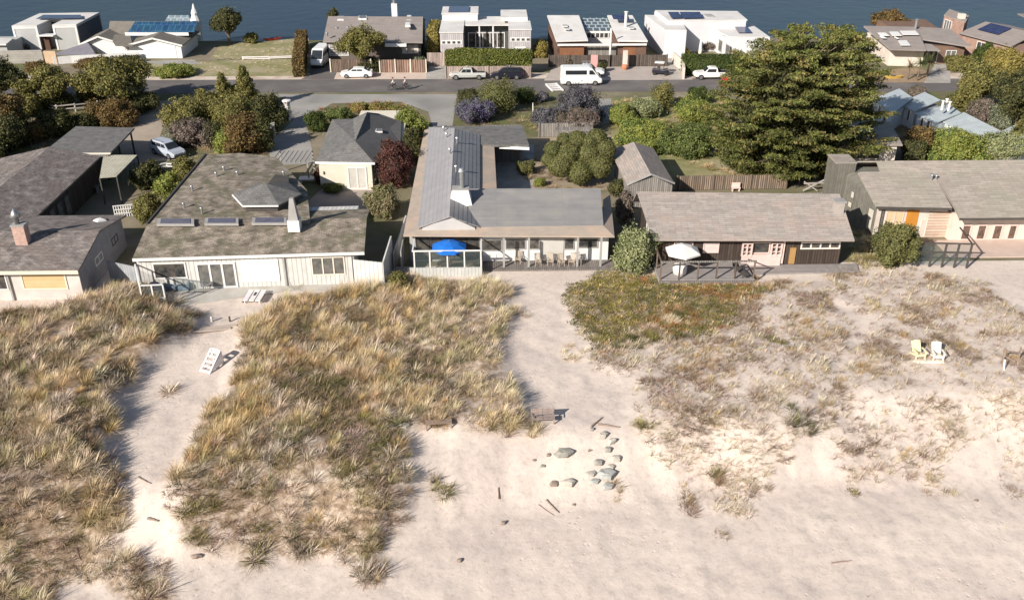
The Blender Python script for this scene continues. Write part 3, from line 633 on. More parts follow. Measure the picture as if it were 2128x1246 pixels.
# carport behind A
t = house('carport', 'flat grey roofed carport beside the parked estate car, in front of the left trees', (-44, 100), 'carport')
MB().slab([(-47.6, 95.6, 3.0), (-40.4, 95.3, 3.0), (-40.7, 104.6, 3.0), (-47.6, 105.3, 3.0)], .2).build('roof', SHB2, t)
boxp(t, (-47.4, 95.45, 3.01, -40.2, 95.75, 3.12), CREAM, 'edge_board'); boxp(t, (-47.3, 96, 0, -44.5, 104.6, 2.78), DPLANK, 'wall')
for x, y in ((-41.0, 96), (-41.0, 100), (-41.0, 104)): boxp(t, (x-.08, y-.08, 0, x+.08, y+.08, 2.79), DARKT, 'post')
t = house('pergola', 'cream boarded patio cover over the dark yard of the left house', (-39, 92), 'pergola')
q = [G(215, 322, 2.85), G(285, 322, 2.85), G(242, 366, 2.85), G(207, 369, 2.85)]
MB().slab(q, .08).build('roof', mat('cream_boards', (.50, .47, .38), (.42, .39, .31), 1, .8, 0, (.3, 30, .03, .6, .08)), t)
for p in (q[1], q[2], q[0], q[3]): boxp(t, (p[0]-.06, p[1]-.06, 0, p[0]+.06, p[1]+.06, 2.76), DARKT, 'post')
for k in range(6):
    a = Vector(q[1]).lerp(Vector(q[2]), k/5); MB().bar((a.x, a.y, 2.72), (a.x+.02, a.y, .9), .05).build('screen_slat', DARKT, t)
q = MB(); a = Vector(G(240, 452, 0)); bq = Vector(G(280, 448, 0)); dd = (bq-a)
for k in range(9): p = a+dd*k/8; q.bar((p.x, p.y, 0), (p.x, p.y, 1.25), .07)
for z in (.4, .8, 1.2): q.bar((a.x, a.y-.05, z), (bq.x, bq.y-.05, z), .07, .09)
single(q, 'trellis', WHITE, 'small white garden trellis between the two left houses', 'trellis')

# ---- B: mossy roofed white house
B = house('beach_house', 'long low house with mossy roof, white plank walls and three roof lights', (-21, 75))
E0, E1 = G(275, 537, 3.1), G(757, 523, 3.1); R0, R1 = G(307, 464, 4.05), G(762, 453, 4.05)
def lerp3(a, b, t): return tuple(a[i]+(b[i]-a[i])*t for i in range(3))
W0, W1 = G(296, 604, 0), G(738, 590, 0)
fw = Vector((W1[0]-W0[0], W1[1]-W0[1], 0)).normalized(); bk = Vector((-fw.y, fw.x, 0))
def BP(u, v, z=0): p = Vector(W0[:2]+(0,))+fw*u+bk*v; return (p.x, p.y, z)
LB = (Vector(W1[:2]+(0,))-Vector(W0[:2]+(0,))).length
b0 = bk*10
MB().ext([BP(0, 0), BP(0, 0, 2.95), BP(0, 4.9, 3.85), BP(0, 9, 3.4), BP(0, 9, 0)], tuple(fw*(LB-.1))).build('wall', WPLANK, B)
MB().slab([E0, E1, R1, R0], .16).build('roof', SHB, B)
hb = G(768, 434, 3.55); MB().slab([lerp3(R0, R1, .72), R1, hb, G(628, 438, 3.55)], .14).build('roof', SHB, B)
MB().bar((E0[0], E0[1]-.05, 2.98), (E1[0], E1[1]-.05, 2.98), .06, .26).build('fascia', WHITE, B)
# rear wing
wing = [G(308, 466, 4.03), G(645, 463, 4.03), G(638, 395, 4.05), G(575, 327, 4.0), G(500, 318, 4.05), G(430, 321, 4.0)]
MB().slab([wing[0], wing[1], wing[2], G(500, 380, 4.35)], .2).build('roof', SHB, B); MB().slab([G(500, 380, 4.345), wing[2], wing[3], wing[4], wing[5], wing[0]], .2).build('roof', SHB, B)
MB().prism([(p[0]*.985-.3, p[1]-.3) for p in (wing[0], wing[1], wing[2], wing[3], wing[5])], 0, 3.75).build('wall', mat('dark_brown_wall', (.17, .14, .12), (.13, .11, .09), 1, .9), B)  # rear wing walls in one dark brown
p = wing; MB().bar((p[0][0]-.12, p[0][1], p[0][2]+.02), (p[5][0]-.12, p[5][1], p[5][2]+.02), .18, .2).build('rake_board', DARKT, B)
for r_ in ((326, 404, 458, 470), (425, 496, 457, 469), (523, 596, 456, 468)):
    skyl(B, [(r_[0], r_[3]), (r_[1], r_[3]), (r_[1], r_[2]), (r_[0]+2, r_[2])], 4.06, mat('roof_light_glass', (.10, .10, .15), (.15, .14, .17), 1, .15), .2, GREYT)
# hexagonal lantern roof
cx, cy, _ = G(556, 412, 4.3); rr = 3.1
q = MB(); ring = [(cx+rr*math.cos(rad(a)), cy+rr*math.sin(rad(a)), 4.72) for a in range(-120, 240, 60)]; q.v = ring+[(cx, cy, 5.75)]+[(x_, y_, 4.6) for x_, y_, _ in ring]
for k in range(6): q.f.append((k, (k+1) % 6, 6)); q.f.append((k, 7+k, 7+(k+1) % 6, (k+1) % 6))
q.f.append(tuple(range(12, 6, -1)))
lr = q.build('lantern_roof', SHB2, B)
q = MB(); q.prism([(cx+(rr-.3)*math.cos(rad(a)), cy+(rr-.3)*math.sin(rad(a))) for a in range(-120, 240, 60)], 4.0, 4.58).build('lantern_wall', DARKT, B)
for k in (0, 5): MB().bar(Vector(ring[k])-Vector((0, .03, .06)), Vector(ring[(k+1) % 6])-Vector((0, .03, .06)), .08, .14).build('lantern_trim', WHITE, lr)
c = G(612, 476, 3.95); ch = MB().ext([(c[0]-.5, c[1]-.3, 3.8), (c[0]+.5, c[1]-.3, 3.8), (c[0]+.5, c[1]+.7, 3.8), (c[0]-.5, c[1]+.7, 3.8)], (0, 0, 1.0)).build('chimney', WHITE, B)
q = MB().loft([[(c[0]-.42, c[1]-.2, 4.8), (c[0]+.42, c[1]-.2, 4.8), (c[0]+.42, c[1]+.6, 4.8), (c[0]-.42, c[1]+.6, 4.8)], [(c[0]-.17, c[1]+.0, 6.7), (c[0]+.17, c[1]+.0, 6.7), (c[0]+.17, c[1]+.35, 6.7), (c[0]-.17, c[1]+.35, 6.7)]]); q.build('chimney_stack', GREYT, ch)
for (a, b_) in ((420, 438), (450, 364), (494, 362), (400, 392), (383, 428), (590, 362), (466, 352)):
    c = G(a, b_+4, 4.15); pipe(B, c[0], c[1], 4.05, 4.6, .09)
q = MB().slab([G(555, 384, 4.6), G(600, 382, 4.6), G(600, 366, 4.6), G(572, 362, 4.6)], .5); q.build('roof_box', DARKT, B)
WB = Wall(W0, W1)
win(B, WB, (318, 545, 388, 579), 1, 1, WHITE, GLASS, fw=.13); win(B, WB, (410, 545, 492, 601), 3, 1, WHITE, GLASSB, 'french_door', .16)
pan(B, WB, (502, 539, 580, 584), mat('white_shade', (.86, .85, .83), (.82, .81, .79), 1, .6), 'roller_shade', .07)
win(B, WB, (647, 533, 717, 571), 3, 1, mat('pale_cream_trim', (.8, .72, .62), (.74, .66, .56), 1, .6), GLASSB, fw=.1)
for px_ in (593, 737): u = PL(W0, W1, px_, 565)[0]; q = MB(); WB.panel(q, u-.06, u+.06, .05, 2.85, 0, .12); q.build('downpipe', GREYT, B)
# right hand white fence wing
F0, F1 = G(738, 592, 0), G(800, 599, 0); WF = Wall(F0, F1)
q = MB(); WF.panel(q, 0, WF.L, 0, 2.35, -.12, 0)
fe = q; fb_ = G(800, 600, 0)
q.ext([(F1[0], F1[1], 0), (F1[0], F1[1], 2.35), (F1[0]+.35, F1[1]+4.2, 2.9), (F1[0]+.35, F1[1]+4.2, 0)], (-.12, 0, 0))
q.build('fence_screen', WPLANK, B)
# terrace slab of B (part of the ground works)
pt = [G2(345, 641), G2(590, 607), G2(800, 604), G2(738, 588), G2(296, 598), G2(296, 641)]
o = MB().prism(pt, -.25, .07).build('patio', mat('patio_stone', (.50, .475, .44), (.43, .41, .375), 1.1, .9, c3=(.40, .37, .33), sc3=.7)); tag(o, 'pale stone patio along the front of the mossy roofed house', 'patio', kind='structure')
t = house('windscreen', 'white framed glass windscreen at the corner of the stone patio', G(300, 640), 'windscreen')
S = [G(300, 640, .07), G(347, 638, .07), G(292, 604, .07)]
q = MB(); q.ext([S[0], S[1], (S[1][0], S[1][1], .95), (S[0][0], S[0][1], .95)], (0, .1, 0)); q.ext([S[0], (S[0][0], S[0][1], .95), (S[2][0], S[2][1], .95), S[2]], (.1, 0, 0)); q.build('low_wall', WPLANK, t)
q = MB()
for a, b_, n_ in ((S[0], S[1], 2), (S[0], S[2], 4)):
    for k in range(1 if n_ == 4 else 0, n_+1):
        p = lerp3(a, b_, k/n_); q.bar((p[0], p[1], .96), (p[0], p[1], 2.5 if a is S[0] and b_ is S[2] else 2.1), .11)
    zt = 2.5 if b_ is S[2] else 2.1; q.bar((a[0]+(.004 if n_ == 2 else 0), a[1]+.07*(n_ == 4), zt), (b_[0], b_[1]+.001, zt+.003), .09 if n_ == 2 else .1)
q.bar((S[0][0], S[0][1], 2.5), (S[0][0], S[0][1], 2.1), .11); q.build('frame', WHITE, t)
GL = mat('clear_screen_glass', (.16, .20, .20), (.12, .16, .16), 1, .08, spec=.6); GL.node_tree.nodes['Principled BSDF'].inputs['Alpha'].default_value = .16
q = MB()
for a, b_ in ((S[0], S[1]), (S[0], S[2])): q.ext([(a[0], a[1]+.04, 1.0), (b_[0], b_[1]+.04, 1.0), (b_[0], b_[1]+.04, 2.05), (a[0], a[1]+.04, 2.05)], (.02, .02, 0))
q.build('glass', GL, t)
fencepx('fence', [(232, 586), (296, 600)], 2.0, mat('blue_grey_boards', (.33, .34, .36), (.27, .28, .30), 1, .85, 0, (.25, 40, .03, .7, .1)), 'blue grey board fence closing the gap between the two left houses')
t = house('glass_rail', 'low blue tinted glass rail on the stone patio', G(380, 600), 'rail')
a, b_ = G(345, 598, .07), G(425, 608, .07); q = MB().ext([a, b_, (b_[0], b_[1], 1.05), (a[0], a[1], 1.05)], (0, .03, 0)); q.build('glass', GL, t)
q = MB()
for k in range(5): p = lerp3(a, b_, k/4); q.bar((p[0], p[1]-.04, .07), (p[0], p[1]-.04, 1.1), .05)
q.bar((a[0], a[1]-.04, 1.12), (b_[0], b_[1]-.04, 1.12), .05); q.build('frame', METAL, t)

# ---- B2: small cream cottage behind
t = house('cottage', 'small cream cottage with grey hipped roof and white double doors', (-16, 98), 'cottage')
y0 = 92.3; x0, x1 = G(668, 395)[0], G(775, 397)[0]
MB().box(x0, y0, 0, x1, 101, 2.75).build('wall', CREAM, t)
MB().box(x0+2, 101, 0, x1+2.4, 112, 2.6).build('wall', CREAM, t)
za = 2.85
P = {'a': G(655, 338, za), 'b': G(779, 340, za), 'h': G(738, 293, 4.4), 'r': G(763, 233, 4.4), 'c': G(690, 248, za), 'd': G(733, 247, 3.2), 'e': G(832, 296, za), 'f': G(834, 252, za), 'g': G(787, 236, za+.4)}
MB().slab([P['a'], P['b'], P['h']], .12).build('roof', SHB2, t); MB().slab([P['a'], P['h'], P['r'], P['d'], P['c']], .12).build('roof', SHB2, t)
MB().slab([P['b'], P['e'], P['f'], P['g'], P['r'], P['h']], .12).build('roof', mat('shingle_slate', (.13, .125, .125), (.105, .10, .10), 1, .9), t)
MB().bar(P['a'], P['b'], .1, .22).build('fascia', WHITE, t); MB().bar(G(776, 291, 2.9), G(812, 297, 2.9), .1, .3).build('fascia', WHITE, t)
W_ = Wall((x0, y0), (x1, y0)); win(t, W_, (723, 347, 763, 393), 2, 1, WHITE, mat('curtain', (.6, .58, .52), (.5, .48, .43), 1, .5), 'double_door', .14); boxp(t, (x0+.4, y0-.1, 1.8, x0+.5, y0, 2.1), DARKT, 'lamp')
skyl(t, [(780, 276), (795, 276), (793, 270), (782, 270)], 3.5)

# ---- C: metal roofed house
Cc = house('beach_house', 'grey house with long metal gable wing, tan roof edges and glass enclosed porch', (-1, 78))
xl = -7.65; xr = 10.45; yf = 73.5
pk = G(934, 449, 4.55); bkp = G(945, 266, 4.55)
e0 = G(868, 473, 3.35); e1 = G(891, 264, 3.35); f0 = G(997, 471, 3.35); f1 = G(998, 284, 3.35)
MB().slab([e0, pk, bkp, e1], .1).build('roof', SEAM, Cc); MB().slab([pk, f0, (f1[0], 100, 3.35), (bkp[0], bkp[1]-.2, 4.545)], .1).build('roof', SEAMD, Cc)
s0 = G(838, 489, 2.98); MB().slab([s0, G(873, 474, 3.2), G(905, 262, 3.2), (G(905, 262, 2.98)[0]-1.2, 103, 2.98)], .12).build('roof', TAN, Cc)
MB().slab([(f1[0]-.1, 84, 3.2), G(1032, 391, 2.98), G(1026, 285, 2.98), (f1[0]-.1, 99.8, 3.2)], .12).build('roof', TAN, Cc)
MB().slab([G(838, 489, 2.98), G(1277, 491, 2.98), G(1252, 467, 3.3), G(873, 474, 3.21)], .12).build('roof', TAN, Cc)
r0, r1, r2, r3 = G(993, 471, 3.3), G(1254, 468, 3.3), G(1248, 391, 4.5), G(958, 392, 4.5)
MB().slab([r0, r1, r2, r3], .12).build('roof', SHC, Cc); MB().slab([r3, r2, (r2[0], r2[1]+2, 3.3), (r3[0]+1, r3[1]+2, 3.3)], .12).build('roof', SHC, Cc)
MB().slab([G(1252, 467, 3.29), G(1277, 491, 2.97), (11.2, 83, 2.97), (10.3, 81, 3.29)], .1).build('roof', TAN, Cc)
MB().slab([G(900, 262, 3.3), G(1086, 262, 3.3), G(1099, 300, 3.3), G(998, 300, 3.3)], .3).build('roof', SHB2, Cc); MB().bar(G(1038, 306, 2.9), G(1100, 309, 2.9), .1, .3).build('fascia', WHITE, Cc)
boxp(Cc, (xl+.4, 75, 0, f0[0]+.2, 101, 2.85), STUCG, 'wall'); boxp(Cc, (f0[0]+.2, yf+1.2, 0, xr-.3, 82.2, 2.86), WHITE, 'wall'); boxp(Cc, (-1.2, 100.5, 0, 3.4, 105, 2.9), GPLANK, 'wall')
MB().ext([(r1[0]-.25, r1[1]+.2, 2.8), (r1[0]-.25, r1[1]+.2, 3.2), (r2[0]-.25, r2[1], 4.35), (r2[0]-.25, r2[1]+1.7, 3.2), (r2[0]-.25, r2[1]+1.7, 2.8)], (-.2, 0, 0)).build('wall', DPLANK, Cc)
MB().ext([(e0[0]+.4, pk[1]+.25, 2.87), (f0[0]-.4, pk[1]+.25, 2.87), (f0[0]-.4, pk[1]+.25, 3.3), (pk[0], pk[1]+.25, 4.4), (e0[0]+.4, pk[1]+.25, 3.3)], (0, .3, 0)).build('gable_wall', mat('gable_grey_paint', (.50, .49, .49), (.45, .44, .44), 1, .8), Cc)
Wg = Wall((e0[0], pk[1]+.25), (f0[0], pk[1]+.25)); win(Cc, Wg, (894, 478, 972, 486), 3, 1, GREYT, GLASS, 'clerestory_window', .07)
for a in ((894, 477, 911, 486), (914, 477, 953, 486), (957, 477, 974, 486)): pass
# chimney: white battered base, dark flue
def chb(mb, a, b_, z0, z1, d): return None
cb = G(957, 424, 4.1); ch = MB().loft([[(cb[0]-1.05, cb[1], 3.9), (cb[0]+1.05, cb[1], 3.9), (cb[0]+1.05, cb[1]+1.5, 3.9), (cb[0]-1.05, cb[1]+1.5, 3.9)], [(cb[0]-.72, cb[1]+.35, 5.25), (cb[0]+.72, cb[1]+.35, 5.25), (cb[0]+.72, cb[1]+1.3, 5.25), (cb[0]-.72, cb[1]+1.3, 5.25)]]).build('chimney', WHITE, Cc)
MB().box(cb[0]-.76, cb[1]+.33, 5.252, cb[0]+.76, cb[1]+1.35, 5.36).build('chimney_cap', GREYT, ch)
q = MB().tube((cb[0]+.15, cb[1]+.8, 5.36), (cb[0]+.15, cb[1]+.8, 6.9), .2, n=10).tube((cb[0]+.15, cb[1]+.8, 6.9), (cb[0]+.15, cb[1]+.8, 7.2), .34, .2, 10); q.build('flue', METAL, ch)
for (a, b_, z_) in ((928, 288, 4.1), (935, 320, 4.4), (950, 297, 4.4), (948, 356, 4.4), (922, 274, 4.0)):
    c = G(a, b_, z_); pipe(Cc, c[0], c[1], z_-.15, z_+.55, .1, METAL)
# porch facade
WCl = Wall((xl+.4, 75), (f0[0]+.2, 75)); win(Cc, WCl, (.5, WCl.L-.3, .2, 2.6), 5, 1, DARKT, GLASS, 'eave_shade_pane', world=True)  # dark glazing added to put the eave's shade on this wall
WC = Wall((f0[0]+.2, yf+1.2), (xr-.3, yf+1.2))
win(Cc, WC, (1000, 497, 1044, 521), 1, 1, GREYT, GLASS); win(Cc, WC, (1050, 495, 1093, 518), 1, 1, GREYT, GLASS); win(Cc, WC, (1098, 494, 1122, 518), 1, 1, GREYT, GLASS)
pan(Cc, WC, (1123, 494, 1171, 541), mat('pale_grey_door', (.52, .50, .47), (.47, .45, .42), 1, .7), 'sliding_door', .08)
win(Cc, WC, (1172, 494, 1194, 518), 1, 1, GREYT, GLASS); win(Cc, WC, (1199, 494, 1243, 515), 1, 1, GREYT, GLASS)
win(Cc, WC, (1003, 526, 1045, 545), 3, 1, WHITE, WHITE, 'low_panel', .07)
for px_ in (1047, 1098, 1198, 1246): u = G(px_, 548, .1); boxp(Cc, (u[0]-.09, yf-.15, .1, u[0]+.09, yf+.03, 2.88), GREYT, 'post')
o = MB().box(f0[0]-.1, 72.85, -.1, 10.9, yf+1.2, .14).build('deck', DECKM); tag(o, 'weathered dark deck under the porch of the metal roofed house', 'deck', kind='structure')
# glazed enclosure
t = house('glass_enclosure', 'white framed glass wind enclosure round the patio with the blue umbrella', (-4, 72), 'enclosure')
q0, q1 = G(860, 575), G(1001, 573); yb = 74.9
q = MB().box(q0[0]-.5, q0[1]-.05, 0, q1[0]+.05, q0[1]+.08, .85); q.box(q1[0]-.1, q0[1]+.08, 0, q1[0]+.05, yf+.9, .85).build('low_wall', mat('pale_grey_planks', (.56, .56, .54), (.48, .48, .46), 1, .8, 0, (.3, 40, .03, .7, .06)), t)
q = MB()
for px_ in (863, 895, 931, 966, 1000):
    x = G(px_, 574)[0]; q.box(x-.06, q0[1]-.04, .86, x+.06, q0[1]+.07, 2.35)
q.box(q0[0]-.05, q0[1]-.045, 2.36, q1[0]+.05, q0[1]+.075, 2.47); q.box(q1[0]-.08, q0[1]+.08, 2.36, q1[0]+.03, yf+.9, 2.46); q.box(q0[0]-.06, q0[1]+.08, 2.36, q0[0]+.06, yb, 2.46)
q.build('frame', WHITE, t)
MB().box(q0[0], q0[1]+.01, .87, q1[0], q0[1]+.03, 2.35).build('glass', GL, t)
boxp(t, (q0[0]-1.1, q0[1]+.5, 0, q0[0]-1.0, yb, 2.2), GREYT, 'side_wall')

# ---- shed between C and D
t = house('shed', 'small weathered gable roofed shed behind the dark brown cottage', (15.5, 92), 'shed')
ap, ab = G(1353, 362, 3.7), G(1317, 295, 3.7); el, el2 = G(1303, 384, 2.5), G(1268, 312, 2.5); er, er2 = G(1402, 381, 2.5), G(1358, 308, 2.5)
MB().slab([el, ap, ab, el2], .1).build('roof', SHD, t); MB().slab([ap, er, er2, ab], .1).build('roof', SHD, t)
yy = ap[1]+.3; MB().ext([(el[0]+.25, yy, 0), (er[0]-.25, yy, 0), (er[0]-.25, yy, 2.4), (ap[0], yy, 3.55), (el[0]+.25, yy, 2.4)], (-.3, 8.2, 0)).build('wall', GPLANK, t)
for s_ in (el, er): MB().bar((s_[0], s_[1]-.02, s_[2]), (ap[0], ap[1]-.02, ap[2]), .06, .18).build('barge_board', GREYT, t)

# ---- D: dark brown cottage
D = house('cottage', 'dark brown plank cottage with broad tan shingle roof and pink trimmed windows', (22, 75), 'cottage')
d0, d1 = G(1357, 498, 2.95), G(1776, 499, 2.95); d2, d3 = G(1745, 403, 4.9), G(1324, 398, 4.9)
MB().slab([d0, d1, d2, d3], .13).build('roof', SHD, D); MB().slab([d3, d2, (d2[0], d2[1]+2.3, 3.1), (d3[0], d3[1]+2.3, 3.1)], .13).build('roof', SHD, D)
xa, xb = d0[0]+.2, d1[0]-.55; yw = 73.4
MB().ext([(xa, yw, 0), (xa, yw, 2.9), (xa, d3[1], 4.42), (xa, d3[1]+1.7, 3.0), (xa, d3[1]+1.7, 0)], (xb-xa, 0, 0)).build('wall', DPLANK, D)
WD = Wall((xa, yw), (xb, yw))
win(D, WD, (1400, 503, 1440, 522), 2, 1, PINKP, GLASSB); win(D, WD, (1461, 504, 1494, 525), 1, 2, PINKP, mat('pale_blind', (.62, .55, .52), (.55, .48, .46), 1, .6), pname='blind')
pan(D, WD, (1540, 527, 1620, 550), PINKP, 'bay_panel', .25); win(D, WD, (1541, 503, 1562, 531), 2, 3, PINKP, GLASS, d=.3); win(D, WD, (1601, 502, 1624, 531), 2, 3, PINKP, GLASS, d=.3); win(D, WD, (1563, 503, 1600, 526), 1, 1, PINKP, GLASS)
u = G(1620, 549); boxp(D, (u[0]-.08, u[1]-.5, .3, u[0]+.08, u[1]-.34, 2.82), PINKP, 'post')
pan(D, WD, (1640, 514, 1652, 547), mat('golden_wood', (.42, .25, .10), (.34, .2, .08), 1, .7), 'door', .12)
win(D, WD, (1664, 502, 1746, 517), 4, 1, mat('warm_white', (.78, .71, .66), (.7, .63, .58), 1, .6), GLASS, fw=.12)
Wl = Wall((xa, yw+6), (xa, yw)); win(D, Wl, (2.2, 3.2, .9, 2.6), 1, 1, WHITE, GLASSB, world=True)
c = G(1742, 436, 4.3); ch = boxp(D, (c[0]-.4, c[1]-.3, 3.9, c[0]+.4, c[1]+.4, 5.1), mat('weathered_chimney', (.40, .36, .33), (.34, .3, .28), 1, .9), 'chimney'); boxp(ch, (c[0]-.5, c[1]-.4, 5.101, c[0]+.5, c[1]+.5, 5.2), GREYT, 'chimney_cap')
dk = MB().prism([(xa+.1, 70.2), G2(1567, 589), (G(1567, 589)[0], 73.35), (xa+.1, 73.35)], -.3, .42).build('deck', DECKG); tag(dk, 'raised grey deck in front of the dark brown cottage', 'deck', kind='structure')
dk2 = MB().prism([(22.3, 71.6), (31.6, 71.9), (31.9, 73.35), (22.3, 73.35)], -.2, .16).build('deck', DECKG); tag(dk2, 'low grey deck along the right of the dark brown cottage', 'deck', kind='structure')
t = house('deck_railing', 'dark timber railing with open bays round the raised grey deck', (18, 70.2), 'railing')
x2 = G(1567, 589)[0]
for x in np.linspace(xa+.2, x2-.1, 6): boxp(t, (x-.06, 70.14, -.1, x+.06, 70.26, 1.98), BPLANK, 'post')
boxp(t, (xa+.1, 70.1, 1.99, x2, 70.3, 2.08), GPLANK, 'top_rail'); boxp(t, (xa+.14, 70.32, 1.99, xa+.26, 73.3, 2.07), BPLANK, 'top_rail')
boxp(t, (xa+.1, 70.0, -.2, x2, 70.1, .36), DECKM, 'skirt_board'); MB().bar((x2, 70.2, 1.95), (x2+.1, 72.9, .9), .09).build('stair_rail', BPLANK, t)
for x in (xa+.2,): boxp(t, (x-.06, 72.2, .42, x+.06, 72.3, 1.98), BPLANK, 'post')

# ---- E: right hand shingled house
Eh = house('beach_house', 'large tan shingled house at the right edge with orange door and pale pink front', (42, 82))
yE, yE2 = 79.3, 78.3
e0_ = G(1821, 429, 3.35); e1_ = G(1979, 432, 3.35); g0 = G(1994, 453, 2.85); g1 = (56, g0[1], 2.85); rz = 5.3
rl = G(1745, 335, rz); rr_ = (56, rl[1], rz); n0 = G(1783, 358, 4.75); n1 = G(1829, 357, 4.75); n2 = G(1822, 336, 5.25)
MB().slab([e0_, e1_, (e1_[0]+.2, n0[1], 4.75), n1, n0], .14).build('roof', SHE, Eh)
MB().slab([n1, (e1_[0]+.2, n0[1], 4.751), (rr_[0], n0[1], 4.751), (rr_[0], rr_[1], rz), (n2[0], rr_[1], rz)], .14).build('roof', SHE, Eh)
MB().slab([(e1_[0]+.2, e1_[1]-.05, 3.352), g0, g1, (56, n0[1], 4.749), (e1_[0]+.2, n0[1], 4.749)], .14).build('roof', SHE, Eh)
MB().slab([(34.8, rl[1], rz-.01), (56, rl[1], rz-.01), (56, rl[1]+2.6, 3.6), (34.8, rl[1]+2.6, 3.6)], .14).build('roof', SHE, Eh)
A0 = (35.4, yE); B0 = (33.5, rl[1]); OL = mat('olive_grey_planks', (.175, .165, .14), (.14, .13, .11), 1.5, .9, 0, (.25, 40, .03, .75, .1))
MB().ext([(A0[0], A0[1], 0), (A0[0], A0[1], 3.2), (n0[0]+.15, n0[1], 4.58), (B0[0]+.1, B0[1], 4.7), (B0[0]+.1, B0[1], 0)], (6.5, 0, 0)).build('wall', OL, Eh)
ch = MB().box(32.75, rl[1]-1.2, 0, 34.7, rl[1]+1.2, 5.5).build('stair_tower', OL, Eh)
boxp(ch, (32.7, rl[1]-1.25, 5.501, 34.75, rl[1]+1.25, 5.58), SHE, 'tower_roof')
MB().box(n0[0]+.2, n0[1]+.0, 4.3, n1[0]+.1, n0[1]+.1, 4.76).build('terrace_wall', GREYT, Eh)
MB().ext([(41.9, yE, 0), (41.9, yE, 3.2), (41.9, 86, 5.0), (41.9, 87.6, 3.4), (41.9, 87.6, 0)], (14, 0, 0)).build('wall', OL, Eh)
MB().box(35.41, yE-.15, 0, 41.95, yE-.02, 3.2).build('front_wall', STUC, Eh); MB().box(42.2, yE2, 0, 56, yE-.17, 2.72).build('front_wall', STUC, Eh)
WE = Wall((35.41, yE-.15), (41.95, yE-.15)); WE2 = Wall((42.2, yE2), (56, yE2))
pan(Eh, WE, (1881, 434, 1905, 488), ORANGE, 'door', .07); win(Eh, WE, (1827, 436, 1834, 490), 1, 1, DARKT, GLASSB, fw=.05); pan(Eh, WE, (1926, 440, 1975, 497), HSIDE, 'siding_panel', .06)
win(Eh, WE, (1839, 437, 1876, 480), 2, 1, PINKP, mat('amber_curtain', (.66, .52, .33), (.58, .44, .28), 1, .5), pname='curtain', label='amber curtained front window'); win(Eh, WE, (1911, 455, 1924, 495), 1, 1, CREAM, PINKP, 'side_door', .08)
for a, b_ in ((1996, 2017), (2028, 2049), (2061, 2082), (2093, 2112), (2140, 2160)): win(Eh, WE2, (a, 466, b_, 502), 1, 1, PINKP, mat('open_room_glass', (.07, .05, .04), (.18, .12, .09), 2.2, .2, spec=.5), 'window', .14)
WEl = Wall((B0[0]+.05, B0[1]), (A0[0], A0[1])); LI = mat('sun_patch_pale', (.52, .49, .42), (.46, .43, .37), 1, .8)
PAL = WEl.L
for u0, u1, z0, z1 in ((.3, .9, 1.6, 4.4), (2.4, 2.9, 2.5, 3.2), (2.2, 2.8, 1.5, 2.1), (5.2, 6.0, .5, 2.6)): win(Eh, WEl, (u0, u1, z0, z1), 1, 1, OL, LI, world=True, fw=.05, pname='blind')  # added windows and blinds standing for sunlit patches on the wall
c = G(1935, 372, 4.5); pipe(Eh, c[0], c[1], 4.3, 4.9, .13); pipe(Eh, c[0]+.5, c[1]+.1, 4.3, 4.8, .09)
MB().bar((e0_[0], e0_[1]-.03, 3.24), (e1_[0], e1_[1]-.03, 3.24), .06, .2).build('fascia', DARKT, Eh); MB().bar((g0[0], g0[1]-.03, 2.74), (56, g0[1]-.03, 2.74), .06, .2).build('fascia', DARKT, Eh)
o = MB().box(40.8, 74.6, -.1, 58, yE2, .09).build('terrace', mat('pink_terrace', (.60, .47, .40), (.53, .41, .35), .8, .9)); tag(o, 'pinkish terrace in front of the right hand house', 'terrace', kind='structure')
t = house('glass_windscreen', 'dark framed glass windscreen in front of the right hand house', (39, 73), 'windscreen')
q0, q1 = G(1905, 553), G(2008, 557); q = MB()
for k in range(5):
    p = lerp3(q0, q1, k/4); q.bar((p[0], p[1], 0), (p[0], p[1], 2.25), .14, .14)
for z in (2.3, 1.45): q.bar((q0[0]-1.6, q0[1], z), (q1[0]+.2, q1[1], z), .1, .12)
q.bar((q1[0], q1[1], 2.31), (q1[0]+.5, q1[1]+3.5, 2.31), .1, .1); q.build('frame', DARKT, t)
MB().ext([(q0[0]-1.4, q0[1]+.02, .25), (q1[0], q1[1]+.02, .25), (q1[0], q1[1]+.02, 2.2), (q0[0]-1.4, q0[1]+.02, 2.2)], (0, .02, 0)).build('glass', GL, t)

# ---- annex behind E
t = house('outbuilding', 'flat tan roofed outbuilding in the shade of the big cypress', (38, 99), 'outbuilding')
pts = [G(1742, 300, 3), G(1876, 301, 3), G(1850, 253, 3), G(1745, 248, 3)]
MB().slab(pts, .15).build('roof', SHE, t); MB().prism([(p[0]*.99, p[1]+.3) for p in pts[:2]]+[(p[0]*.99, p[1]-.3) for p in pts[2:]], 0, 2.85).build('wall', STUC, t)
W_ = Wall((pts[0][0]*.99, pts[0][1]+.3), (pts[1][0]*.99, pts[1][1]+.3)); win(t, W_, (1775, 306, 1800, 328), 3, 1, DARKT, GLASS); win(t, W_, (1805, 306, 1828, 328), 2, 1, DARKT, GLASS)
MB().ext([G(1846, 330, .4), G(1858, 302, 2.9), G(1862, 302, 2.9), G(1852, 332, .4)], (.3, .6, 0)).build('buttress', STUC, t)

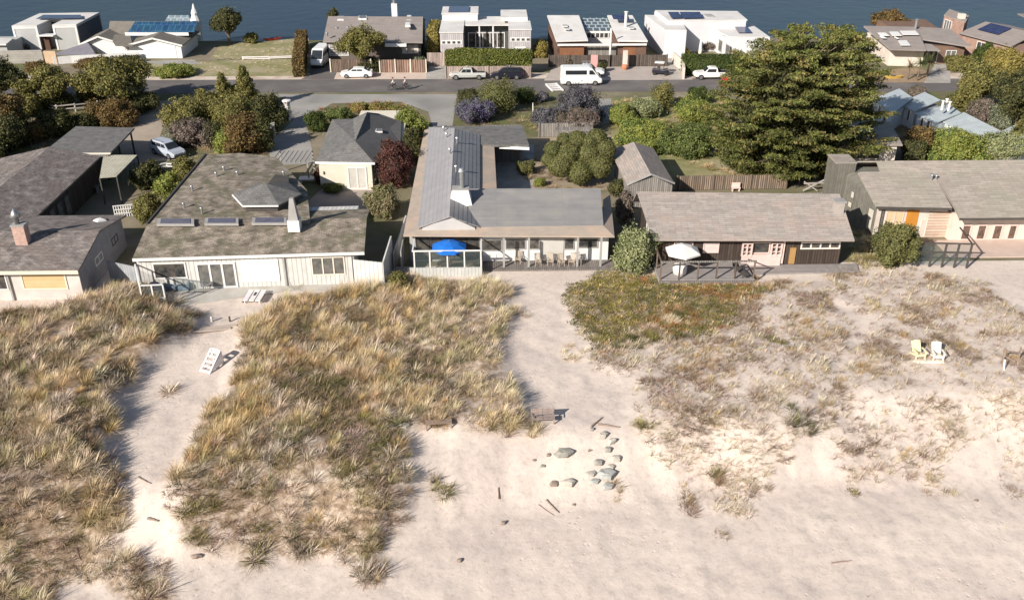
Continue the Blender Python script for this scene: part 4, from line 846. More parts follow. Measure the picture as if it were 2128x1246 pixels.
# ---- F: pale blue stepped roofs
t = house('cottage', 'pale blue cottage with a stair of four angled metal roofs', (57, 112), 'cottage')
BR = mat('pale_blue_roof', (.46, .51, .53), (.40, .44, .46), .7, .5, 0, (.5, 40, .03, .8, .04)); PB = mat('pale_blue_wall', (.62, .66, .70), (.56, .60, .64), .8, .8)
for zz, pts in ((3.0, [(1816, 205), (1869, 184), (1897, 203), (1854, 237)]), (2.9, [(1866, 215), (1922, 191), (1955, 208), (1901, 231)]), (2.8, [(1903, 235), (1972, 216), (1997, 234), (1943, 256)]), (2.7, [(1960, 253), (2003, 233), (2080, 272), (2033, 285)]), (2.6, [(2060, 282), (2112, 258), (2150, 290), (2100, 310)])):
    P_ = [G(*p, zz) for p in pts]; P_[0] = G(*pts[0], zz-.5); P_[3] = G(*pts[3], zz-.5)
    MB().slab(P_, .12).build('roof', BR, t)
    c = sum((Vector(p) for p in P_), Vector())/4; w_ = [(c+(Vector(p)-c)*.92) for p in P_]
    MB().ext([(p.x, p.y, 0) for p in w_], (0, 0, zz-.68)).build('wall', PB, t)
    W_ = Wall(w_[0], w_[3]); win(t, W_, (W_.L*.25, W_.L*.42, .8, 2.2), 1, 1, WHITE, GLASS, world=True); win(t, W_, (W_.L*.6, W_.L*.77, .8, 2.2), 1, 1, WHITE, GLASS, world=True)
for a, b_ in ((1958, 222), (1966, 218), (1972, 224)): c = G(a, b_, 3.6); pipe(t, c[0], c[1], 3.2, 4.3, .14, WHITE)

# ================================================================ FAR ROW
YB = 149.5
t = house('modern_house', 'grey and white trimmed modern house at the far left by the water', (-73, 163))
GW = mat('pale_grey_panel', (.43, .43, .43), (.39, .39, .39), .7, .7); DG = mat('charcoal_siding', (.085, .085, .10), (.065, .065, .08), 1, .7, 0, (50, .25, .03, .7, .06))
xA = G(24, 52, 4)[0]; yA = G(24, 54, 4)[1]; P1, P2, P3, P4, P5, P6 = G(24, 54, 4), G(76, 53, 4), G(108, 52, 4), G(158, 51, 4), G(206, 26, 4), G(82, 28, 4)
notch = [G(82, 43, 4), G(104, 42, 4)]
MB().ext([(P1[0], P1[1], 0), (P2[0], P2[1], 0), (P2[0]+.4, P2[1]+9, 0), (P1[0]+.2, P1[1]+9, 0)], (0, 0, 3.85)).build('wall', GW, t)
MB().ext([(P3[0], P3[1], 0), (P4[0], P4[1], 0), (P5[0], P5[1], 0), (P6[0], P6[1], 0), (P1[0]+.2, P1[1]+9, 0), (P2[0]+.4, P2[1]+9, 0), (P2[0]+.3, P2[1]+5, 0), (P3[0]+.1, P3[1]+5, 0)], (0, 0, 3.85)).build('wall', GW, t)
MB().slab([P1, P2, (P2[0]+.3, P2[1]+5, 4), (P3[0]+.1, P3[1]+5, 4), P3, P4, P5, P6], .18).build('roof', WMEM, t)
Wr = Wall(P4, P5); pan(t, Wr, (.3, Wr.L-.3, .2, 3.6), DG, 'side_wall', .05, True)
Wf = Wall(P1, P2); Wf2 = Wall(P3, P4)
for q_ in (Wf, Wf2):
    m = MB(); q_.panel(m, 0, .3, 0, 3.8, 0, .06); q_.panel(m, q_.L-.3, q_.L, 0, 3.8, 0, .06); q_.panel(m, .3, q_.L-.3, 3.5, 3.8, 0, .06); m.build('white_trim', WHITE, t)
boxp(t, (P5[0]-.2, P5[1]-.1, 0, P5[0]+.1, P5[1]+.2, 3.83), WHITE, 'corner_post')
MB().slab([G(75, 39, 4.3), G(170, 38, 4.3), G(168, 31, 4.3), G(90, 31, 4.3)], .06).build('solar_panel', SOLAR, t)
pan(t, Wall((P2[0], P2[1]+4.9), (P3[0], P3[1]+4.9)), (0, 2.3, 1.8, 3.5), GLASS, 'window', .05, True)
boxp(t, (P2[0]-.2, P2[1]-.6, 2.35, P3[0]+.2, P3[1]+.6, 2.5), WHITE, 'canopy'); boxp(t, (P2[0]+.1, P2[1]+.8, 0, P2[0]+1.3, P2[1]+1.0, 2.3), mat('brown_entry', (.10, .05, .035), (.08, .04, .03), 1, .7), 'entry_wall')
c = G(100, 96); boxp(t, (c[0]-.9, c[1]-.3, 0, c[0]+.5, c[1]-.1, 2.1), mat('yellow_paint', (.66, .52, .13), (.6, .46, .1), 1, .7), 'door')
c = G(130, 98); MB().ext([(c[0]-1.6, c[1], 0), (c[0]+1.4, c[1], 0), (c[0]+1.4, c[1], 2.0), (c[0]-.4, c[1], 2.3), (c[0]-1.6, c[1], 1.9)], (.4, 4, 0)).build('porch', GW, t); MB().slab([(c[0]-1.8, c[1]-.1, 2.1), (c[0]+1.6, c[1]-.1, 2.15), (c[0]+2.0, c[1]+4, 2.5), (c[0]-1.2, c[1]+4, 2.5)], .1).build('porch_roof', mat('slate_roof', (.16, .18, .19), (.13, .15, .16), 1, .6), t)
c = G(40, 101); MB().box(c[0]-.2, c[1]-1.1, 0, c[0]+5.6, c[1]-.6, 1.9).build('brown_wall', mat('brown_wall', (.12, .065, .045), (.09, .05, .035), 1, .8), t)
t = house('outbuilding', 'low white roofed outbuilding cut by the left edge beyond the road', (-82, 158), 'outbuilding')
MB().slab([G(-60, 92, 2.5), G(12, 92, 2.5), G(27, 80, 2.5), G(-60, 78, 2.5)], .2).build('roof', WMEM, t); a = G(-60, 94, 2.3); b_ = G(10, 94, 2.3); MB().box(a[0], a[1]+.3, 0, b_[0], a[1]+6, 2.28).build('wall', GW, t)
fencepx('fence', [(-40, 134), (92, 131)], 2.0, mat('silvery_planks', (.37, .35, .32), (.30, .28, .26), 1, .9, 0, (50, .35, .02, .75, .06)), 'silvery horizontal board fence before the grey modern house')
c = G(108, 134); single(MB().box(c[0]-.9, c[1], 0, c[0]+.9, c[1]+.2, 2.0), 'gate', mat('tan_gate', (.58, .42, .28), (.5, .36, .24), 1, .8), 'tan wooden gate at the end of the silvery fence', 'gate')
fencepx('garden_wall', [(112, 134), (150, 131), (292, 124)], 1.1, WHITE, 'low white wall in front of the white gabled house', .25, 'wall')
# white gabled house with blue panels
t = house('bungalow', 'white bungalow with two front gables, garage door and blue roof panels', (-55, 154), 'bungalow')
x0, x1 = G(272, 122)[0], G(378, 123)[0]; y = 149.5; xm = (x0+x1)/2
MB().ext([(x0, y, 0), (x1, y, 0), (x1, y, 2.15), (xm, y, 3.1), (x0, y, 2.15)], (0, 9, 0)).build('wall', WHITE, t)
TB = mat('brown_grey_roof', (.20, .18, .155), (.16, .145, .125), .8, .9)
for a, b_ in ((x0-.4, xm), (xm, x1+.4)):
    za_, zb_ = (2.12, 3.28) if a < xm-.1 else (3.28, 2.12); MB().slab([(a, y-.5, za_), (b_, y-.5, zb_), (b_, y+9.5, zb_), (a, y+9.5, za_)], .14).build('roof', TB, t); MB().bar((a, y-.53, za_-.06), (b_, y-.53, zb_-.06), .06, .26).build('barge_board', WHITE, t)
Wq = Wall((x0, y), (x1, y)); gd = pan(t, Wq, (289, 95, 366, 121), mat('garage_white', (.76, .76, .77), (.72, .72, .73), .5, .6, 0, (60, .45, .02, .85, .01)), 'garage_door', .05)
x2, x3 = G(180, 122)[0], G(240, 122)[0]; y2 = 151.5; xn = (x2+x3)/2-.4
MB().ext([(x2, y2, 0), (x3, y2, 0), (x3, y2, 2.2), (xn, y2, 3.0), (x2, y2, 2.0)], (0, 7, 0)).build('wall', WHITE, t)
for a, b_, za_, zb_ in ((x2-1.2, xn, 1.95, 3.15), (xn, x3+.3, 3.15, 2.2)): MB().slab([(a, y2-.5, za_), (b_, y2-.5, zb_), (b_, y2+7, zb_), (a, y2+7, za_)], .14).build('roof', TB, t); MB().bar((a, y2-.53, za_-.06), (b_, y2-.53, zb_-.06), .06, .26).build('barge_board', WHITE, t)
MB().box(x3, 151, 0, x0, 152, 2.2).build('wall', mat('pinkish_white_wall', (.74, .69, .69), (.7, .65, .65), 1, .8), t)
MB().slab([G(225, 70, 2.6), G(400, 72, 2.6), G(405, 45, 4.1), G(228, 44, 4.1)], .2).build('roof', TB, t)
MB().slab([G(240, 95, 2.3), G(276, 95, 2.3), G(270, 72, 2.7), G(225, 72, 2.7)], .12).build('roof', TB, t)
MB().slab([G(266, 66, 3.3), G(404, 66, 3.3), G(411, 45, 4.4), G(281, 45, 4.4)], .08).build('solar_panel', SOLARB, t)
MB().bar(G(260, 71, 2.9), G(392, 71, 2.9), .1, .5).build('fascia', WHITE, t)
P_ = [G(343, 43, 4.0), G(395, 43, 4.0), G(392, 32, 4.6), G(350, 32, 4.6)]; MB().slab(P_, .1).build('glass_roof', mat('greenhouse_glass', (.22, .26, .29), (.18, .22, .25), 1, .3, 0, (1.0, 1.5, .08, 1.8, .1)), t)
c = G(407, 46, 3.0); MB().lathe((c[0], c[1], 3.0), [(.7, -3), (.9, .3), (.55, 1.1), (.6, 1.5), (.3, 2.2), (.2, 2.6), (.05, 3.0)], 10).build('white_cowl', WHITE, t)
MB().slab([(x3-9.5, 148.6, .9), (x3-2.5, 148.6, .9), (x3-4.5, 151.2, 2.2)], .1).build('lean_to_roof', mat('slate_lilac', (.20, .19, .22), (.17, .16, .19), 1, .7), t)
c = G(292, 118); MB().slab([(c[0]-2.3, c[1], 1.2), (c[0]+.8, c[1], 1.2), (c[0]-.9, c[1]+1.5, 2.2)], .1).build('bin_shelter', mat('striped_boards', (.5, .46, .47), (.4, .36, .37), 1, .8, 0, (.3, 30, .05, .5, .1)), t)
# brown roofed ranch house
t = house('ranch_house', 'ranch house with broad taupe roof, white skylights and white chimney by the water', (-18, 148))
MB().slab([G(671, 86, 3.4), G(878, 88, 3.4), G(879, 35, 5.4), G(682, 34, 5.4)], .18).build('roof', BROWNR, t)
a, b_, c, d = G(671, 86, 3.4), G(878, 88, 3.4), G(879, 35, 5.4), G(682, 34, 5.4); MB().slab([d, c, (c[0], c[1]+5, 4), (d[0], d[1]+5, 4)], .18).build('roof', BROWNR, t)
MB().ext([(a[0]+.4, a[1]+.6, 0), (a[0]+.4, a[1]+.6, 3.3), (a[0]+.4, d[1], 5.1), (a[0]+.4, d[1]+4.7, 3.8), (a[0]+.4, d[1]+4.7, 0)], (b_[0]-a[0]-.9, 0, 0)).build('wall', mat('brown_ranch_wall', (.15, .12, .105), (.12, .1, .09), 1, .9), t)  # whole wall block in dark brown
W_ = Wall((a[0]+.4, a[1]+.6), (b_[0], a[1]+.6)); win(t, W_, (684, 91, 724, 116), 3, 5, WHITE, mat('dusky_garage_glass', (.25, .22, .25), (.2, .18, .2), 1, .4), 'garage_door', .14); win(t, W_, (835, 92, 870, 112), 3, 1, GREYT, STUC)
for p in ((701, 45, 715, 37), (845, 45, 855, 35), (842, 57, 853, 50)): skyl(t, [(p[0], p[1]), (p[2], p[1]), (p[2], p[3]), (p[0]+1, p[3])], 4.9, WHITE, .25)
skyl(t, [(745, 42), (762, 42), (762, 36), (746, 36)], 5.1, GLASS, .25)
c = G(820, 34, 5.3); MB().box(c[0]-.45, c[1], 4.5, c[0]+.45, c[1]+.9, 7.2).build('chimney', WHITE, t); pipe(t, c[0], c[1]+.4, 7.2, 7.6, .2, METAL)
for p in ((700, 62), (723, 61), (680, 73)): c = G(*p, 4.2); pipe(t, c[0], c[1], 4, 4.5, .15)
boxp(t, (-15.8, 142.2, 3.3, -12.6, 142.8, 3.7), WHITE, 'canopy')
c = G(862, 115); t2 = house('garden_shed', 'pale dome topped garden shed in the yard of the ranch house', c, 'shed'); MB().lathe((c[0], c[1], 0), [(1.1, 0), (1.15, 1.5), (.8, 2.2), (.2, 2.5)], 12).build('wall', STUC, t2); boxp(t2, (c[0]-.3, c[1]-1.16, 0, c[0]+.3, c[1]-1.05, 1.6), WHITE, 'door')
fencepx('fence', [(688, 150), (772, 150)], 1.9, BPLANK, 'dark plank fence behind the white sedan', posts=4, cap=CREAM)
fencepx('fence', [(790, 151), (886, 151)], 1.9, mat('striped_fence', (.33, .22, .17), (.2, .13, .1), 1.5, .9, 0, (.35, 40, .06, .35, .35), stretch=(3, .4, 1)), 'striped brown and grey plank fence behind the two cyclists', posts=2.2, cap=CREAM)
fencepx('fence', [(888, 137), (927, 137)], 2.0, PPLANK, 'pinkish plank gate fence between ranch house and clipped hedge')
# white modern house 4
t = house('modern_house', 'white and grey modern house with twin garage wings and glass courtyard behind the clipped hedge', (-1, 152))
y = 147.5; xa_, xb_ = G(917, 118)[0], G(964, 118)[0]; LG = mat('cool_white_wall', (.60, .62, .64), (.55, .57, .59), .8, .7); LGP = mat('pale_lilac_planks', (.50, .47, .48), (.42, .39, .40), 1.2, .8, 0, (.3, 40, .03, .6, .1))
def zz_(px_, py_, Y): d = ray(px_, py_); return CAMH + d[2]*Y/d[1]
h1 = zz_(940, 69, y)
MB().box(xa_, y, 0, xb_, y+12, h1).build('wall', LGP, t); MB().box(xa_-.1, y-.1, h1+.002, xb_+.05, y+9, h1+.15).build('roof', WMEM, t)
MB().box(xa_, y+9, h1+.003, xb_+2.2, y+15, h1+1.0).build('upper_wall', LG, t); MB().box(xa_-.1, y+8.9, h1+1.001, xb_+2.3, y+15, h1+1.15).build('upper_roof', WMEM, t)
boxp(t, (xa_+1, y+10, h1+1.16, xb_+.8, y+14.2, h1+1.3), SOLAR, 'solar_panel')
xc_, xd_ = G(1058, 118)[0], G(1102, 118)[0]; h2 = zz_(1080, 63, y)
MB().box(xc_, y, 0, xd_, y+12, h2).build('wall', LGP, t); MB().box(xc_-.1, y-.1, h2+.002, xd_+.1, y+12, h2+.15).build('roof', WMEM, t); boxp(t, (xc_-1.2, y+6, h2+.16, xd_-.3, y+12.3, h2+.7), WMEM, 'upper_roof')
MB().box(xb_, y+7, 0, xc_, y+12, h1-.2).build('wall', mat('glass_court_dark', (.06, .07, .07), (.1, .1, .1), 1, .3), t)
MB().box(xb_+.01, y+5.5, h1-.1, xc_-.01, y+12.2, h1+.05).build('roof', WMEM, t)
Wc = Wall((xb_, y+7), (xc_, y+7)); win(t, Wc, (.6, Wc.L-.6, .2, 2.7), 5, 1, WHITE, GLASS, world=True, fw=.12)
for k in range(2): x = xb_+2.5+k*2.2; MB().tube((x, y+5.7, 0), (x, y+5.7, h1-.12), .13).build('column', WHITE, t)
W1_, W2_ = Wall((xa_, y), (xb_, y)), Wall((xc_, y), (xd_, y))
for W_, zt in ((W1_, h1), (W2_, h2)):
    pan(t, W_, (.15, W_.L-.15, zt-1.75, zt-1.1), WHITE, 'garage_band', .05, True)
    for k in range(4): pan(t, W_, (.35+k*.78, .8+k*.78, zt-1.6, zt-1.25), GLASS, 'window', .03, True, .05)
pan(t, W2_, (.9, 2.6, .1, 2.0), WHITE, 'door', .06, True)
for k in range(7): c = (xb_+.9+k*1.1, y+3.5, 0)
fencepx('fence', [(927, 163), (1102, 162)], 1.75, PPLANK, 'pinkish plank fence under the clipped hedge, behind the silver pickup', posts=2.6)
# beige twin roof house 5
t = house('courtyard_house', 'house with two pale sloping roof wings, glazed grid roof between and brown plank front', (17, 150))
yf_ = G(1240, 150)[1]+5; zt = 3.3
P_ = [(G(1156, 85, zt)), (G(1222, 83, zt)), G(1203, 32, 4.6), G(1137, 32, 4.6)]; Q_ = [G(1284, 84, zt), G(1346, 85, zt), G(1314, 32, 4.6), G(1262, 32, 4.6)]
BW = mat('brown_timber_front', (.17, .10, .075), (.12, .07, .055), 1.3, .85, 0, (3.6, .3, .02, .7, .3)); yfr = P_[0][1]+.4
for R_a in (P_, Q_):
    MB().slab(R_a, .22).build('roof', WMEM, t)
    MB().ext([(R_a[0][0]+.15, R_a[0][1]+.4, 0), (R_a[1][0]-.1, R_a[1][1]+.4, 0), (R_a[2][0]-.1, R_a[2][1]-.4, 0), (R_a[3][0]+.15, R_a[3][1]-.4, 0)], (0, 0, 3.05)).build('wall', BW, t)
MB().box(P_[1][0]-.1, P_[1][1]+.5, 0, Q_[0][0]+.1, P_[1][1]+.8, 2.4).build('wall', GPLANK, t)
MB().slab([G(1213, 63, 3.2), G(1275, 63, 3.2), G(1262, 37, 4.1), G(1194, 38, 4.1)], .1).build('glass_roof', mat('grid_roof_glass', (.11, .13, .14), (.09, .11, .12), 1, .2, 0, (1.05, 1.25, .12, 4, .1), spec=.6), t)
yy = G(1213, 66, 3.1)[1]; MB().box(P_[1][0], yy+.4, 0, Q_[0][0]+1.2, yy+1, 3.05).build('wall', WHITE, t); W_ = Wall((P_[1][0]+.3, yy+.4), (Q_[0][0]+1, yy+.4)); win(t, W_, (.1, W_.L-.1, 1.9, 2.9), 7, 1, WHITE, GLASS, world=True, fw=.14)
MB().box(P_[0][0]+.2, yfr-.65, 2.55, Q_[1][0]-.1, yfr-.45, 2.85).build('white_beam', WHITE, t); a = G(1258, 112); MB().box(a[0]-.13, yfr-.8, 0, a[0]+.13, yfr-.66, 5.2).build('white_post', WHITE, t)
MB().slab([G(1275, 40, 5.0), G(1308, 40, 5.0), G(1305, 31, 5.3), G(1271, 31, 5.3)], .05).build('solar_panel', SOLAR, t); c = G(1300, 52, 4.3); pipe(t, c[0], c[1], 3.9, 6.3, .22, WHITE)
for p in ((1168, 54), (1172, 60), (1306, 58)): skyl(t, [(p[0], p[1]+2), (p[0]+12, p[1]+2), (p[0]+11, p[1]-1), (p[0], p[1]-1)], 4.1, GREYT, .1)
boxp(t, (P_[0][0]+.6, yfr-.16, .2, P_[1][0]-.6, yfr-.03, 2.4), mat('rust_panel', (.26, .12, .06), (.2, .09, .05), 1, .8), 'garage_door'); boxp(t, (Q_[0][0]+.9, yfr-.16, .2, Q_[1][0]-.4, yfr-.03, 2.4), MATS['rust_panel'], 'garage_door')
fencepx('fence', [(1140, 139), (1268, 139), (1385, 138)], 1.75, mat('dark_fence', (.13, .105, .09), (.085, .07, .06), 1.5, .9, 0, (.3, 40, .04, .5, .25)), 'dark brown plank fence behind the white van', posts=3)
# white modern house 6
t = house('modern_house', 'large white stepped modern house with dark solar panels and a glass courtyard', (36, 158))
h = 4.2; WW = mat('bright_white_wall', (.63, .625, .65), (.58, .575, .60), .5, .75)
pa, pb, pc, pd = G(1388, 66, h), G(1427, 65, h), G(1410, 35, h), G(1340, 33, h)
pa = G(1383, 64, h)
MB().ext([(p[0], p[1], 0) for p in (pa, pb, pc, pd)], (0, 0, h)).build('wall', WW, t); MB().slab([(p[0], p[1], h+.15) for p in (pa, pb, pc, pd)], .148).build('roof', WMEM, t)
ra, rb_, rc, rd = G(1388, 44, 4.9), G(1551, 42, 4.9), G(1530, 24, 4.9), G(1360, 22, 4.9)
MB().ext([(p[0], p[1], 0) for p in (ra, rb_, rc, rd)], (0, 0, 4.75)).build('wall', WW, t); MB().slab([(p[0]*1.004, p[1], 4.95) for p in (ra, rb_, rc, rd)], .19).build('roof', WMEM, t)
for a, b_ in ((1394, 1418), (1418, 1462)): MB().slab([G(a+2, 38, 5.2), G(b_, 37, 5.2), G(b_-8, 25, 5.5), G(a-6, 25, 5.5)], .06).build('solar_panel', SOLAR, t)
MB().slab([G(1470, 34, 5.1), G(1486, 34, 5.1), G(1478, 29, 5.2), G(1462, 29, 5.2)], .1).build('skylight', GREYT, t)
h3 = 3.4; qa, qb, qc, qd = G(1516, 79, h3), G(1600, 80, h3), G(1560, 52, h3), G(1478, 55, h3)
MB().ext([(p[0], p[1], 0) for p in (qa, qb, qc, qd)], (0, 0, h3)).build('wall', WW, t); MB().slab([(p[0], p[1], h3+.2) for p in (G(1500, 72, h3), qa, qb, qc, qd)], .19).build('roof', WMEM, t)
MB().slab([G(1535, 68, 3.8), G(1563, 68, 3.8), G(1553, 56, 3.9), G(1527, 56, 3.9)], .06).build('solar_panel', SOLAR, t)
cy_ = G(1430, 62, 2)[1]+3; W_ = Wall((pb[0]+.1, cy_+5), (qd[0]+1.5, cy_+5)); MB().box(pb[0]-.3, cy_+5, 0, qd[0]+2, cy_+6, 3.3).build('wall', DARKT, t); win(t, W_, (.1, W_.L-.1, .1, 3.1), 4, 1, DARKT, GLASS, world=True, fw=.1)
Wz = Wall(pd, pa); win(t, Wz, (1.2, 1.8, 2.0, 3.2), 1, 1, GREYT, GLASSB, world=True)
W_ = Wall(qd, qa)
for k in range(4): win(t, W_, (1+k*3.2, 2.6+k*3.2, .5, 2.3), 1, 1, GREYT, GLASSB, world=True)
fencepx('garden_wall', [(1420, 165), (1418, 148), (1398, 131)], 1.7, STUC, 'pale stucco wall beside the drive of the white modern house', .3, 'wall')
# taupe roof house 7
t = house('ranch_house', 'taupe roofed house with slanted white skylights behind the big cypress', (60, 152))
MB().slab([G(1850, 102, 3.0), G(1925, 104, 3.0), G(1905, 56, 4.6), G(1795, 54, 4.6)], .2).build('roof', BROWNR, t); MB().slab([G(1910, 80, 3.6), G(2018, 97, 3.0), G(1975, 60, 4.3), G(1905, 56, 4.59)], .2).build('roof', BROWNR, t); MB().slab([G(1905, 104, 2.9), G(1955, 105, 2.9), G(1935, 92, 3.3), G(1905, 90, 3.3)], .15).build('roof', BROWNR, t)
rp = [Vector(G(*q)) for q in ((1850, 102, 2.6), (1925, 104, 2.6), (1905, 60, 3.2), (1800, 60, 3.2))]; rc_ = sum(rp, Vector())/4; rp = [rc_+(q-rc_)*.95 for q in rp]; MB().ext([(q.x, q.y, 0) for q in rp], (0, 0, 2.7)).build('wall', STUC, t)
a2, b2 = G(1925, 101, 2.6), G(2012, 101, 2.6); MB().ext([(a2[0], a2[1]+1, 0), (b2[0], b2[1]+1, 0), (b2[0]+2, 163, 0), (a2[0], 163, 0)], (0, 0, 2.7)).build('wall', mat('warm_brown_wall', (.22, .14, .1), (.16, .1, .08), 1, .8), t)
W_ = Wall((a2[0], a2[1]+1), (b2[0], b2[1]+1)); win(t, W_, (.8, 2.4, .2, 2.1), 1, 1, WHITE, GLASS, world=True); win(t, W_, (3.6, 5.2, .8, 2.1), 2, 1, WHITE, GLASSB, world=True)
for p in ((1824, 1848, 68, 74), (1848, 1874, 66, 74), (1870, 1910, 64, 72), (1866, 1892, 84, 94), (1828, 1842, 75, 79), (1858, 1868, 76, 80)): MB().slab([G(p[0]+6, p[3], 4.32-(p[3]-70)*.035), G(p[1], p[3], 4.32-(p[3]-70)*.035), G(p[1]-8, p[2], 4.50-(p[3]-70)*.035), G(p[0], p[2], 4.50-(p[3]-70)*.035)], .08).build('skylight', WHITE, t)
c = G(1902, 60, 4.5); pipe(t, c[0], c[1], 4.3, 5.9, .2, METAL)
# terracotta house 8
t = house('brick_house', 'reddish brick house with tall end block at the top right by the water', (84, 160))
bx = [G(1950, 64, 3.5), G(1990, 72, 3.5)]
tw0, tw1 = G(1948, 70, 0), G(1988, 80, 0)
W0_, W1x = G2(1950, 92), G2(1991, 108)
MB().ext([(W0_[0], W0_[1], 0), (W1x[0], W1x[1], 0), (W1x[0]+3, W1x[1]+5, 0), (W0_[0]+3, W0_[1]+5, 0)], (0, 0, 4.6)).build('wall', TERRA, t); MB().ext([(W0_[0]-.1, W0_[1], 4.601), (W1x[0]+.1, W1x[1]-.1, 4.601), (W1x[0]+3, W1x[1]+5, 4.601), (W0_[0]+3, W0_[1]+5, 4.601)], (0, 0, .12)).build('roof', SHD, t)
W_ = Wall(W0_, W1x); win(t, W_, (.4, 2.4, 2.2, 4.2), 3, 1, WHITE, GLASSB, world=True); W2x = Wall((W1x[0]+.1, W1x[1]+.1), G2(2093, 136)); LW = W2x.L
q = MB(); W2x.panel(q, 0, LW, 0, 3.0, -6, 0); q.build('wall', TERRA, t)
MB().slab([W2x.pt(-.3, 3.0, .5), W2x.pt(LW+.3, 3.0, .5), W2x.pt(LW, 4.4, -4.5), W2x.pt(0, 4.4, -4.5)], .15).build('roof', BROWNR, t); MB().slab([W2x.pt(0, 4.395, -4.5), W2x.pt(LW, 4.395, -4.5), W2x.pt(LW+6, 3.4, -10), W2x.pt(0, 3.4, -10)], .15).build('roof', BROWNR, t)
for u, ww in ((3.2, 1.7), (LW-4.5, 1.2)): win(t, W2x, (u, u+ww, .9, 2.4), 2, 1, WHITE, GLASS, world=True)
MB().slab([W2x.pt(1.5, 3.75, -1.4), W2x.pt(5.5, 3.75, -1.4), W2x.pt(5.5, 4.5, -4.0), W2x.pt(1.5, 4.5, -4.0)], .06).build('solar_panel', SOLAR, t)
MB().box(92, 150, 0, 130, 160, 3.0).build('wall', TERRA, t); MB().box(91.5, 149.5, 3.001, 130, 165, 3.2).build('roof', BROWNR, t)
for k in range(4): c = (93+k*3, 153, 0); MB().lathe((c[0], c[1], 3.2), [(.5, 0), (.5, .15), (.3, .3)], 8).build('roof_vent', WHITE, t)
c = (W1x[0]+.6, W1x[1]+2.6); MB().box(c[0]-.5, c[1]-.4, 4.73, c[0]+.5, c[1]+.4, 5.5).build('chimney', STUC, t)
# fences in the middle distance
fencepx('fence', [(1405, 395), (1632, 392)], 1.55, mat('mixed_weathered_boards', (.32, .24, .18), (.19, .145, .115), 1.5, .9, 0, (.22, 40, .05, .35, .4), stretch=(3, .4, 1)), 'weathered board fence behind the dark brown cottage, before the dry lawn', posts=3)
fencepx('fence', [(820, 560), (845, 480)], 1.6, WPLANK, 'pale fence between the mossy roofed and metal roofed houses')
fencepx('gate', [(1655, 408), (1735, 405)], .35, GPLANK, 'low boards under the crossed grey gate braces', cat='gate')
a, b_ = G(1668, 400), G(1730, 398); q = MB(); q.bar((a[0], a[1], .2), (b_[0], b_[1], 1.9), .12); q.bar((a[0], a[1], 1.0), (b_[0], b_[1], 1.0), .12); q.bar((a[0], a[1], 1.2), (b_[0]*.5+a[0]*.5, b_[1], .1), .12); q.bar((b_[0]-.5, b_[1], 1.9), (b_[0]+.3, b_[1], .1), .12)
single(q, 'gate_brace', mat('silver_wood', (.45, .41, .38), (.36, .33, .3), 2, .9), 'crossed silver timber braces beside the dark olive house wall', 'gate')
fencepx('fence', [(1120, 285), (1230, 283)], 1.7, GPLANK, 'short grey fence under the purple grey bushes', posts=2)
a = G(1195, 268, 2.2); t = house('garden_arbor', 'small flat topped timber arbor beside the cloud pruned tree', a, 'arbor'); boxp(t, (a[0]-2.2, a[1]-.5, 2.1, a[0]+2, a[1]+.7, 2.22), GPLANK, 'roof')
for dx in (-2, 1.8):
    for dy in (-.4, .5): boxp(t, (a[0]+dx, a[1]+dy, 0, a[0]+dx+.12, a[1]+dy+.12, 2.09), GPLANK, 'post')
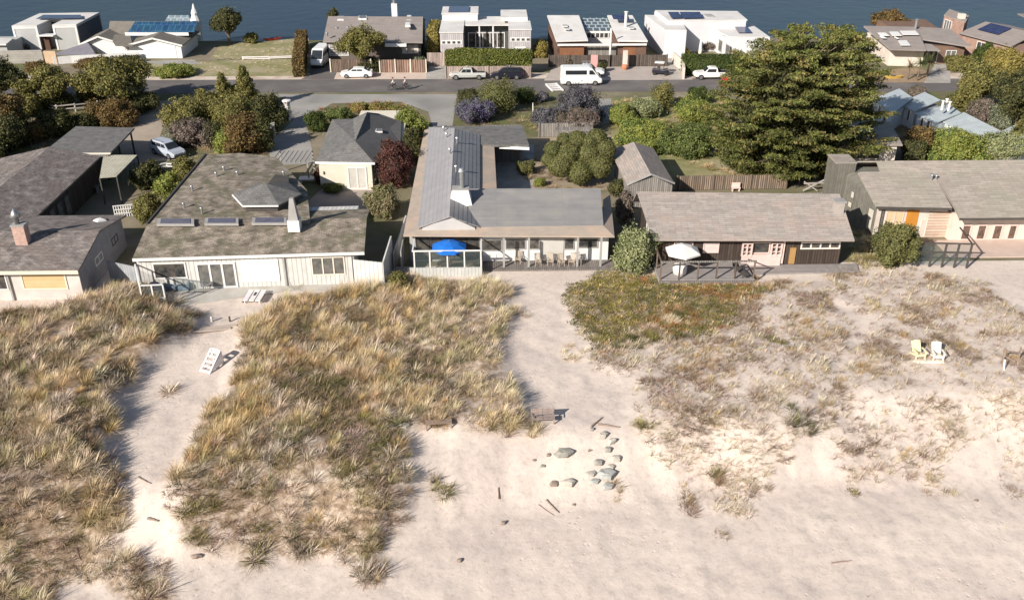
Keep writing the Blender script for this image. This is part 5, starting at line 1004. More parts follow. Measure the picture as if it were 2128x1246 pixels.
# ================================================================ VEHICLES
TYRE = mat('tyre_rubber', (.02, .02, .02), (.03, .03, .03), 2, .9); RIM = mat('wheel_rim', (.5, .5, .52), (.4, .4, .42), 2, .35, metal=.8)
HEADL = mat('headlamp_glass', (.7, .7, .68), (.6, .6, .6), 2, .15); TAIL = mat('tail_lamp', (.35, .02, .02), (.3, .02, .02), 2, .3)
CARG = mat('car_glass', (.02, .025, .03), (.03, .035, .04), 1, .06, spec=.7)
def paint(nm, c, rough=.3): return mat(nm, c, tuple(x*.93 for x in c), .8, rough, spec=.55)
def vehicle(name, label, pos, rz, kind, pm, group='vehicles parked along the street', L_=None):
    """profiles: stations (x, z_sill, z_belt, z_roof, half width belt, half width roof)"""
    t = thing(name, label, {'sedan': 'car', 'suv': 'car', 'estate': 'car', 'van': 'van', 'pickup': 'pickup truck'}[kind], pos, group, rz)
    if kind == 'sedan': L = 4.7; lo = [(-2.35, .45, .80, .78), (-2.25, .28, .95, .84), (-1.5, .25, 1.0, .89), (0, .22, .95, .91), (1.2, .22, .92, .9), (2.0, .26, .82, .86), (2.35, .38, .66, .74)]; gl = [(-1.85, .97, .98, .74), (-1.1, .98, 1.38, .64), (-.1, .95, 1.44, .63), (.45, .94, 1.36, .64), (1.25, .92, .94, .74)]; wx = (-1.42, 1.42); wr = .33
    elif kind in ('suv', 'estate'): L = 4.8; lo = [(-2.35, .45, 1.0, .80), (-2.25, .3, 1.1, .86), (0, .26, 1.06, .93), (1.3, .26, 1.02, .92), (2.1, .3, .92, .88), (2.38, .42, .72, .78)]; gl = [(-2.3, 1.05, 1.1, .80), (-2.0, 1.08, 1.62, .68), (-.2, 1.05, 1.72, .69), (.5, 1.04, 1.6, .69), (1.3, 1.0, 1.03, .78)]; wx = (-1.42, 1.45); wr = .36
    elif kind == 'van': L = 5.9; lo = [(-2.95, .4, 1.35, .97), (-2.9, .32, 1.4, 1.0), (1.3, .32, 1.35, 1.0), (2.3, .34, 1.25, .97), (2.85, .38, 1.0, .9), (2.98, .5, .75, .8)]; gl = [(-2.92, 1.38, 2.45, .93), (-2.7, 1.38, 2.6, .9), (1.1, 1.34, 2.6, .9), (1.5, 1.33, 2.45, .88), (2.5, 1.2, 1.24, .9)]; wx = (-1.85, 1.95); wr = .37
    else: L = 5.3; lo = [(-2.65, .55, 1.02, .9), (-2.6, .42, 1.05, .92), (0, .38, 1.05, .93), (1.3, .38, 1.05, .92), (2.3, .42, .98, .88), (2.65, .5, .78, .8)]; gl = [(-.75, 1.04, 1.08, .86), (-.6, 1.05, 1.68, .7), (.25, 1.05, 1.72, .7), (.6, 1.05, 1.62, .7), (1.25, 1.04, 1.07, .8)]; wx = (-1.65, 1.7); wr = .39
    q = MB(); q.loft([[(x, -w_*.93, s), (x, -w_, (s+b_)/2), (x, -w_*.94, b_), (x, w_*.94, b_), (x, w_, (s+b_)/2), (x, w_*.93, s)] for x, s, b_, w_ in lo])
    q.loft([[(x, -w_*1.0-.05*(r_ > b_+.2), b_-.03), (x, -w_, r_-.04), (x, -w_*.85, r_), (x, w_*.85, r_), (x, w_, r_-.04), (x, w_*1.0+.05*(r_ > b_+.2), b_-.03)] for x, b_, r_, w_ in gl])
    if kind == 'pickup':
        pass
    body = q.build('body', pm, t, local=True, bevel=.05)
    g = MB(); xs_ = [s for s in gl]
    a, b_ = xs_[1], xs_[-2]
    ztop = min(a[2], b_[2])-.1; zb = max(a[1], b_[1])+.04
    for s in (-1, 1):
        x0_, x1_ = a[0]+.1, b_[0]+(.35 if kind != 'van' else .5); n_ = {'pickup': 1, 'van': 1, 'sedan': 2}.get(kind, 3)
        if kind == 'pickup' and 'extended' in label: n_ = 2
        if kind == 'van':
            wy = .955
            for xa_, xb_2 in ((-2.3, .7), (1.05, 1.95)): MB().ext([(xa_, s*wy, 1.62), (xb_2, s*wy, 1.62), (xb_2-(.45 if xa_ > 1 else 0), s*(wy-.03), 2.2), (xa_, s*(wy-.03), 2.2)], (0, s*.03, 0)).build('side_window', CARG, t, local=True)
            continue
        for k in range(n_):
            xa_ = x0_+(x1_-x0_)*k/n_+.03; xb_2 = x0_+(x1_-x0_)*(k+1)/n_-.04; tl = .25 if k == n_-1 else 0; tf = .12 if k == 0 and kind == 'sedan' else 0
            wy = a[3]
            MB().ext([(xa_, s*(wy+.055), zb), (xb_2, s*(wy+.055), zb), (xb_2-tl, s*(wy+.012), ztop), (xa_+tf, s*(wy+.012), ztop)], (0, s*.02, 0)).build('side_window', CARG, t, local=True)
    g = MB(); e, f_ = gl[-2], gl[-1]; g.ext([(e[0]+.06, -e[3]*.86, e[2]-.03), (e[0]+.06, e[3]*.86, e[2]-.03), (f_[0]-.06, f_[3]*.9, f_[2]+.05), (f_[0]-.06, -f_[3]*.9, f_[2]+.05)], (.035, 0, .035)); g.build('windscreen', CARG, t, local=True)
    if kind != 'van':
        g = MB(); e, f_ = gl[1], gl[0]; g.ext([(e[0]-.05, -e[3]*.84, e[2]-.06), (e[0]-.05, e[3]*.84, e[2]-.06), (f_[0]+.05, f_[3]*.84, f_[2]+.08), (f_[0]+.05, -f_[3]*.84, f_[2]+.08)], (-.04, 0, .03)); g.build('rear_window', CARG, t, local=True)
    if kind == 'pickup': MB().box(-2.5, -.76, 1.051, -.85, .76, 1.06).build('bed', mat('truck_bed', (.03, .03, .03), (.05, .05, .05), 2, .8), t, local=True)
    if kind in ('suv', 'estate'):
        for s in (-1, 1): MB().bar((-1.6, s*.6, 1.76), (.2, s*.6, 1.76), .05).build('roof_rail', RIM, t, local=True)
    for x in wx:
        for s in (-1, 1):
            wy = s*(lo[3][3]-.1); o = MB().tube((x, wy-.11, wr), (x, wy+.11, wr), wr, n=16).build('wheel', TYRE, t, local=True)
            MB().tube((x, wy+s*.112, wr), (x, wy+s*.125, wr), wr*.6, n=12).build('rim', RIM, o, local=True)
    hz = lo[-1][2]-.02
    for s in (-1, 1):
        MB().obox((L/2-.06, s*.62, hz), (.12, .26, .14)).build('headlight', HEADL, t, local=True); MB().obox((-L/2+.02, s*.68, lo[0][2]-.1), (.1, .16, .18)).build('tail_light', TAIL, t, local=True)
    MB().obox((L/2-.02, 0, .45), (.14, 1.5, .16)).build('bumper', DARKT, t, local=True)
    return t
PWH = paint('white_car_paint', (.82, .81, .79)); PSI = paint('silver_car_paint', (.47, .47, .45)); PBK = paint('dark_blue_car_paint', (.018, .018, .03), .2); PBL = paint('silver_blue_car_paint', (.42, .46, .53))
SG = 'vehicles parked along the street'
vehicle('parked_car', 'white sedan parked facing left before the brown plank fence', G(742, 160), math.pi, 'sedan', PWH)
MB().obox((2.1, 0, 1.2), (.3, 1.4, .05))
vehicle('parked_van', 'white van nose out in the shade beside the tall hedge', G(668, 133), rad(-96), 'van', PWH)
vehicle('pickup_truck', 'silver extended cab pickup truck by the pinkish fence', G(972, 163.5), math.pi, 'pickup', PSI)
vehicle('parked_car', 'dark blue car parked behind the silver pickup', G(1053, 163), math.pi, 'suv', PBK)
vehicle('parked_van', 'white passenger van parked at the roadside in front of a white pickup', G(1207, 175), 0, 'van', PWH)
pt_ = vehicle('pickup_truck', 'white pickup truck with roof rack half hidden behind the white passenger van', G(1218, 157), rad(-8), 'pickup', PWH)
q = MB()
for s in (-.6, .6): q.bar((-.6, s, 1.95), (.6, s, 1.95), .06)
for x in (-.5, 0, .5): q.bar((x, -.6, 1.95), (x, .6, 1.95), .05); q.bar((x, -.6, 1.66), (x, -.6, 1.95), .05); q.bar((x, .6, 1.66), (x, .6, 1.95), .05)
q.build('roof_rack', METAL, pt_, local=True)
vehicle('pickup_truck', 'white single cab pickup beside the dark green hedge, left of the big cypress', G(1478, 163), math.pi, 'pickup', PWH)
a, b_ = G(322, 306), G(380, 326); vehicle('parked_car', 'silver blue estate car with roof rails on the dirt drive', G(350, 322), math.atan2(b_[1]-a[1], b_[0]-a[0]), 'estate', PBL)
c = G(1372, 155); t = thing('utility_cart', 'small black open cart with white roof beside the dark fence', 'cart', c, None, rad(-15))
MB().loft([[(x, -w_, .3), (x, -w_, h_), (x, w_, h_), (x, w_, .3)] for x, w_, h_ in ((-1.2, .55, .8), (-.2, .6, .75), (.3, .6, .7), (1.0, .58, .95), (1.3, .45, .7))]).build('body', PBK, t, local=True, bevel=.04)
MB().box(-.9, -.58, 1.75, .5, .58, 1.83).build('roof', PWH, t, local=True, bevel=.03)
for x in (-.85, .45):
    for s in (-.53, .53): MB().bar((x, s, .75), (x, s, 1.75), .05).build('post', DARKT, t, local=True)
for x in (-.8, .85):
    for s in (-.6, .6): MB().tube((x, s-.08, .25), (x, s+.08, .25), .25, n=12).build('wheel', TYRE, t, local=True)
MB().box(-.5, -.45, .76, -.1, .45, 1.15).build('seat', DARKT, t, local=True)
def kayak(label, c, rz, col, nm):
    q = MB(); st = [(-1.5, .02, .3), (-1.1, .2, .08), (-.5, .33, 0), (.5, .33, 0), (1.1, .2, .08), (1.5, .02, .3)]
    q.loft([[(x, -w_, .32+abs(x)*.05), (x, -w_*.6, b_), (x, w_*.6, b_), (x, w_, .32+abs(x)*.05), (x, 0, .36+abs(x)*.05)] for x, w_, b_ in st])
    t = thing('kayak', label, 'kayak', c, None, rz); q.build('hull', mat(nm, col, tuple(k*.85 for k in col), 1, .4), t, local=True, smooth=False)
    MB().lathe((0, 0, .36), [(.3, 0), (.3, .03), (.26, .031)], 12, 1.4, .8).build('cockpit', DARKT, t, local=True)
kayak('yellow kayak on the leaf covered verge, right of the big cypress', G(1856, 163), rad(5), (.62, .42, .10), 'yellow_plastic')
kayak('red kayak lying on the far shore behind the dry lawn', G(566, 84), rad(20), (.6, .08, .05), 'red_plastic')
q = MB(); c = G(1508, 178); q.loft([[(c[0]-.5, c[1]-.4, .02), (c[0]+.5, c[1]-.4, .02), (c[0]+.5, c[1]+.4, .02), (c[0]-.5, c[1]+.4, .02)], [(c[0]-.6, c[1]-.5, 1.1), (c[0]+.6, c[1]-.5, 1.1), (c[0]+.6, c[1]+.5, 1.1), (c[0]-.6, c[1]+.5, 1.1)]])
q.box(c[0]-.65, c[1]-.55, 1.101, c[0]+.65, c[1]+.55, 1.2); single(q, 'bin', mat('red_bin', (.5, .05, .04), (.42, .05, .04), 1, .5), 'red bin on the road edge, touching the left side of the big cypress', 'bin')
# ================================================================ CYCLISTS
SKIN = mat('skin', (.55, .33, .24), (.5, .3, .21), 3, .6); TROU = mat('dark_trousers', (.03, .035, .05), (.05, .05, .07), 3, .9); SHIRT = mat('white_shirt', (.78, .77, .74), (.7, .69, .66), 3, .85); BIKEM = mat('bicycle_black', (.025, .03, .035), (.04, .045, .05), 3, .4)
def skinned(name, mat_, parent, verts, edges, radii):
    me = bpy.data.meshes.new(name); me.from_pydata(verts, edges, []); me.materials.append(mat_); o = bpy.data.objects.new(name, me); C.objects.link(o); o.parent = parent
    md = o.modifiers.new('s', 'SKIN'); md.use_smooth_shade = True
    for v, r_ in zip(me.skin_vertices[0].data if me.skin_vertices else [], radii): v.radius = (r_, r_)
    return o
def skin_obj(name, mat_, parent, verts, edges, radii):
    import bmesh
    me = bpy.data.meshes.new(name); bm = bmesh.new(); lay = bm.verts.layers.skin.verify(); vs = []
    for i, (v, r_) in enumerate(zip(verts, radii)):
        b_ = bm.verts.new(v); b_[lay].radius = (r_, r_); b_[lay].use_root = (i == 0); vs.append(b_)
    for a, b_ in edges: bm.edges.new((vs[a], vs[b_]))
    bm.to_mesh(me); bm.free(); me.materials.append(mat_); o = bpy.data.objects.new(name, me); C.objects.link(o); o.parent = parent
    md = o.modifiers.new('s', 'SKIN'); md.use_smooth_shade = True; m2 = o.modifiers.new('u', 'SUBSURF'); m2.levels = m2.render_levels = 1
    return o
def cyclist(pos, rz, plabel, blabel, shirt):
    b = thing('bicycle', blabel, 'bicycle', pos, 'bicycles ridden along the road', rz); q = MB()
    for x, nm in ((-.52, 'wheel'), (.52, 'wheel')):
        w_ = MB(); n_ = 16
        for k in range(n_):
            a0, a1 = 2*math.pi*k/n_, 2*math.pi*(k+1)/n_; w_.bar((x+.34*math.cos(a0), 0, .35+.34*math.sin(a0)), (x+.34*math.cos(a1), 0, .35+.34*math.sin(a1)), .04)
        for k in range(6): a0 = math.pi*k/6; w_.bar((x-.33*math.cos(a0), 0, .35-.33*math.sin(a0)), (x+.33*math.cos(a0), 0, .35+.33*math.sin(a0)), .012)
        w_.build('wheel', BIKEM, b, local=True)
    for s, e in (((-.52, 0, .35), (-.05, 0, .3)), ((-.05, 0, .3), (.38, 0, .75)), ((-.2, 0, .8), (-.05, 0, .3)), ((-.2, 0, .8), (.36, 0, .82)), ((-.52, 0, .35), (-.18, 0, .75)), ((.52, 0, .35), (.36, 0, .95))): q.tube(s, e, .022, n=6)
    q.build('frame', BIKEM, b, local=True); MB().tube((.36, -.27, .98), (.36, .27, .98), .018, n=6).build('handlebar', BIKEM, b, local=True); MB().obox((-.22, 0, .86), (.26, .14, .06)).build('saddle', BIKEM, b, local=True)
    p = thing('person', plabel, 'person', pos, None, rz)
    V = [(-.2, 0, .92), (-.14, 0, 1.15), (-.03, 0, 1.38), (.0, 0, 1.5), (.03, 0, 1.58), (.05, 0, 1.72),
         (-.02, -.19, 1.38), (.14, -.24, 1.17), (.34, -.22, 1.02), (-.02, .19, 1.38), (.14, .24, 1.17), (.34, .22, 1.02),
         (-.16, -.1, .9), (.18, -.13, .72), (.02, -.12, .30), (.14, -.12, .24), (-.16, .1, .9), (.2, .13, .86), (.1, .12, .46), (.22, .12, .42)]
    Ed = [(0, 1), (1, 2), (2, 3), (3, 4), (4, 5), (2, 6), (6, 7), (7, 8), (2, 9), (9, 10), (10, 11), (0, 12), (12, 13), (13, 14), (14, 15), (0, 16), (16, 17), (17, 18), (18, 19)]
    R_ = [.14, .13, .15, .06, .07, .1, .06, .045, .035, .06, .045, .035, .09, .065, .045, .04, .09, .065, .045, .04]
    skin_obj('body', SKIN, p, V, Ed, R_)
    skin_obj('shirt', shirt, p, [V[i] for i in (0, 1, 2, 6, 7, 9, 10)], [(0, 1), (1, 2), (2, 3), (3, 4), (2, 5), (5, 6)], [.165, .16, .18, .085, .06, .085, .06])
    skin_obj('trousers', TROU, p, [V[i] for i in (0, 12, 13, 14, 16, 17, 18)], [(0, 1), (1, 2), (2, 3), (0, 4), (4, 5), (5, 6)], [.17, .11, .085, .06, .11, .085, .06])
    MB().lathe((.05, 0, 1.7), [(.12, 0), (.13, .06), (.1, .13), (.03, .16)], 10).build('hair', mat('brown_hair', (.08, .05, .03), (.06, .04, .02), 3, .9), p, local=True)
    return p
cyclist(G(818, 188), rad(178), 'person in a bright white top riding the left hand bicycle on the road', 'dark bicycle under the rider in the bright white top', SHIRT)
cyclist(G(843, 187), rad(186), 'person in a pale grey top riding the right hand bicycle on the road', 'dark bicycle under the rider in the pale grey top', mat('grey_shirt', (.52, .5, .48), (.46, .44, .42), 3, .85))
# ================================================================ BEACH AND YARD OBJECTS
WW2 = mat('white_wood', (.74, .71, .71), (.66, .63, .63), 3, .8); YW = mat('pale_yellow_wood', (.84, .73, .47), (.78, .67, .42), 3, .7); CW = mat('cream_wood', (.86, .78, .68), (.8, .72, .62), 3, .7); OLDW = mat('old_bench_wood', (.40, .32, .29), (.29, .23, .21), 4, .9, 0, (60, .14, .02, .5, .1)); DRW = mat('driftwood', (.33, .245, .20), (.22, .165, .135), 4, .95, .02)
# ladder backed beach chair
p = HIT(425, 774); t = thing('beach_ladder', 'white wooden ladder frame with solid slats standing on the left sand path', 'ladder', p, None, rad(-24))
def L2(z): return .25 + z*.42
for s in (-.4, .4): MB().bar((s, 0, -.05), (s, 1.5, 1.1), .13, .11).build('side_rail', WW2, t, local=True)
for k, z in enumerate((.06, .28, .52, .78, 1.0)): MB().obox((0, z*1.3+.04, z*.95+.03), (.72, .2, .09)).build('step', WW2, t, local=True)
MB().ext([(-.32, 1.4, 1.0), (.32, 1.4, 1.0), (.32, 1.52, 1.14), (-.32, 1.52, 1.14)], (0, .03, -.02)).build('top_panel', WW2, t, local=True)
for s in (-.4, .4): MB().bar((s, 1.5, 1.06), (s, 1.62, -.05), .09).build('rear_leg', WW2, t, local=True)
MB().ext([(.46, .25, .1), (.46, 1.4, .95), (.46, 1.5, .2), (.46, 1.2, .08)], (.04, 0, 0)).build('side_panel', WW2, t, local=True)
def adirondack(label, pos, rz, m_):
    t = thing('garden_chair', label, 'chair', pos, 'pair of wooden chairs in the dune grass', rz)
    q = MB()
    for k in range(5): q.bar((-.26+k*.13, .25, .3), (-.28+k*.14, .72, 1.02-.03*abs(k-2)), .115, .03)
    q.build('backrest', m_, t, local=True); q = MB()
    for k in range(5): q.obox((0, -.32+k*.13, .38-k*.03), (.56, .11, .03), rx=rad(-12))
    q.build('seat', m_, t, local=True)
    for s in (-.36, .36):
        MB().obox((s, -.08, .6), (.13, .75, .03)).build('armrest', m_, t, local=True); MB().bar((s*.92, -.38, 0), (s*.92, -.38, .58), .09, .04).build('leg', m_, t, local=True); MB().bar((s*.86, -.36, .36), (s*.86, .55, .03), .04, .12).build('leg', m_, t, local=True)
    MB().obox((0, -.4, .33), (.66, .03, .16)).build('front_board', m_, t, local=True); return t
adirondack('pale yellow slatted wooden chair, the left of the pair in the dunes', HIT(1907, 741), rad(4), YW); adirondack('creamy white slatted wooden chair, the right of the pair in the dunes', HIT(1946, 744), rad(-8), CW)
p = HIT(1930, 753); q = MB().obox((p[0], p[1], p[2]+.06), (2.1, .25, .08), rad(-3)); single(q, 'board', CW, 'pale board lying in front of the two wooden chairs', 'board')
def bench(label, pos, rz, m_, L=1.45, back=True, name='bench', sc_=1.):
    t = thing(name, label, 'bench', pos, None, rz); h = L/2
    q = MB()
    for k in range(3): q.obox((0, -.2+k*.16, .42), (L, .14, .04))
    q.build('seat', m_, t, local=True)
    if back:
        q = MB()
        for k in range(3): q.obox((0, .28+k*.03, .55+k*.15), (L, .03, .14))
        q.build('backrest', m_, t, local=True)
    for s in (-h+.06, h-.06):
        for y_, z1_ in ((-.24, .4), (.3, .92 if back else .4)): MB().bar((s, y_, -.08), (s, y_+(.05 if back and y_ > 0 else 0), z1_), .08).build('leg', m_, t, local=True)
        if back: MB().obox((s, .02, .62), (.07, .55, .04)).build('armrest', m_, t, local=True)
    return t
bench('weathered slatted bench with backrest on the wide sand path', HIT(1128, 878), rad(3), OLDW, 1.55); bench('low rustic driftwood bench half buried beside a golden grass clump', HIT(912, 886), rad(4), DRW, 1.7, False)
# post and rail at right edge
t = thing('rail_fence', 'broken dark post and rail fence at the right edge of the dunes', 'fence', HIT(2082, 758))
for px_, py_, h_ in ((2083, 752, 1.1), (2115, 750, 1.1), (2140, 752, 1.2)): p = HIT(px_, py_); MB().bar((p[0], p[1], p[2]-.1), (p[0]+.02, p[1]+.1, p[2]+h_), .1).build('post', DRW, t)
for (a, b_, za) in (((2083, 752), (2115, 750), .7), ((2083, 752), (2108, 758), .3), ((2115, 750), (2140, 752), .7)): p, r2_ = HIT(*a), HIT(*b_); MB().bar((p[0], p[1], p[2]+za+.25), (r2_[0], r2_[1], r2_[2]+za), .07).build('rail', DRW, t)
p = HIT(2087, 768); single(MB().bar((p[0], p[1], p[2]-.1), (p[0]-.1, p[1]+.1, p[2]+.8), .1), 'post', CW, 'short pale post standing beside the broken rail fence', 'post')
# small posts at the patio steps
for (px_, lab) in ((478, 'short dark post right of the sandy steps below the stone patio'), (440, 'short pale post left of the dark one below the stone patio')):
    p = HIT(px_, 668); single(MB().bar((p[0], p[1], p[2]-.1), (p[0], p[1], p[2]+.45), .12), 'post', DARKT if px_ == 478 else WW2, lab, 'post')
for k, (a, b_) in enumerate((((405, 684), (492, 676)), ((400, 690), (480, 682)))):
    p, r_ = HIT(*a), HIT(*b_); single(MB().bar((p[0], p[1], p[2]+.03), (r_[0], r_[1], r_[2]+.03), .25, .12), 'step_board', mat('sandy_boards', (.52, .44, .38), (.44, .37, .32), 2, .9), ('upper' if k == 0 else 'lower')+' sandy timber step at the head of the left sand path', 'step')
# rocks
def rock(px_, py_, w_, h_, col, label, seed, flat=1.):
    w_ *= .8; h_ *= .5
    r_ = random.Random(seed); p = HIT(px_, py_); q = MB(); rings = []; n_ = 6
    prof = [(1.12, -.2), (1.0, .3), (.92, .72), (.75, .95), (.3, 1.0)]
    off = [r_.uniform(.6, 1.25) for _ in range(n_)]
    for r0_, z_ in prof:
        rings.append([(p[0]+w_/2*r0_*off[i]*math.cos(2*math.pi*i/n_)+r_.uniform(-.04, .04)*w_+z_*.12*w_, p[1]+w_/2*.75*r0_*off[i]*math.sin(2*math.pi*i/n_)+r_.uniform(-.04, .04)*w_, p[2]+h_*z_*r_.uniform(.9, 1.1)) for i in range(n_)])
    q.loft(rings); return single(q, 'rock', col, label, 'rock', 'rocks scattered below the wide sand path')
RK = mat('grey_green_rock', (.33, .315, .28), (.22, .21, .19), 2, .95, .04, coord='Object'); RKW = mat('white_rock', (.50, .455, .40), (.36, .33, .29), 2, .95, .04, coord='Object'); RKB = mat('brown_rock', (.30, .24, .2), (.21, .17, .145), 3, .95, .04, coord='Object'); RKP = mat('pale_blue_rock', (.40, .405, .385), (.28, .285, .27), 2, .95, .04, coord='Object')
for i, (a, b_, w_, h_, m_, lb) in enumerate((
    (1168, 942, 1.5, .55, RK, 'squat grey rock left of the rock group, below the bench'), (1140, 945, .5, .2, RKB, 'small brown rock just left of the squat grey rock'),
    (1250, 905, .9, .5, RKW, 'uppermost pale rock of the rock group'), (1272, 918, .8, .55, RKW, 'pale rock with a deep black shadow near the top of the group'), (1262, 933, .9, .4, RK, 'grey rock under the two uppermost pale rocks'),
    (1280, 950, .8, .4, RKW, 'rightmost pale rock of the group'), (1255, 985, 1.7, .6, RKP, 'large flat blue grey slab of the group'), (1262, 1010, 1.2, .35, RKP, 'lowest blue grey slab, half sunk in sand'),
    (1226, 982, 1.1, .25, RKW, 'flat pale slab left of the large blue grey slab'), (1178, 1002, 1.3, .5, RKW, 'bright white rock alone left of the blue grey slab'), (1150, 1003, .8, .3, RKB, 'tan rock touching the bright white rock'),
    (1243, 958, .9, .35, RK, 'grey slab between the rightmost pale rock and the large blue grey slab'), (1268, 968, .8, .35, RKW, 'pale broken slab just above the large blue grey slab'), (1236, 1000, .9, .3, RKP, 'thin blue grey sliver touching the lower left of the large slab'),
    (1230, 893, .5, .3, RK, 'small grey rock at the top left of the group'), (1225, 935, .35, .15, RKB, 'small dark stone in the gap between the two rock clusters'), (1110, 955, .4, .12, RKB, 'flat dark chip at the far left of the rocks'), (1128, 966, .5, .12, RK, 'thin slab of grey stone below the squat grey rock'),
    (1045, 1087, .55, .3, RKB, 'round brown lump on the beach below the rocks'), (953, 1165, .45, .3, RKB, 'round brown lump on the open beach below the middle dune'), (838, 885, .9, .3, RKW, 'white stone at the lower edge of the grass, left of the driftwood bench'), (1192, 1048, .35, .12, RKB, 'small tan stone below the bright white rock'),
    (405, 1152, .7, .35, RKB, 'dark rock on the sand right of the drooping dead clump'), (228, 1200, .4, .2, RKB, 'small brown stone at the toe of the left dune'), (2027, 1040, .4, .18, RKB, 'small dark stone on the right hand open beach'))):
    rock(a, b_, w_, h_, m_, lb, i)
def stick(px_, py_, L, ang, r_, label, m_=None):
    p = HIT(px_, py_); q = MB(); x, y, z = p[0]-L/2*math.cos(ang), p[1]-L/2*math.sin(ang), p[2]+r_*.7; n_ = 4; pts_ = []
    for k in range(n_+1): xx = x+L*k/n_*math.cos(ang)+random.uniform(-.04, .04)*L*.3; yy_ = y+L*k/n_*math.sin(ang)+random.uniform(-.04, .04)*L*.3; pts_.append((xx, yy_, float(TZ(xx, yy_))+r_*.8))
    for k in range(n_): q.tube(pts_[k], pts_[k+1], r_*(1-.12*k), r_*(1-.12*(k+1)), 7)
    single(q, 'driftwood', m_ or DRW, label, 'driftwood')
for a in ((1748, 1167, 1.2, .12, .05, 'straight brown driftwood stick on the right beach'), (1148, 1053, 1.2, -.9, .06, 'dark sliver of wood below the bright white rock'), (1135, 1060, 1.2, -.75, .03, 'thin pale stick parallel to the dark sliver of wood'),
          (1240, 878, 1.3, .9, .07, 'forked grey branch above the rocks'), (1265, 885, 1.4, -.2, .08, 'half buried grey plank above the rocks'), (1036, 1025, .7, 1.6, .06, 'short upright looking dark stick left of the rocks'), (318, 1080, .7, -.3, .09, 'short black log on the narrow sand path'),
          (300, 998, 1.2, -.6, .05, 'crossed dark sticks at the foot of the left sand path'), (145, 1090, 1.3, -1., .05, 'thin dark branch sticking out of the lower left grass'), (1668, 632, 1.2, .2, .14, 'dark driftwood lump by the narrow track in the right dunes'), (465, 980, 1.5, -.1, .05, 'long dark twig across the lower middle dune'), ): stick(*a)
# umbrellas
def umbrella(name, label, pos, r_, z0, hh, m_, n_=8, pole=METAL):
    t = thing(name, label, 'umbrella', pos); MB().tube((pos[0], pos[1], pos[2]), (pos[0], pos[1], z0+hh+.1), .03, n=8).build('pole', pole, t)
    q = MB(); c = (pos[0], pos[1], z0+hh); ring = [(pos[0]+r_*math.cos(2*math.pi*(k+.5)/n_), pos[1]+r_*math.sin(2*math.pi*(k+.5)/n_), z0) for k in range(n_)]; mid = [(pos[0]+r_*.55*math.cos(2*math.pi*(k+.5)/n_), pos[1]+r_*.55*math.sin(2*math.pi*(k+.5)/n_), z0+hh*.62) for k in range(n_)]
    q.v = [c]+mid+ring+[(x, y, z-.14) for x, y, z in ring]
    for k in range(n_): j = (k+1) % n_; q.f += [(0, 1+k, 1+j), (1+k, 1+n_+k, 1+n_+j, 1+j), (1+n_+k, 1+2*n_+k, 1+2*n_+j, 1+n_+j)]
    q.build('canopy', m_, t); q = MB()
    for k in range(n_): q.tube((pos[0], pos[1], z0+hh-.08), tuple(a-(0, 0, .04)[i] for i, a in enumerate(ring[k])), .015, n=5)
    q.build('rib', pole, t); return t
c = G(937, 535, .1); umbrella('patio_umbrella', 'bright blue octagonal umbrella inside the glass enclosure', (c[0], 73.1, .1), 1.55, 2.28, .55, BLUEC)
c = G(1418, 517, 2.3); umbrella('patio_umbrella', 'white square patio umbrella on the raised grey deck', (c[0], 71.9, .42), 1.55, 2.25, .6, WCLOTH, 6)
q = MB().lathe((G(1413, 570, .42)[0], 71.3, .42), [(.55, 0), (.6, .35), (.62, .6), (.5, .85), (.2, .92)], 12); single(q, 'covered_table', WCLOTH, 'round table under a white cover on the raised grey deck', 'table', smooth=True)
# deck and patio furniture
PLW = mat('teak_pale', (.46, .38, .31), (.38, .31, .25), 3, .8)
def deckchair():
    t = thing('deck_chair', 'x', 'chair', (0, 0, 0), 'row of pale wooden chairs on the dark deck'); q = MB()
    for k in range(4): q.obox((0, -.2+k*.13, .42), (.5, .11, .03))
    q.build('seat', PLW, t, local=True); q = MB()
    for k in range(4): q.bar((-.19+k*.127, .24, .45), (-.19+k*.127, .34, 1.0), .08, .025)
    q.bar((-.25, .35, 1.0), (.25, .35, 1.0), .06, .06); q.build('backrest', PLW, t, local=True)
    for x in (-.24, .24):
        for y_ in (-.22, .24): MB().bar((x, y_, 0), (x, y_, .6 if y_ < 0 else .42), .045).build('leg', PLW, t, local=True)
        MB().obox((x, 0, .62), (.05, .52, .03)).build('armrest', PLW, t, local=True)
    return t
dc = deckchair(); spots = [(1077, 'beside the deck post left of the white low panels'), (1117, 'left of the grey sliding door'), (1143, 'at the left edge of the grey sliding door'), (1165, 'in front of the grey sliding door'), (1188, 'between the grey sliding door and a window'), (1200, 'rightmost of the row')]
for k, (px_, l_) in enumerate(spots):
    p = G(px_, 546, .14); lb = 'pale wooden deck chair ' + l_
    if k == 0: dc.location = p; dc['label'] = lb; dc.rotation_euler = (0, 0, rad(-15))
    else: dup(dc, (p[0], 73.55+.1*(k % 3), .14), rad([8, -5, 12, -20, 5][k-1]), lb)
def dining(pos, label, tm, r_=.8, round_=True, nm='patio_table'):
    t = thing(nm, label, 'table', pos)
    (MB().lathe(pos, [(r_, .7), (r_, .75)], 14) if round_ else MB().box(pos[0]-r_, pos[1]-.45, pos[2]+.7, pos[0]+r_, pos[1]+.45, pos[2]+.75)).build('table_top', tm, t)
    for k in range(4): a = math.pi/4+k*math.pi/2; MB().bar((pos[0]+r_*.6*math.cos(a), pos[1]+.4*math.sin(a), pos[2]), (pos[0]+r_*.6*math.cos(a), pos[1]+.4*math.sin(a), pos[2]+.7), .05).build('leg', tm, t)
c = G(925, 560, .1); dining((c[0], 72.9, .1), 'dark round table under the blue umbrella', mat('dark_wicker', (.12, .095, .075), (.08, .065, .05), 3, .9), .7)
c = G(975, 550, .1); dining((c[0]+.2, 73.2, .1), 'dark square table right of the blue umbrella', MATS['dark_wicker'], .7, False)
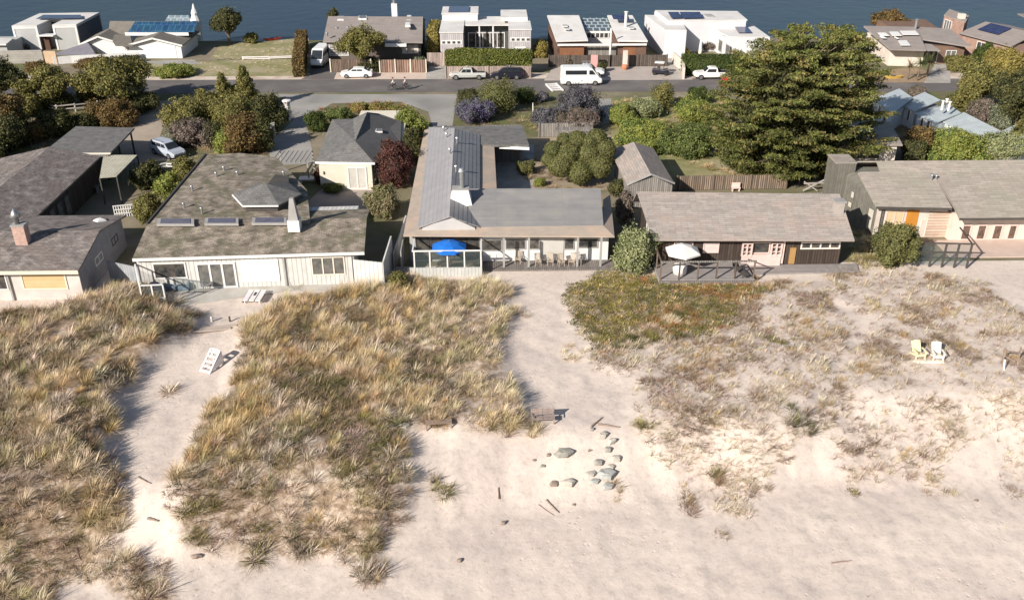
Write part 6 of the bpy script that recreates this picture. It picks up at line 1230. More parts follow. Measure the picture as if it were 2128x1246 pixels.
c = G(1540, 572, .42); q = MB().obox((c[0], c[1], .8), (.6, 1.5, .07), rad(25), 0, rad(8)); q.obox((c[0]-.35, c[1]+.75, 1.05), (.6, .07, .6), rad(25), 0, rad(-25))
for s, u in ((-.25, -.5), (.25, -.5), (-.25, .5), (.25, .5)): q.bar((c[0]+s-u*.42, c[1]+u, .43), (c[0]+s-u*.42, c[1]+u, .78), .05)
single(q, 'sun_lounger', DARKT, 'dark reclined lounger at the right end of the raised grey deck', 'lounger')
# patio of B: chaise pair, grill, sofa
t = thing('chaise_longue', 'white flat chaise on the stone patio in front of the white roller shade', 'lounger', G(530, 620, .08), None, rad(-4)); x0 = t.location
q = MB()
for s in (-.52, .0, .52): q.obox((s, 0, .3), (.42, 1.9, .07))
q.build('slat_top', WW2, t, local=True)
for x in (-.6, .6):
    for y_ in (-.8, .8): MB().bar((x, y_, 0), (x, y_, .27), .07).build('leg', WW2, t, local=True)
MB().obox((-.78, .05, .12), (.1, 1.6, .22)).build('side_rail', DARKT, t, local=True); MB().obox((0, .15, .36), (.14, .5, .05)).build('cushion', DARKT, t, local=True)
c = G(370, 600, .07); t = thing('patio_sofa', 'blue grey covered patio sofa in the shade of the mossy roof', 'sofa', c); CV = mat('blue_grey_cover', (.16, .21, .26), (.11, .15, .19), 3, .8)
MB().box(c[0]-1.1, c[1]-.4, .08, c[0]+1.1, c[1]+.4, .5).build('seat', CV, t, bevel=.06); MB().box(c[0]-1.1, c[1]+.25, .5, c[0]+1.1, c[1]+.5, .9).build('backrest', CV, t, bevel=.06)
for s in (-1.1, .9): MB().box(c[0]+s, c[1]-.4, .5, c[0]+s+.2, c[1]+.24, .7).build('armrest', CV, t, bevel=.04)
c = G(325, 612, .07); t = thing('barbecue', 'dark covered barbecue behind the white framed windscreen', 'barbecue', c); MB().box(c[0]-.5, c[1]-.3, .1, c[0]+.5, c[1]+.3, .9).build('cabinet', mat('navy_cover', (.05, .05, .09), (.04, .04, .07), 3, .8), t, bevel=.05); MB().lathe((c[0], c[1], .9), [(.45, 0), (.42, .15), (.3, .28), (.1, .32)], 10, 1.1, .7).build('lid', MATS['navy_cover'], t, smooth=True)
c = G(452, 612, .07); dining((c[0]-1, c[1]+.6, .07), 'low metal table beside the blue tinted glass rail', METAL, .45)
# street objects
c = G(1152, 183); t = thing('wooden_rack', 'white painted ladder like rack lying at the road edge left of the passenger van', 'rack', c, None, rad(12))
for s in (-.75, .75): MB().bar((s, -1.8, .12), (s, 1.8, .12), .2).build('rail', WW2, t, local=True)
for k in range(4): MB().bar((-.65, -1.5+k, .15), (.65, -1.5+k, .15), .18).build('rung', WW2, t, local=True)
def mast(px_, py_, ytop, r_, label, m_, name='flag_pole', cat='pole'):
    p = G(px_, py_); z = CAMH+ray(px_, ytop)[2]*p[1]/ray(px_, ytop)[1]; return single(MB().tube((p[0], p[1], 0), (p[0]-.05, p[1], z), r_, r_*.6, 8), name, m_, label, cat)
mast(806, 122, 68, .12, 'thin white mast in front of the ranch house', WHITE); mast(612, 240, 205, .0, '', WHITE) if False else None
c = G(600, 250); q = MB().lathe((c[0], c[1], 0), [(.28, 0), (.28, 1.9), (.4, 2.2), (.58, 2.5), (.55, 2.6), (.1, 2.7)], 10); single(q, 'garden_pillar', WW2, 'white flared pillar beside the dark shrubs on the gravel drive', 'pillar')
c = G(568, 285); q = MB().box(c[0]-.3, c[1]-.15, 0, c[0]+.3, c[1]+.15, 1.6); q.bar((c[0]-.3, c[1]-.2, 1.6), (c[0]+.3, c[1]+.2, 1.75), .12); single(q, 'gate_post', mat('white_rough', (.62, .60, .56), (.4, .38, .35), 5, .9), 'mottled white gate post half hidden by the dark shrubs', 'post')
def railfence(name, pts, label, m_=None, h=1.1):
    o = thing(name, label, 'fence', G(*pts[0])); 
    for k, p in enumerate(pts): g_ = G(*p); MB().bar((g_[0], g_[1], 0), (g_[0], g_[1], h), .16).build('post', m_ or MATS['silver_wood'], o)
    for a, b_ in zip(pts, pts[1:]):
        a, b_ = G(*a), G(*b_)
        for z in (h*.45, h*.85): MB().bar((a[0], a[1]-.1, z), (b_[0], b_[1]-.1, z+random.uniform(-.1, .1)), .12).build('rail', m_ or MATS['silver_wood'], o)
railfence('rail_fence', [(62, 222), (92, 228), (120, 235), (158, 232), (205, 226)], 'silver split rail fence under the left hand trees')
railfence('rail_fence', [(505, 124), (560, 124), (645, 121)], 'low pale rail fence between the two dry lawns', WW2, .5)
railfence('rail_fence', [(318, 355), (348, 350), (385, 352)], 'short pale rail fence below the estate car', WW2, .7)
mast(1108, 237, 214, .1, 'short white post beside the round bushes', WHITE, 'garden_post', 'post')
c = G(968, 208); q = MB().box(c[0]-1.0, c[1]-.3, 0, c[0]-.1, c[1]+.4, 1.3); q.box(c[0]+.1, c[1]-.3, 0, c[0]+1.0, c[1]+.4, 1.3); single(q, 'bins', mat('black_plastic', (.02, .022, .02), (.03, .03, .03), 2, .5), 'pair of black wheelie bins left of the big round bush', 'bin')
c = G(1297, 142); t = thing('entry_pillar', 'pale pillar with a terracotta base in the dark plank fence', 'pillar', c); boxp(t, (c[0]-.35, c[1]-.7, .6, c[0]+.35, c[1]-.3, 2.8), STUC, 'shaft'); MB().lathe((c[0], c[1]-.8, 0), [(.35, 0), (.5, .4), (.45, .75)], 10).build('base', mat('terracotta', (.5, .22, .12), (.42, .18, .1), 2, .8), t)
c = G(1236, 150); single(MB().box(c[0]-.5, c[1]+1.2, 0, c[0]+.5, c[1]+1.6, 2.2), 'sign_board', mat('pink_board', (.7, .38, .36), (.62, .33, .31), 2, .8), 'pinkish board standing behind the white pickup with the rack', 'board')
c = G(650, 378); q = MB().box(c[0]-1.4, c[1]-.6, .4, c[0]+1.2, c[1]+.5, .5); q.box(c[0]-1.3, c[1]-.5, 0, c[0]-1.1, c[1]-.3, .4); q.box(c[0]+.9, c[1]+.2, 0, c[0]+1.1, c[1]+.4, .4); single(q, 'patio_table', WW2, 'white low table beside the small cream cottage', 'table')
c = G(606, 376); t = thing('pergola', 'small slatted dark pergola behind the mossy roofed house', 'pergola', (c[0], c[1]+1, 0)); y_ = c[1]+1
for x in (-1.6, 1.9):
    for dy in (-1.5, 1.8): boxp(t, (c[0]+x, y_+dy, 0, c[0]+x+.15, y_+dy+.15, 2.28), GREYT, 'post')
for k in range(8): MB().bar((c[0]-1.8+k*.5, y_-1.7, 2.35), (c[0]-1.6+k*.5, y_+2.0, 2.35), .1, .12).build('rafter', GREYT, t)
for (a, lb) in (((1190, 575), 0),): pass
c = G(855, 415); 
t = thing('picnic_table', 'dark garden table in the shaded yard of the left house', 'table', G(190, 400)); c = G(190, 400); MB().box(c[0]-.9, c[1]-.4, .68, c[0]+.9, c[1]+.4, .75).build('table_top', METAL, t)
for s in (-.7, .7): MB().box(c[0]+s-.05, c[1]-.3, 0, c[0]+s+.05, c[1]+.3, .68).build('leg', METAL, t)
for p_, lb in (((1385, 575), 'left'),): pass
c = G(1525, 390); single(MB().box(c[0]-.5, c[1]-1.2, .35, c[0]+.4, c[1]-.8, .45).box(c[0]-.45, c[1]-1.15, 0, c[0]-.35, c[1]-.85, .35).box(c[0]+.25, c[1]-1.15, 0, c[0]+.35, c[1]-.85, .35).box(c[0]-.5, c[1]-.85, .45, c[0]+.4, c[1]-.8, .9), 'garden_chair', mat('pale_pink_plastic', (.7, .55, .5), (.64, .5, .45), 2, .6), 'small pale pink chair against the weathered board fence', 'chair')
q = MB(); c = G(1435, 112); q.lathe((c[0]+1.5, c[1], 0), [(.25, 0), (.28, .5), (.12, 2.3), (.02, 2.8)], 8); single(q, 'closed_umbrella', CW, 'closed cream umbrella in the glass courtyard of the white modern house', 'umbrella')
for k, (px_, py_) in enumerate(((985, 110), (1010, 112), (1022, 108), (1040, 110))):
    c = G(px_, py_+8); t = thing('garden_chair', ['white chair at the left of the glass courtyard group', 'white table like stool in the middle of the glass courtyard', 'white chair right of the glass courtyard stool', 'white chair nearest the right garage wing'][k], 'chair', c, 'white courtyard furniture')
    MB().box(c[0]-.35, c[1]-.35, .35, c[0]+.35, c[1]+.35, .45).build('seat', WHITE, t)
    if k != 1: MB().box(c[0]-.35, c[1]+.3, .45, c[0]+.35, c[1]+.36, .95).build('backrest', WHITE, t)
    for s in (-.3, .25):
        for u in (-.3, .25): MB().box(c[0]+s, c[1]+u, 0, c[0]+s+.05, c[1]+u+.05, .35).build('leg', WHITE, t)
# ================================================================ TREES AND SHRUBS
PAL = {'dark': [(.085, .09, .035), (.12, .115, .045), (.055, .06, .027)], 'olive': [(.18, .17, .055), (.25, .22, .075), (.12, .12, .042)], 'green': [(.12, .155, .045), (.175, .20, .065), (.08, .11, .035)],
 'bright': [(.22, .25, .055), (.29, .30, .08), (.14, .19, .05)], 'brown': [(.17, .11, .045), (.22, .15, .06), (.10, .075, .03)], 'purple': [(.125, .12, .135), (.17, .16, .18), (.085, .085, .09)],
 'reed': [(.25, .27, .13), (.34, .35, .19), (.16, .19, .08)], 'greyg': [(.19, .205, .14), (.27, .28, .19), (.13, .15, .10)], 'gold': [(.30, .25, .07), (.36, .29, .09), (.2, .17, .05)], 'maroon': [(.10, .045, .04), (.15, .065, .05), (.07, .04, .03)], 'topiary': [(.15, .155, .055), (.19, .18, .07), (.12, .13, .05)],
 'cypress': [(.125, .145, .04), (.19, .19, .055), (.085, .105, .035), (.25, .205, .075)], 'hedge': [(.13, .15, .03), (.18, .19, .045), (.10, .12, .03)], 'hedged': [(.06, .085, .025), (.09, .115, .03), (.05, .07, .02)], 'pinkg': [(.30, .24, .15), (.22, .20, .10), (.15, .16, .06)], 'lav': [(.13, .11, .20), (.18, .17, .20), (.12, .13, .12)], 'orange': [(.36, .22, .10), (.3, .25, .08), (.16, .17, .05)], 'mauveb': [(.25, .19, .17), (.2, .16, .13), (.15, .13, .09)]}
def leafmesh(P, Nn, size, pal, r, asp=1.6, jit=.7):
    n = len(P); d = r.normal(size=(n, 3))*jit + Nn; d /= np.linalg.norm(d, axis=1)[:, None]+1e-9
    a = np.cross(d, r.normal(size=(n, 3))); a /= np.linalg.norm(a, axis=1)[:, None]+1e-9; b = np.cross(d, a)
    s = size*r.uniform(.6, 1.35, n)[:, None]; A = a*s*asp*.5; B = b*s*.5
    V = np.stack([P-A, P-B*.9+A*.1, P+A, P+B*.9+A*.1], 1).reshape(-1, 3); Q = np.arange(n*4).reshape(-1, 4)
    pal = np.array(pal); g = fb(P[:, 0]+P[:, 2]*.7, P[:, 1]+P[:, 2]*.4, 1.3, 31); k = np.clip((g*1.5-.25+r.uniform(-.25, .25, n))*len(pal), 0, len(pal)-1).astype(int)
    col = pal[k]*r.uniform(.7, 1.35, n)[:, None]
    return V, Q, np.repeat(col, 4, 0)
def lobepts(lobes, size, k, r, hollow=.75, rough=.42):
    PP, NN = [], []; L_ = np.array(lobes)
    for (cx, cy, cz, rx, ry, rz) in lobes:
        area = 4*math.pi*((rx*ry)**1.6/3+(rx*rz)**1.6/3+(ry*rz)**1.6/3)**(1/1.6); n = int(k*area/size**2)+8
        u = r.normal(size=(n, 3)); u /= np.linalg.norm(u, axis=1)[:, None]; w_ = 1+rough*(fb(u[:, 0]*3+cx, u[:, 1]*3+u[:, 2]*2.2+cy, 1., 13)-.5)*2
        rr = (hollow+(1.06-hollow)*r.uniform(0, 1, n)**.6)*w_*np.where(r.uniform(0, 1, n) < (.1 if rough > .1 else 0), r.uniform(1, 1.28, n), 1)
        PP.append(np.array([cx, cy, cz])+u*rr[:, None]*np.array([rx, ry, rz])); NN.append(u/np.array([rx, ry, rz])*min(rx, ry, rz))
        if rough > .1:
            m_ = 9; sd_ = r.normal(size=(m_, 3)); sd_[:, 2] = np.abs(sd_[:, 2])*.8; sd_ /= np.linalg.norm(sd_, axis=1)[:, None]; ns_ = max(m_, int(n*.1)); q_ = r.integers(0, m_, ns_)
            u2 = sd_[q_]+r.normal(size=(ns_, 3))*.09; rr2 = r.uniform(.9, 1.38, ns_)[:, None]
            PP.append(np.array([cx, cy, cz])+u2*rr2*np.array([rx, ry, rz])); NN.append(u2)
    P, Nn = np.concatenate(PP), np.concatenate(NN)
    keep = np.ones(len(P), bool)                       # drop leaves deep inside other lobes
    for (cx, cy, cz, rx, ry, rz) in lobes:
        q = ((P-np.array([cx, cy, cz]))/np.array([rx, ry, rz])); keep &= (q**2).sum(1) > .36
    keep &= P[:, 2] > .02
    return P[keep], Nn[keep]
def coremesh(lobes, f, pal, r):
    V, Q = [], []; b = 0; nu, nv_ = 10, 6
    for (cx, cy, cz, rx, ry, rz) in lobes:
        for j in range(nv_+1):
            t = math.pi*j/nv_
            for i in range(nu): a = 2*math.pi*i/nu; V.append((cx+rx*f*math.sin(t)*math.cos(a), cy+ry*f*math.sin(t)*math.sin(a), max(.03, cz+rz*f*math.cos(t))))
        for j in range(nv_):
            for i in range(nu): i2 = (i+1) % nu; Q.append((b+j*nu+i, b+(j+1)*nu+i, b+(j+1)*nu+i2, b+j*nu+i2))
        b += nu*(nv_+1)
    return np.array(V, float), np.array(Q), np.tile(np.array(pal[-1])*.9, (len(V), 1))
def crown(name, parent, lobes, size, pal, seed, k=1.5, core=.72, asp=1.6, jit=.7, hollow=.75, rough=.42):
    r = np.random.default_rng(seed); P, Nn = lobepts(lobes, size, k, r, hollow, rough); V, Q, T = leafmesh(P, Nn, size, pal, r, asp, jit)
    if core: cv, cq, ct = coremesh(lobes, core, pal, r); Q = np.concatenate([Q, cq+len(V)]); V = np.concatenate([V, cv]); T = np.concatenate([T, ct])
    return addmesh(name, fastmesh(name, V, Q, [LEAF], T), parent)
def lobeset(kind, R, H, r, ry=None):
    L_ = []; ry = ry or R
    if kind == 'bush':
        L_.append((0, 0, H*.45, R*.72, ry*.72, H*.5))
        for k in range(13): a = 2*math.pi*k/13+r.uniform(-.3, .3); d = r.uniform(.4, .8); s = r.uniform(.18, .38); z = r.uniform(.18, .68)*H; L_.append((R*d*math.cos(a), ry*d*math.sin(a), z, R*s, ry*s, min(H*.36, R*s*1.1)))
        for k in range(5): L_.append((R*r.uniform(-.4, .4), ry*r.uniform(-.4, .4), H*r.uniform(.66, .86), R*r.uniform(.18, .32), ry*.26, H*.18))
    elif kind == 'ball': L_.append((0, 0, H*.5, R*.95, ry*.95, H*.5))
    elif kind == 'tree':
        z0 = H*.3
        for k in range(20): a = r.uniform(0, 6.28); d = math.sqrt(r.uniform(0, .75)); z = z0+(H-z0)*(.2+.62*r.random()*(1-.5*d)); s = r.uniform(.18, .36); L_.append((R*d*math.cos(a), ry*d*math.sin(a), z, R*s, ry*s, (H-z0)*r.uniform(.14, .24)))
        L_.append((0, 0, z0+(H-z0)*.62, R*.5, ry*.5, (H-z0)*.36))
    elif kind == 'tall':
        for k in range(26): q_ = k/26; z = H*(.1+.84*q_); w_ = R*(1.05-.85*q_); a = k*2.4; L_.append((w_*.5*math.cos(a), w_*.5*math.sin(a), z, w_*.5, w_*.5, H*.075))
    return L_
def plantpx(name, label, cat, x0, yt, x1, yb, kind='bush', pal='green', size=.2, seed=None, group=None, trunk=None, k=1.35, jit=.75):
    size *= .74
    seed = seed or int(x0*3+yt*7+11) % 99991; r = random.Random(seed)
    sc1 = math.cos(PITCH)/CAMH*((x0+x1)*0+yb+420); R = (x1-x0)/2/sc1*(1.13 if kind in ('bush', 'tree') else 1.)
    xc = (x0+x1)/2; g = G(xc, yb); Y = g[1]+(R*.7 if kind in ('bush', 'ball') else 0)
    d = ray(xc, yb); X = g[0]*Y/g[1]; dt = ray(xc, yt); Yt = Y + (R*.15 if kind == 'bush' else 0); H = max(.5, CAMH+dt[2]*Yt/dt[1])
    t = thing(name, label, cat, (X, Y, 0), group)
    L_ = lobeset(kind, R, H, r)
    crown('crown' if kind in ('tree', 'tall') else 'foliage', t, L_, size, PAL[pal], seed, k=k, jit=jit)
    q = MB()
    if kind == 'tree':
        q.tube((0, 0, -.05), (.05*R, 0, H*.3), .035*H+.05, .03*H+.03, 8)
        for j in range(5): a = 2*math.pi*j/5+r.uniform(-.4, .4); q.tube((.04*R, 0, H*.22), (R*.5*math.cos(a), R*.5*math.sin(a), H*.6), .02*H+.03, .02, 6)
        q.build('trunk', BARKM, t, local=True)
    elif kind == 'tall': q.tube((0, 0, -.05), (0, 0, H*.8), .12, .03, 7); q.build('trunk', BARKM, t, local=True)
    return t, R, H
B_ = 'bush'
T_ = [
 ('shrub', 'dark olive shrub between the leftmost tree and the split rail fence', 'shrub', 20, 190, 95, 245, B_, 'olive', .2),
 ('shrub', 'dark thick shrub under the second left tree', 'shrub', 85, 190, 150, 232, B_, 'dark', .2),
 ('shrub', 'bushy olive shrub under the forked tree', 'shrub', 168, 150, 235, 212, B_, 'olive', .2),
 ('shrub', 'dark bush at the foot of the forked tree, beside the drive', 'shrub', 262, 190, 330, 238, B_, 'dark', .18),
 ('shrub', 'brown shrub right of the huge dark one at the left edge', 'shrub', 50, 250, 105, 300, B_, 'brown', .18),
 ('tree', 'tangled dark tree overhanging the left edge above the shingled roof', 'tree', -60, 175, 48, 300, 'tree', 'brown', .24),
 ('shrub', 'dark green shrub in the heart of the thicket', 'shrub', 395, 250, 470, 305, B_, 'dark', .18),
 ('shrub', 'golden olive shrub below the dark conifer', 'shrub', 455, 175, 525, 235, B_, 'olive', .18),
 ('shrub', 'deep shaded shrub at the right foot of the thicket', 'shrub', 530, 245, 575, 318, B_, 'dark', .18),
 ('shrub', 'grey green small shrub at the left foot of the thicket', 'shrub', 345, 270, 392, 312, B_, 'greyg', .16),
 ('shrub', 'dark climbing shrub between the maroon shrub and the tan roof edge', 'shrub', 838, 262, 885, 345, B_, 'dark', .17),
 ('shrub', 'olive shrub at the upper edge of the blue cottage garden', 'shrub', 1965, 185, 2025, 235, B_, 'olive', .18),
 ('shrub', 'yellow olive shrub on the bank below the brick house', 'shrub', 2040, 100, 2110, 155, B_, 'gold', .2),
 ('shrub', 'mid green shrub below the right edge tree', 'shrub', 2050, 215, 2120, 275, B_, 'greyg', .18),
 ('shrub', 'leafy green shrub tight against the right of the cypress trunk', 'shrub', 1690, 320, 1740, 372, B_, 'dark', .17),
 ('shrub', 'olive yellow shrub between the grey green one and the round bush', 'shrub', 1380, 255, 1440, 300, B_, 'olive', .16),
 ('shrub', 'pale green low bush in front of the wide grey green shrub', 'shrub', 1300, 290, 1372, 328, B_, 'bright', .15),
 ('tree', 'rounded dark tree at the far left edge above the split rail fence', 'tree', -60, 118, 62, 222, 'tree', 'dark', .26),
 ('tree', 'dark green tree between the leftmost tree and the forked one', 'tree', 62, 134, 160, 222, 'tree', 'olive', .24),
 ('tree', 'forked tree with bare pale limbs beside the road end of the dirt drive', 'tree', 170, 118, 312, 222, 'tree', 'olive', .25),
 ('shrub', 'rusty olive round shrub at the bend of the dirt drive', 'shrub', 197, 205, 290, 268, B_, 'brown', .2),
 ('shrub', 'huge dark shrub cut by the left edge beside the shingled wing', 'shrub', -110, 205, 70, 330, B_, 'dark', .25),
 ('shrub', 'blue green shrub before the grey carport roof', 'shrub', 85, 225, 165, 290, B_, 'dark', .2),
 ('shrub', 'small dark shrub left of the rusty olive one', 'shrub', 150, 235, 205, 278, B_, 'dark', .18),
 ('shrub', 'black green shrub at the left edge above the shingled roof', 'shrub', -90, 285, 22, 352, B_, 'dark', .2),
 ('conifer', 'left and lower of the two pointed dark conifers at the road side of the thicket', 'tree', 440, 148, 500, 232, 'tall', 'olive', .2),
 ('conifer', 'taller pointed conifer, right of its lower twin in the thicket', 'tree', 482, 132, 548, 228, 'tall', 'olive', .2),
 ('shrub', 'yellow green sapling at the upper left of the thicket', 'shrub', 405, 183, 450, 245, B_, 'olive', .16),
 ('shrub', 'olive shrub at the left side of the thicket', 'shrub', 352, 205, 440, 290, B_, 'olive', .2),
 ('shrub', 'tan olive shrub in the middle of the thicket', 'shrub', 425, 200, 540, 285, B_, 'olive', .2),
 ('shrub', 'dark glossy shrub beside the white flared pillar', 'shrub', 528, 192, 598, 280, B_, 'dark', .2),
 ('shrub', 'brownish shrub at the lower right of the thicket', 'shrub', 470, 235, 562, 325, B_, 'brown', .2),
 ('shrub', 'grey twiggy shrub above the estate car', 'shrub', 360, 245, 445, 312, B_, 'mauveb', .18),
 ('shrub', 'bright yellow green shrub at the foot of the thicket', 'shrub', 445, 268, 515, 325, B_, 'bright', .17),
 ('shrub', 'pale olive shrub nearest the beach between the two left houses', 'shrub', 283, 398, 347, 468, B_, 'olive', .16),
 ('shrub', 'bright olive shrub, middle one along the mossy roof edge', 'shrub', 328, 355, 388, 425, B_, 'bright', .16),
 ('shrub', 'leafy shrub at the top of the row along the mossy roof edge', 'shrub', 362, 325, 418, 388, B_, 'olive', .16),
 ('shrub', 'dark shrub beside the cream patio cover', 'shrub', 285, 335, 345, 400, B_, 'dark', .17),
 ('shrub', 'dark round evergreen beside the gravel forecourt', 'shrub', 636, 230, 682, 278, B_, 'hedged', .15),
 ('shrub', 'low green shrub row segment behind the grey hipped roof', 'shrub', 680, 222, 735, 262, B_, 'green', .15),
 ('shrub', 'pale yellow leaved shrub at the right of the grey hipped roof', 'shrub', 822, 225, 882, 300, B_, 'bright', .17),
 ('shrub', 'maroon leaved tall shrub beside the cream cottage wall', 'shrub', 780, 292, 862, 400, B_, 'maroon', .18),
 ('shrub', 'pink green mottled bush below the maroon shrub', 'shrub', 762, 384, 832, 458, B_, 'pinkg', .16),
 ('shrub', 'dark red leaved shrub left of the cream cottage door', 'shrub', 655, 345, 695, 388, B_, 'maroon', .13),
 ('shrub', 'low bright green bush at the foot of the cream cottage wall', 'shrub', 668, 378, 716, 402, B_, 'green', .12),
 ('shrub', 'small green bush between the white fence screen and the glass enclosure', 'shrub', 806, 565, 850, 612, B_, 'olive', .14),
 ('round_bush', 'big round clipped green bush in the middle garden', 'bush', 993, 168, 1075, 240, 'ball', 'topiary', .16),
 ('round_bush', 'smaller clipped dome right of the big round bush', 'bush', 1066, 182, 1112, 217, 'ball', 'hedged', .15),
 ('shrub', 'small dark purple shrub right of the two clipped domes', 'shrub', 1112, 190, 1142, 214, B_, 'purple', .13),
 ('shrub', 'dark shrub behind the black bins', 'shrub', 955, 184, 998, 212, B_, 'dark', .14),
 ('shrub', 'lavender grey bush left of the big round bush', 'shrub', 948, 206, 1024, 262, B_, 'lav', .14),
 ('shrub', 'large purple grey bush behind the small arbor', 'shrub', 1160, 180, 1252, 262, B_, 'purple', .16),
 ('shrub', 'round purple grey bush left of the largest one', 'shrub', 1104, 220, 1168, 272, B_, 'purple', .14),
 ('shrub', 'wispy grey brown bush in front of the largest purple grey one', 'shrub', 1158, 228, 1242, 284, B_, 'mauveb', .14),
 ('shrub', 'small round bush in the shaded yard before the cloud pruned tree', 'shrub', 1073, 336, 1112, 366, B_, 'topiary', .12),
 ('shrub', 'tiny yellow bush at the foot of the cloud pruned tree', 'shrub', 1108, 370, 1132, 390, B_, 'bright', .1),
 ('round_bush', 'bright olive round bush on the left of the green yard', 'bush', 1350, 174, 1399, 228, 'ball', 'olive', .15),
 ('shrub', 'small blue green bush on the pale drive left of the big cypress', 'shrub', 1428, 180, 1472, 218, B_, 'hedged', .13),
 ('shrub', 'mauve green shrub at the upper left of the green yard', 'shrub', 1308, 206, 1372, 248, B_, 'reed', .15),
 ('shrub', 'yellow green shrub between round bush and cypress', 'shrub', 1398, 208, 1482, 262, B_, 'bright', .16),
 ('shrub', 'wide grey green shrub in the middle of the green yard', 'shrub', 1285, 252, 1395, 312, B_, 'bright', .17),
 ('shrub', 'deep green grassy shrub against the left side of the cypress', 'shrub', 1370, 258, 1485, 332, B_, 'green', .18),
 ('shrub', 'low lime green shrub at the left border of the green yard', 'shrub', 1262, 215, 1315, 262, B_, 'bright', .14),
 ('shrub', 'tall grey green reedy bush between metal roofed house and dark brown cottage', 'shrub', 1276, 472, 1362, 576, B_, 'reed', .16),
 ('shrub', 'dense green bush beside the dark framed glass windscreen', 'shrub', 1802, 462, 1892, 562, B_, 'topiary', .16),
 ('tree', 'olive tree with a wide crown below the brick house', 'tree', 1962, 125, 2062, 232, 'tree', 'olive', .22),
 ('tree', 'dark tree with pale bare limbs at the right edge', 'tree', 2045, 132, 2160, 300, 'tree', 'dark', .24),
 ('shrub', 'dark green bush before the brick house front', 'shrub', 2015, 90, 2062, 140, B_, 'hedged', .2),
 ('shrub', 'green round bush before the warm brown wall', 'shrub', 1960, 115, 2012, 150, B_, 'olive', .18),
 ('tree', 'yellow brown tree at the right edge behind the dark one', 'tree', 2075, 105, 2190, 200, 'tree', 'gold', .25),
 ('shrub', 'brown green shrub left of the pale blue cottage front', 'shrub', 1872, 262, 1932, 332, B_, 'brown', .18),
 ('shrub', 'large bright green shrub in front of the pale blue cottage', 'shrub', 1905, 272, 2035, 345, B_, 'bright', .19),
 ('shrub', 'grey green shrub right of the bright green one', 'shrub', 2025, 275, 2120, 345, B_, 'reed', .18),
 ('shrub', 'dark olive shrub at the right edge before the pale blue cottage', 'shrub', 2085, 250, 2200, 335, B_, 'olive', .18),
 ('shrub', 'brown garden shrub behind the pale blue cottage roofs', 'shrub', 2000, 205, 2060, 262, B_, 'mauveb', .17),
 ('shrub', 'mauve flowering shrub at the road corner of the pale blue cottage', 'shrub', 1888, 180, 1925, 205, B_, 'mauveb', .14),
 ('shrub', 'small orange leaved shrub at the right edge', 'shrub', 2055, 238, 2088, 262, B_, 'orange', .13),
 ('tree', 'dense dark tree on the shore beside the white gabled bungalow', 'tree', 444, 14, 509, 92, 'tree', 'dark', .26),
 ('shrub', 'small olive bush on the shore of the dry lawn', 'shrub', 509, 68, 537, 92, B_, 'olive', .17),
 ('tree', 'dark rounded tree behind the taupe roof with slanted skylights', 'tree', 1812, 20, 1877, 72, 'tree', 'brown', .26),
 ('shrub', 'small conifer tip showing behind the taupe roof of the ranch house', 'shrub', 682, 16, 708, 62, B_, 'dark', .2),
 ('tree', 'broad olive tree before the taupe roofed ranch house', 'tree', 714, 52, 800, 148, 'tree', 'olive', .22),
 ('shrub', 'low spreading juniper on the lawn by the white garage', 'shrub', 328, 134, 405, 165, B_, 'bright', .17),
 ('shrub', 'reddish shrub before the grey modern house wall', 'shrub', 44, 82, 76, 106, B_, 'mauveb', .15),
 ('shrub', 'low brown hedge plant below the white garden wall', 'shrub', 160, 122, 250, 145, B_, 'brown', .16),
 ('shrub', 'bush behind the tan gate', 'shrub', 60, 128, 105, 152, B_, 'brown', .16),
 ('shrub', 'yellow green bush between the hedge house and the twin roof house', 'shrub', 1108, 84, 1138, 122, B_, 'gold', .17),
 ('shrub', 'brown leaved shrub in the courtyard of the white modern house', 'shrub', 1448, 84, 1492, 108, B_, 'mauveb', .15),
 ('shrub', 'yellow shrub at the wall of the white modern house', 'shrub', 1402, 98, 1432, 120, B_, 'gold', .15),
 ('shrub', 'leafy shrub in front of the striped plank fence yard', 'shrub', 855, 118, 890, 148, B_, 'greyg', .15),
 ('shrub', 'green shrub behind the fence of the ranch house, under the olive tree', 'shrub', 740, 118, 790, 152, B_, 'dark', .16),
 ('shrub', 'dark plant clump on the left end of the wide gravel forecourt bed', 'shrub', 730, 212, 770, 238, B_, 'orange', .13),
 ('shrub', 'orange green shrub behind the ridge of the grey hipped roof', 'shrub', 768, 214, 815, 244, B_, 'orange', .13),
 ('shrub', 'yellow flowering plant left of the pale leaved shrub', 'shrub', 800, 220, 842, 250, B_, 'orange', .13),
 ('shrub', 'grey shrub between the shed and the dark brown cottage gable', 'shrub', 1275, 395, 1318, 470, B_, 'mauveb', .14),
 ('shrub', 'dark shrub by the left wall of the shed', 'shrub', 1262, 372, 1300, 412, B_, 'dark', .14),
 ('shrub', 'tall dry plant at the left of the tan taupe drive', 'shrub', 1168, 120, 1192, 152, B_, 'mauveb', .14),
 ('shrub', 'potted shrub before the dark fence beside the pickup with rack', 'shrub', 1240, 128, 1260, 152, B_, 'dark', .13),
]
for a in T_: plantpx(a[0], a[1], a[2], a[3], a[4], a[5], a[6], a[7], a[8], a[9])
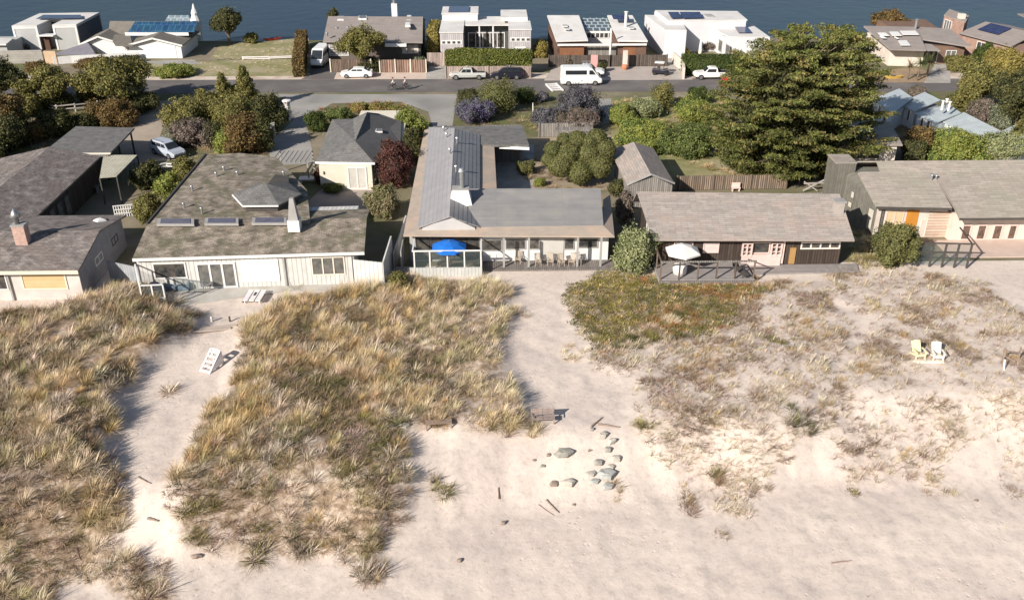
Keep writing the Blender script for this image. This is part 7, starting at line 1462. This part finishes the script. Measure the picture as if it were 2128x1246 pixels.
# hedges
def hedge(label, p0, p1, w_, z0, z1, pal, size=.16, name='hedge'):
    a, b_ = G(*p0), G(*p1); L_ = math.hypot(b_[0]-a[0], b_[1]-a[1]); ang = math.atan2(b_[1]-a[1], b_[0]-a[0]); t = thing(name, label, 'hedge', (a[0], a[1], 0), None, ang)
    r = np.random.default_rng(int(L_*100)); P, Nn = [], []
    hgt = z1-z0
    for axis, area in ((2, L_*w_), (1, L_*hgt), (-1, L_*hgt), (0, w_*hgt), (-3, w_*hgt)):
        n = int(area*2.2/size**2); u, v = r.uniform(0, 1, n), r.uniform(0, 1, n); e = r.normal(0, .06, n); o = np.ones(n)
        if axis == 2: P.append(np.stack([u*L_, v*w_, z1+e+.12*(fb(u*L_, v*w_, 1.1, 4)-.5)], 1)); Nn.append(np.tile([0, 0, 1.], (n, 1)))
        elif axis in (1, -1): P.append(np.stack([u*L_, (w_ if axis == 1 else 0)+e+.1*(fb(u*L_, v*hgt, 1., 3)-.5), z0+v*hgt], 1)); Nn.append(np.tile([0, float(axis), 0], (n, 1)))
        else: P.append(np.stack([(0 if axis == 0 else L_)+e, u*w_, z0+v*hgt], 1)); Nn.append(np.tile([-1. if axis == 0 else 1., 0, 0], (n, 1)))
    V, Q, T = leafmesh(np.concatenate(P), np.concatenate(Nn), size, PAL[pal], r, 1.4, .6)
    cb_ = np.array([(x, y, z) for z in (z0+.02, z1-.1) for x, y in ((.1, .1), (L_-.1, .1), (L_-.1, w_-.1), (.1, w_-.1))]); cq = np.array([(0, 3, 2, 1), (4, 5, 6, 7), (0, 1, 5, 4), (1, 2, 6, 5), (2, 3, 7, 6), (3, 0, 4, 7)])+len(V)
    addmesh('foliage', fastmesh('foliage', np.concatenate([V, cb_]), np.concatenate([Q, cq]), [LEAF], np.concatenate([T, np.tile(PAL[pal][-1], (8, 1))])), t)
    if z0 > .3:
        q = MB()
        for k in range(5): x = L_*(k+.5)/5; q.tube((x, w_/2, 0), (x, w_/2, z0+.2), .08, .06, 6)
        q.build('stem', BARKM, t, local=True)
    return t
hedge('long clipped hedge above the pinkish plank fence', (927, 158), (1105, 157), 2.6, 1.2, 3.3, 'hedge')
hedge('tall shaggy hedge at the end of the dry lawn beside the white van', (634, 160), (640, 95), 1.6, 0, 2.6, 'brown', .18); 
hedge('tall golden clipped hedge between ranch house and white modern house', (889, 122), (910, 122), 8, 0, 4.3, 'gold', .2)
hedge('dark green clipped hedge behind the white single cab pickup', (1422, 158), (1560, 158), 3.5, 0, 2.4, 'hedged'); hedge('low golden topped hedge in front of the glass courtyard', (945, 140), (985, 140), 1.5, 0, 2.6, 'hedge')
hedge('dark garden hedge along the rear of the wooden outbuilding', (1880, 345), (1918, 345), 1.2, 0, 2.6, 'dark')
hedge('low planted hedge strip before the white gabled bungalow', (250, 133), (290, 131), 1., 0, 1., 'dark')
# cloud pruned tree
c = G(1205, 388); bx_, by_ = c[0], c[1]+1.2; t = thing('cloud_pruned_tree', 'cloud pruned tree of many round clipped balls behind the metal roofed house', 'tree', (bx_, by_, 0)); q = MB()
balls = [(1165, 345, 30), (1205, 358, 32), (1245, 345, 32), (1150, 310, 22), (1182, 318, 28), (1222, 322, 30), (1258, 310, 26), (1200, 292, 26), (1240, 288, 26), (1172, 290, 18), (1262, 335, 18), (1140, 332, 18), (1225, 296, 22), (1185, 345, 20)]
for k, (px_, py_, rp) in enumerate(balls):
    s_ = 19.5; R = rp/s_*.86; Yb = by_+[-1.0, -1.2, -.9, .2, -.2, -.1, .3, 1., 1.1, 1.2, .1, -.2, .6, -.9][k]; d = ray(px_, py_); tt_ = Yb/d[1]; z = max(R*.7, CAMH+d[2]*tt_)
    X = d[0]*tt_; crown('foliage_ball', t, [(X-bx_, Yb-by_, z, R*.95, R*.95, R*.86)], .11, PAL['topiary'], 500+k, k=2., core=.93, asp=1.3, jit=.45, hollow=.95, rough=.06)
    q.tube((0, 0, .3), (X-bx_, Yb-by_, z-.2), .1, .05, 6)
q.tube((0, 0, -.05), (0, 0, .9), .22, .14, 8); q.build('trunk', BARKM, t, local=True)
# great cypress with tiered foliage pads
c = G(1648, 372); Xc, Yc = c[0], c[1]+2.5; top = CAMH+ray(1660, 52)[2]*Yc/ray(1660, 52)[1]
t = thing('cypress_tree', 'huge spreading cypress with layered olive green foliage, tallest tree in view', 'tree', (Xc, Yc, 0)); H = top
r = np.random.default_rng(77); PP, NN, TTs = [], [], []; limbs = MB(); limbs.tube((0, 0, -.1), (.2, 0, H*.45), .65, .42, 10); limbs.tube((.2, 0, H*.45), (.1, .1, H*.9), .42, .08, 8)
ez, er = [0, .08, .3, .55, .8, .93, 1.0], [3.8, 6.4, 9.3, 8.9, 7.2, 5.4, 2.8]
for k in range(620):
    zf = (int(r.uniform(0, 12))+.5+r.normal(0, .13))/12; zf = min(.99, max(.04, zf+.035*math.sin(k*2.4))); a = r.uniform(0, 2*np.pi); lump = .82+.34*vnoise(np.array([a*2.4+3]), np.array([zf*6]), 1., 3)[0]
    d = np.interp(zf, ez, er)*lump*(r.uniform(.72, 1.) if k % 5 else r.uniform(.25, .7)); z = max(.5, H*zf*.96); rx = r.uniform(.75, 1.5)*(1.05-.35*zf); px_, py_ = d*np.cos(a), d*np.sin(a)*.8
    px_ += 2.0*zf-.9; n = int(400*rx*rx); u = np.sqrt(r.uniform(0, 1, n)); b_ = r.uniform(0, 2*np.pi, n); ca, sa = np.cos(a), np.sin(a)
    lx = u*np.cos(b_)*rx*1.5; ly = u*np.sin(b_)*rx; X = px_+lx*ca-ly*sa; Y = py_+lx*sa+ly*ca; rg = fb(X, Y, .6, k % 7)
    Z = z+.22*rx*(1-u**2)+r.normal(0, .07, n)+(rg-.5)*.4+lx*.2; kp = rg+r.uniform(-.2, .2, n) > .36+.5*(u-.5)
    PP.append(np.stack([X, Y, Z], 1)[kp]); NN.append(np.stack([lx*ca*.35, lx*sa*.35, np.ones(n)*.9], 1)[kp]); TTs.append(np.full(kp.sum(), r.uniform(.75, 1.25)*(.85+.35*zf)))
    if k % 8 == 0: limbs.tube((.15, 0, max(1., z*.75)), (px_, py_, z-.1), .13, .04, 5)
P = np.concatenate(PP); V, Q, T = leafmesh(P, np.concatenate(NN), .125, PAL['cypress'], r, 2.6, .9); T = T*np.repeat(np.concatenate(TTs), 4)[:, None]
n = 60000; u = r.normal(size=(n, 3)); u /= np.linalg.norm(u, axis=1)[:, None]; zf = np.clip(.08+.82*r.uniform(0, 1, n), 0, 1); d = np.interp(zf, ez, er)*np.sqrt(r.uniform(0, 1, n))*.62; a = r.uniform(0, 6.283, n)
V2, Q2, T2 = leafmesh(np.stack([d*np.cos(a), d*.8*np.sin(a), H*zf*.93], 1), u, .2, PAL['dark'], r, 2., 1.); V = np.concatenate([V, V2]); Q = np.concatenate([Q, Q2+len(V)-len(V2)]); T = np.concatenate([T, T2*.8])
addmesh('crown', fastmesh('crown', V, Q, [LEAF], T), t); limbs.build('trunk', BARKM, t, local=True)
# spiky cabbage palms near the right hand drive
def spiky(px_, py_, h_, label, pal='green'):
    c = G(px_, py_); t = thing('cabbage_palm', label, 'palm', c, 'spiky palms at the right hand drive'); MB().tube((0, 0, 0), (.1, 0, h_*.6), .14, .1, 7).build('trunk', BARKM, t, local=True)
    r = np.random.default_rng(px_); v, q_, tt = tuft(70, h_*.5, 1.7, .35, .09, r, .06); v = v+np.array([.1, 0, h_*.6]); cc = np.outer(tt, PAL[pal][0]); addmesh('leaves', fastmesh('leaves', v, q_, [GRASS], cc.clip(0, 1)), t)
spiky(1905, 168, 4.2, 'taller spiky palm beside the concrete drive'); spiky(1885, 166, 3.2, 'pale shorter spiky palm right of the yellow kayak', 'pinkg'); spiky(1925, 160, 3.6, 'spiky palm nearest the warm brown wall', 'dark')
# rough low growth in gardens
def lowgrowth(name, label, poly, n, cols, kinds=('low', 'mat', 'scrub'), scl=(.6, 1.2), seed=1, cat='ground cover'):
    W_ = [G2(*p) for p in poly]; r = np.random.default_rng(seed); x0, x1 = min(p[0] for p in W_), max(p[0] for p in W_); y0, y1 = min(p[1] for p in W_), max(p[1] for p in W_)
    X = r.uniform(x0, x1, n*3); Y = r.uniform(y0, y1, n*3); k = inpoly(X, Y, W_) & (fb(X, Y, 3, seed) > .38); X, Y = X[k][:n], Y[k][:n]
    return plant(name, label, [(a, b_, 0.) for a, b_ in zip(X, Y)], [kinds[r.integers(len(kinds))] for _ in X], [cols[int(fb(a, b_, 2.5, seed+2)*.999*len(cols))] for a, b_ in zip(X, Y)], scl, cat=cat)
lowgrowth('garden_weeds', 'rough green and tan growth in the yard left of the big cypress', [(1270, 205), (1500, 200), (1560, 390), (1400, 330), (1330, 300), (1270, 285)], 700, ['green', 'olive', 'gold', 'green'])
lowgrowth('garden_weeds', 'dark undergrowth beneath the left hand trees', [(-200, 200), (330, 200), (300, 240), (230, 270), (100, 330), (-100, 360)], 900, ['deep', 'brown', 'olive', 'deep'], seed=2)
lowgrowth('garden_weeds', 'olive undergrowth in the thicket beside the dirt drive', [(380, 210), (560, 200), (560, 330), (400, 330), (350, 290)], 420, ['olive', 'brown', 'gold', 'deep'], seed=3)
lowgrowth('garden_weeds', 'flowery low growth in the beds behind the grey cottage', [(690, 212), (830, 212), (870, 232), (880, 262), (700, 262), (640, 270), (640, 245)], 260, ['green', 'rust', 'olive', 'gold'], seed=4)
lowgrowth('garden_weeds', 'low garden growth around the round bushes', [(950, 196), (1240, 196), (1250, 285), (940, 262)], 420, ['olive', 'green', 'deep', 'gold'], seed=5)
lowgrowth('garden_weeds', 'rough growth at the far right gardens', [(1860, 240), (1960, 260), (2200, 180), (2200, 335), (1880, 335)], 600, ['olive', 'brown', 'gold', 'deep'], seed=6)
lowgrowth('lawn_grass', 'short dry grass tufts on the lawns by the water', [(440, 122), (455, 95), (640, 80), (650, 160), (300, 158), (320, 135)], 700, ['gold', 'straw', 'olive'], ('mat',), (.5, .9), 7)
lowgrowth('garden_weeds', 'ragged plants around the cloud pruned tree', [(1060, 330), (1270, 330), (1285, 400), (1110, 395)], 160, ['olive', 'brown', 'straw'], seed=8)
lowgrowth('garden_weeds', 'low weeds in the gap between dark brown cottage and right hand house', [(1770, 470), (1830, 500), (1880, 560), (1760, 560)], 120, ['olive', 'green', 'straw'], ('mat', 'low'), seed=9)
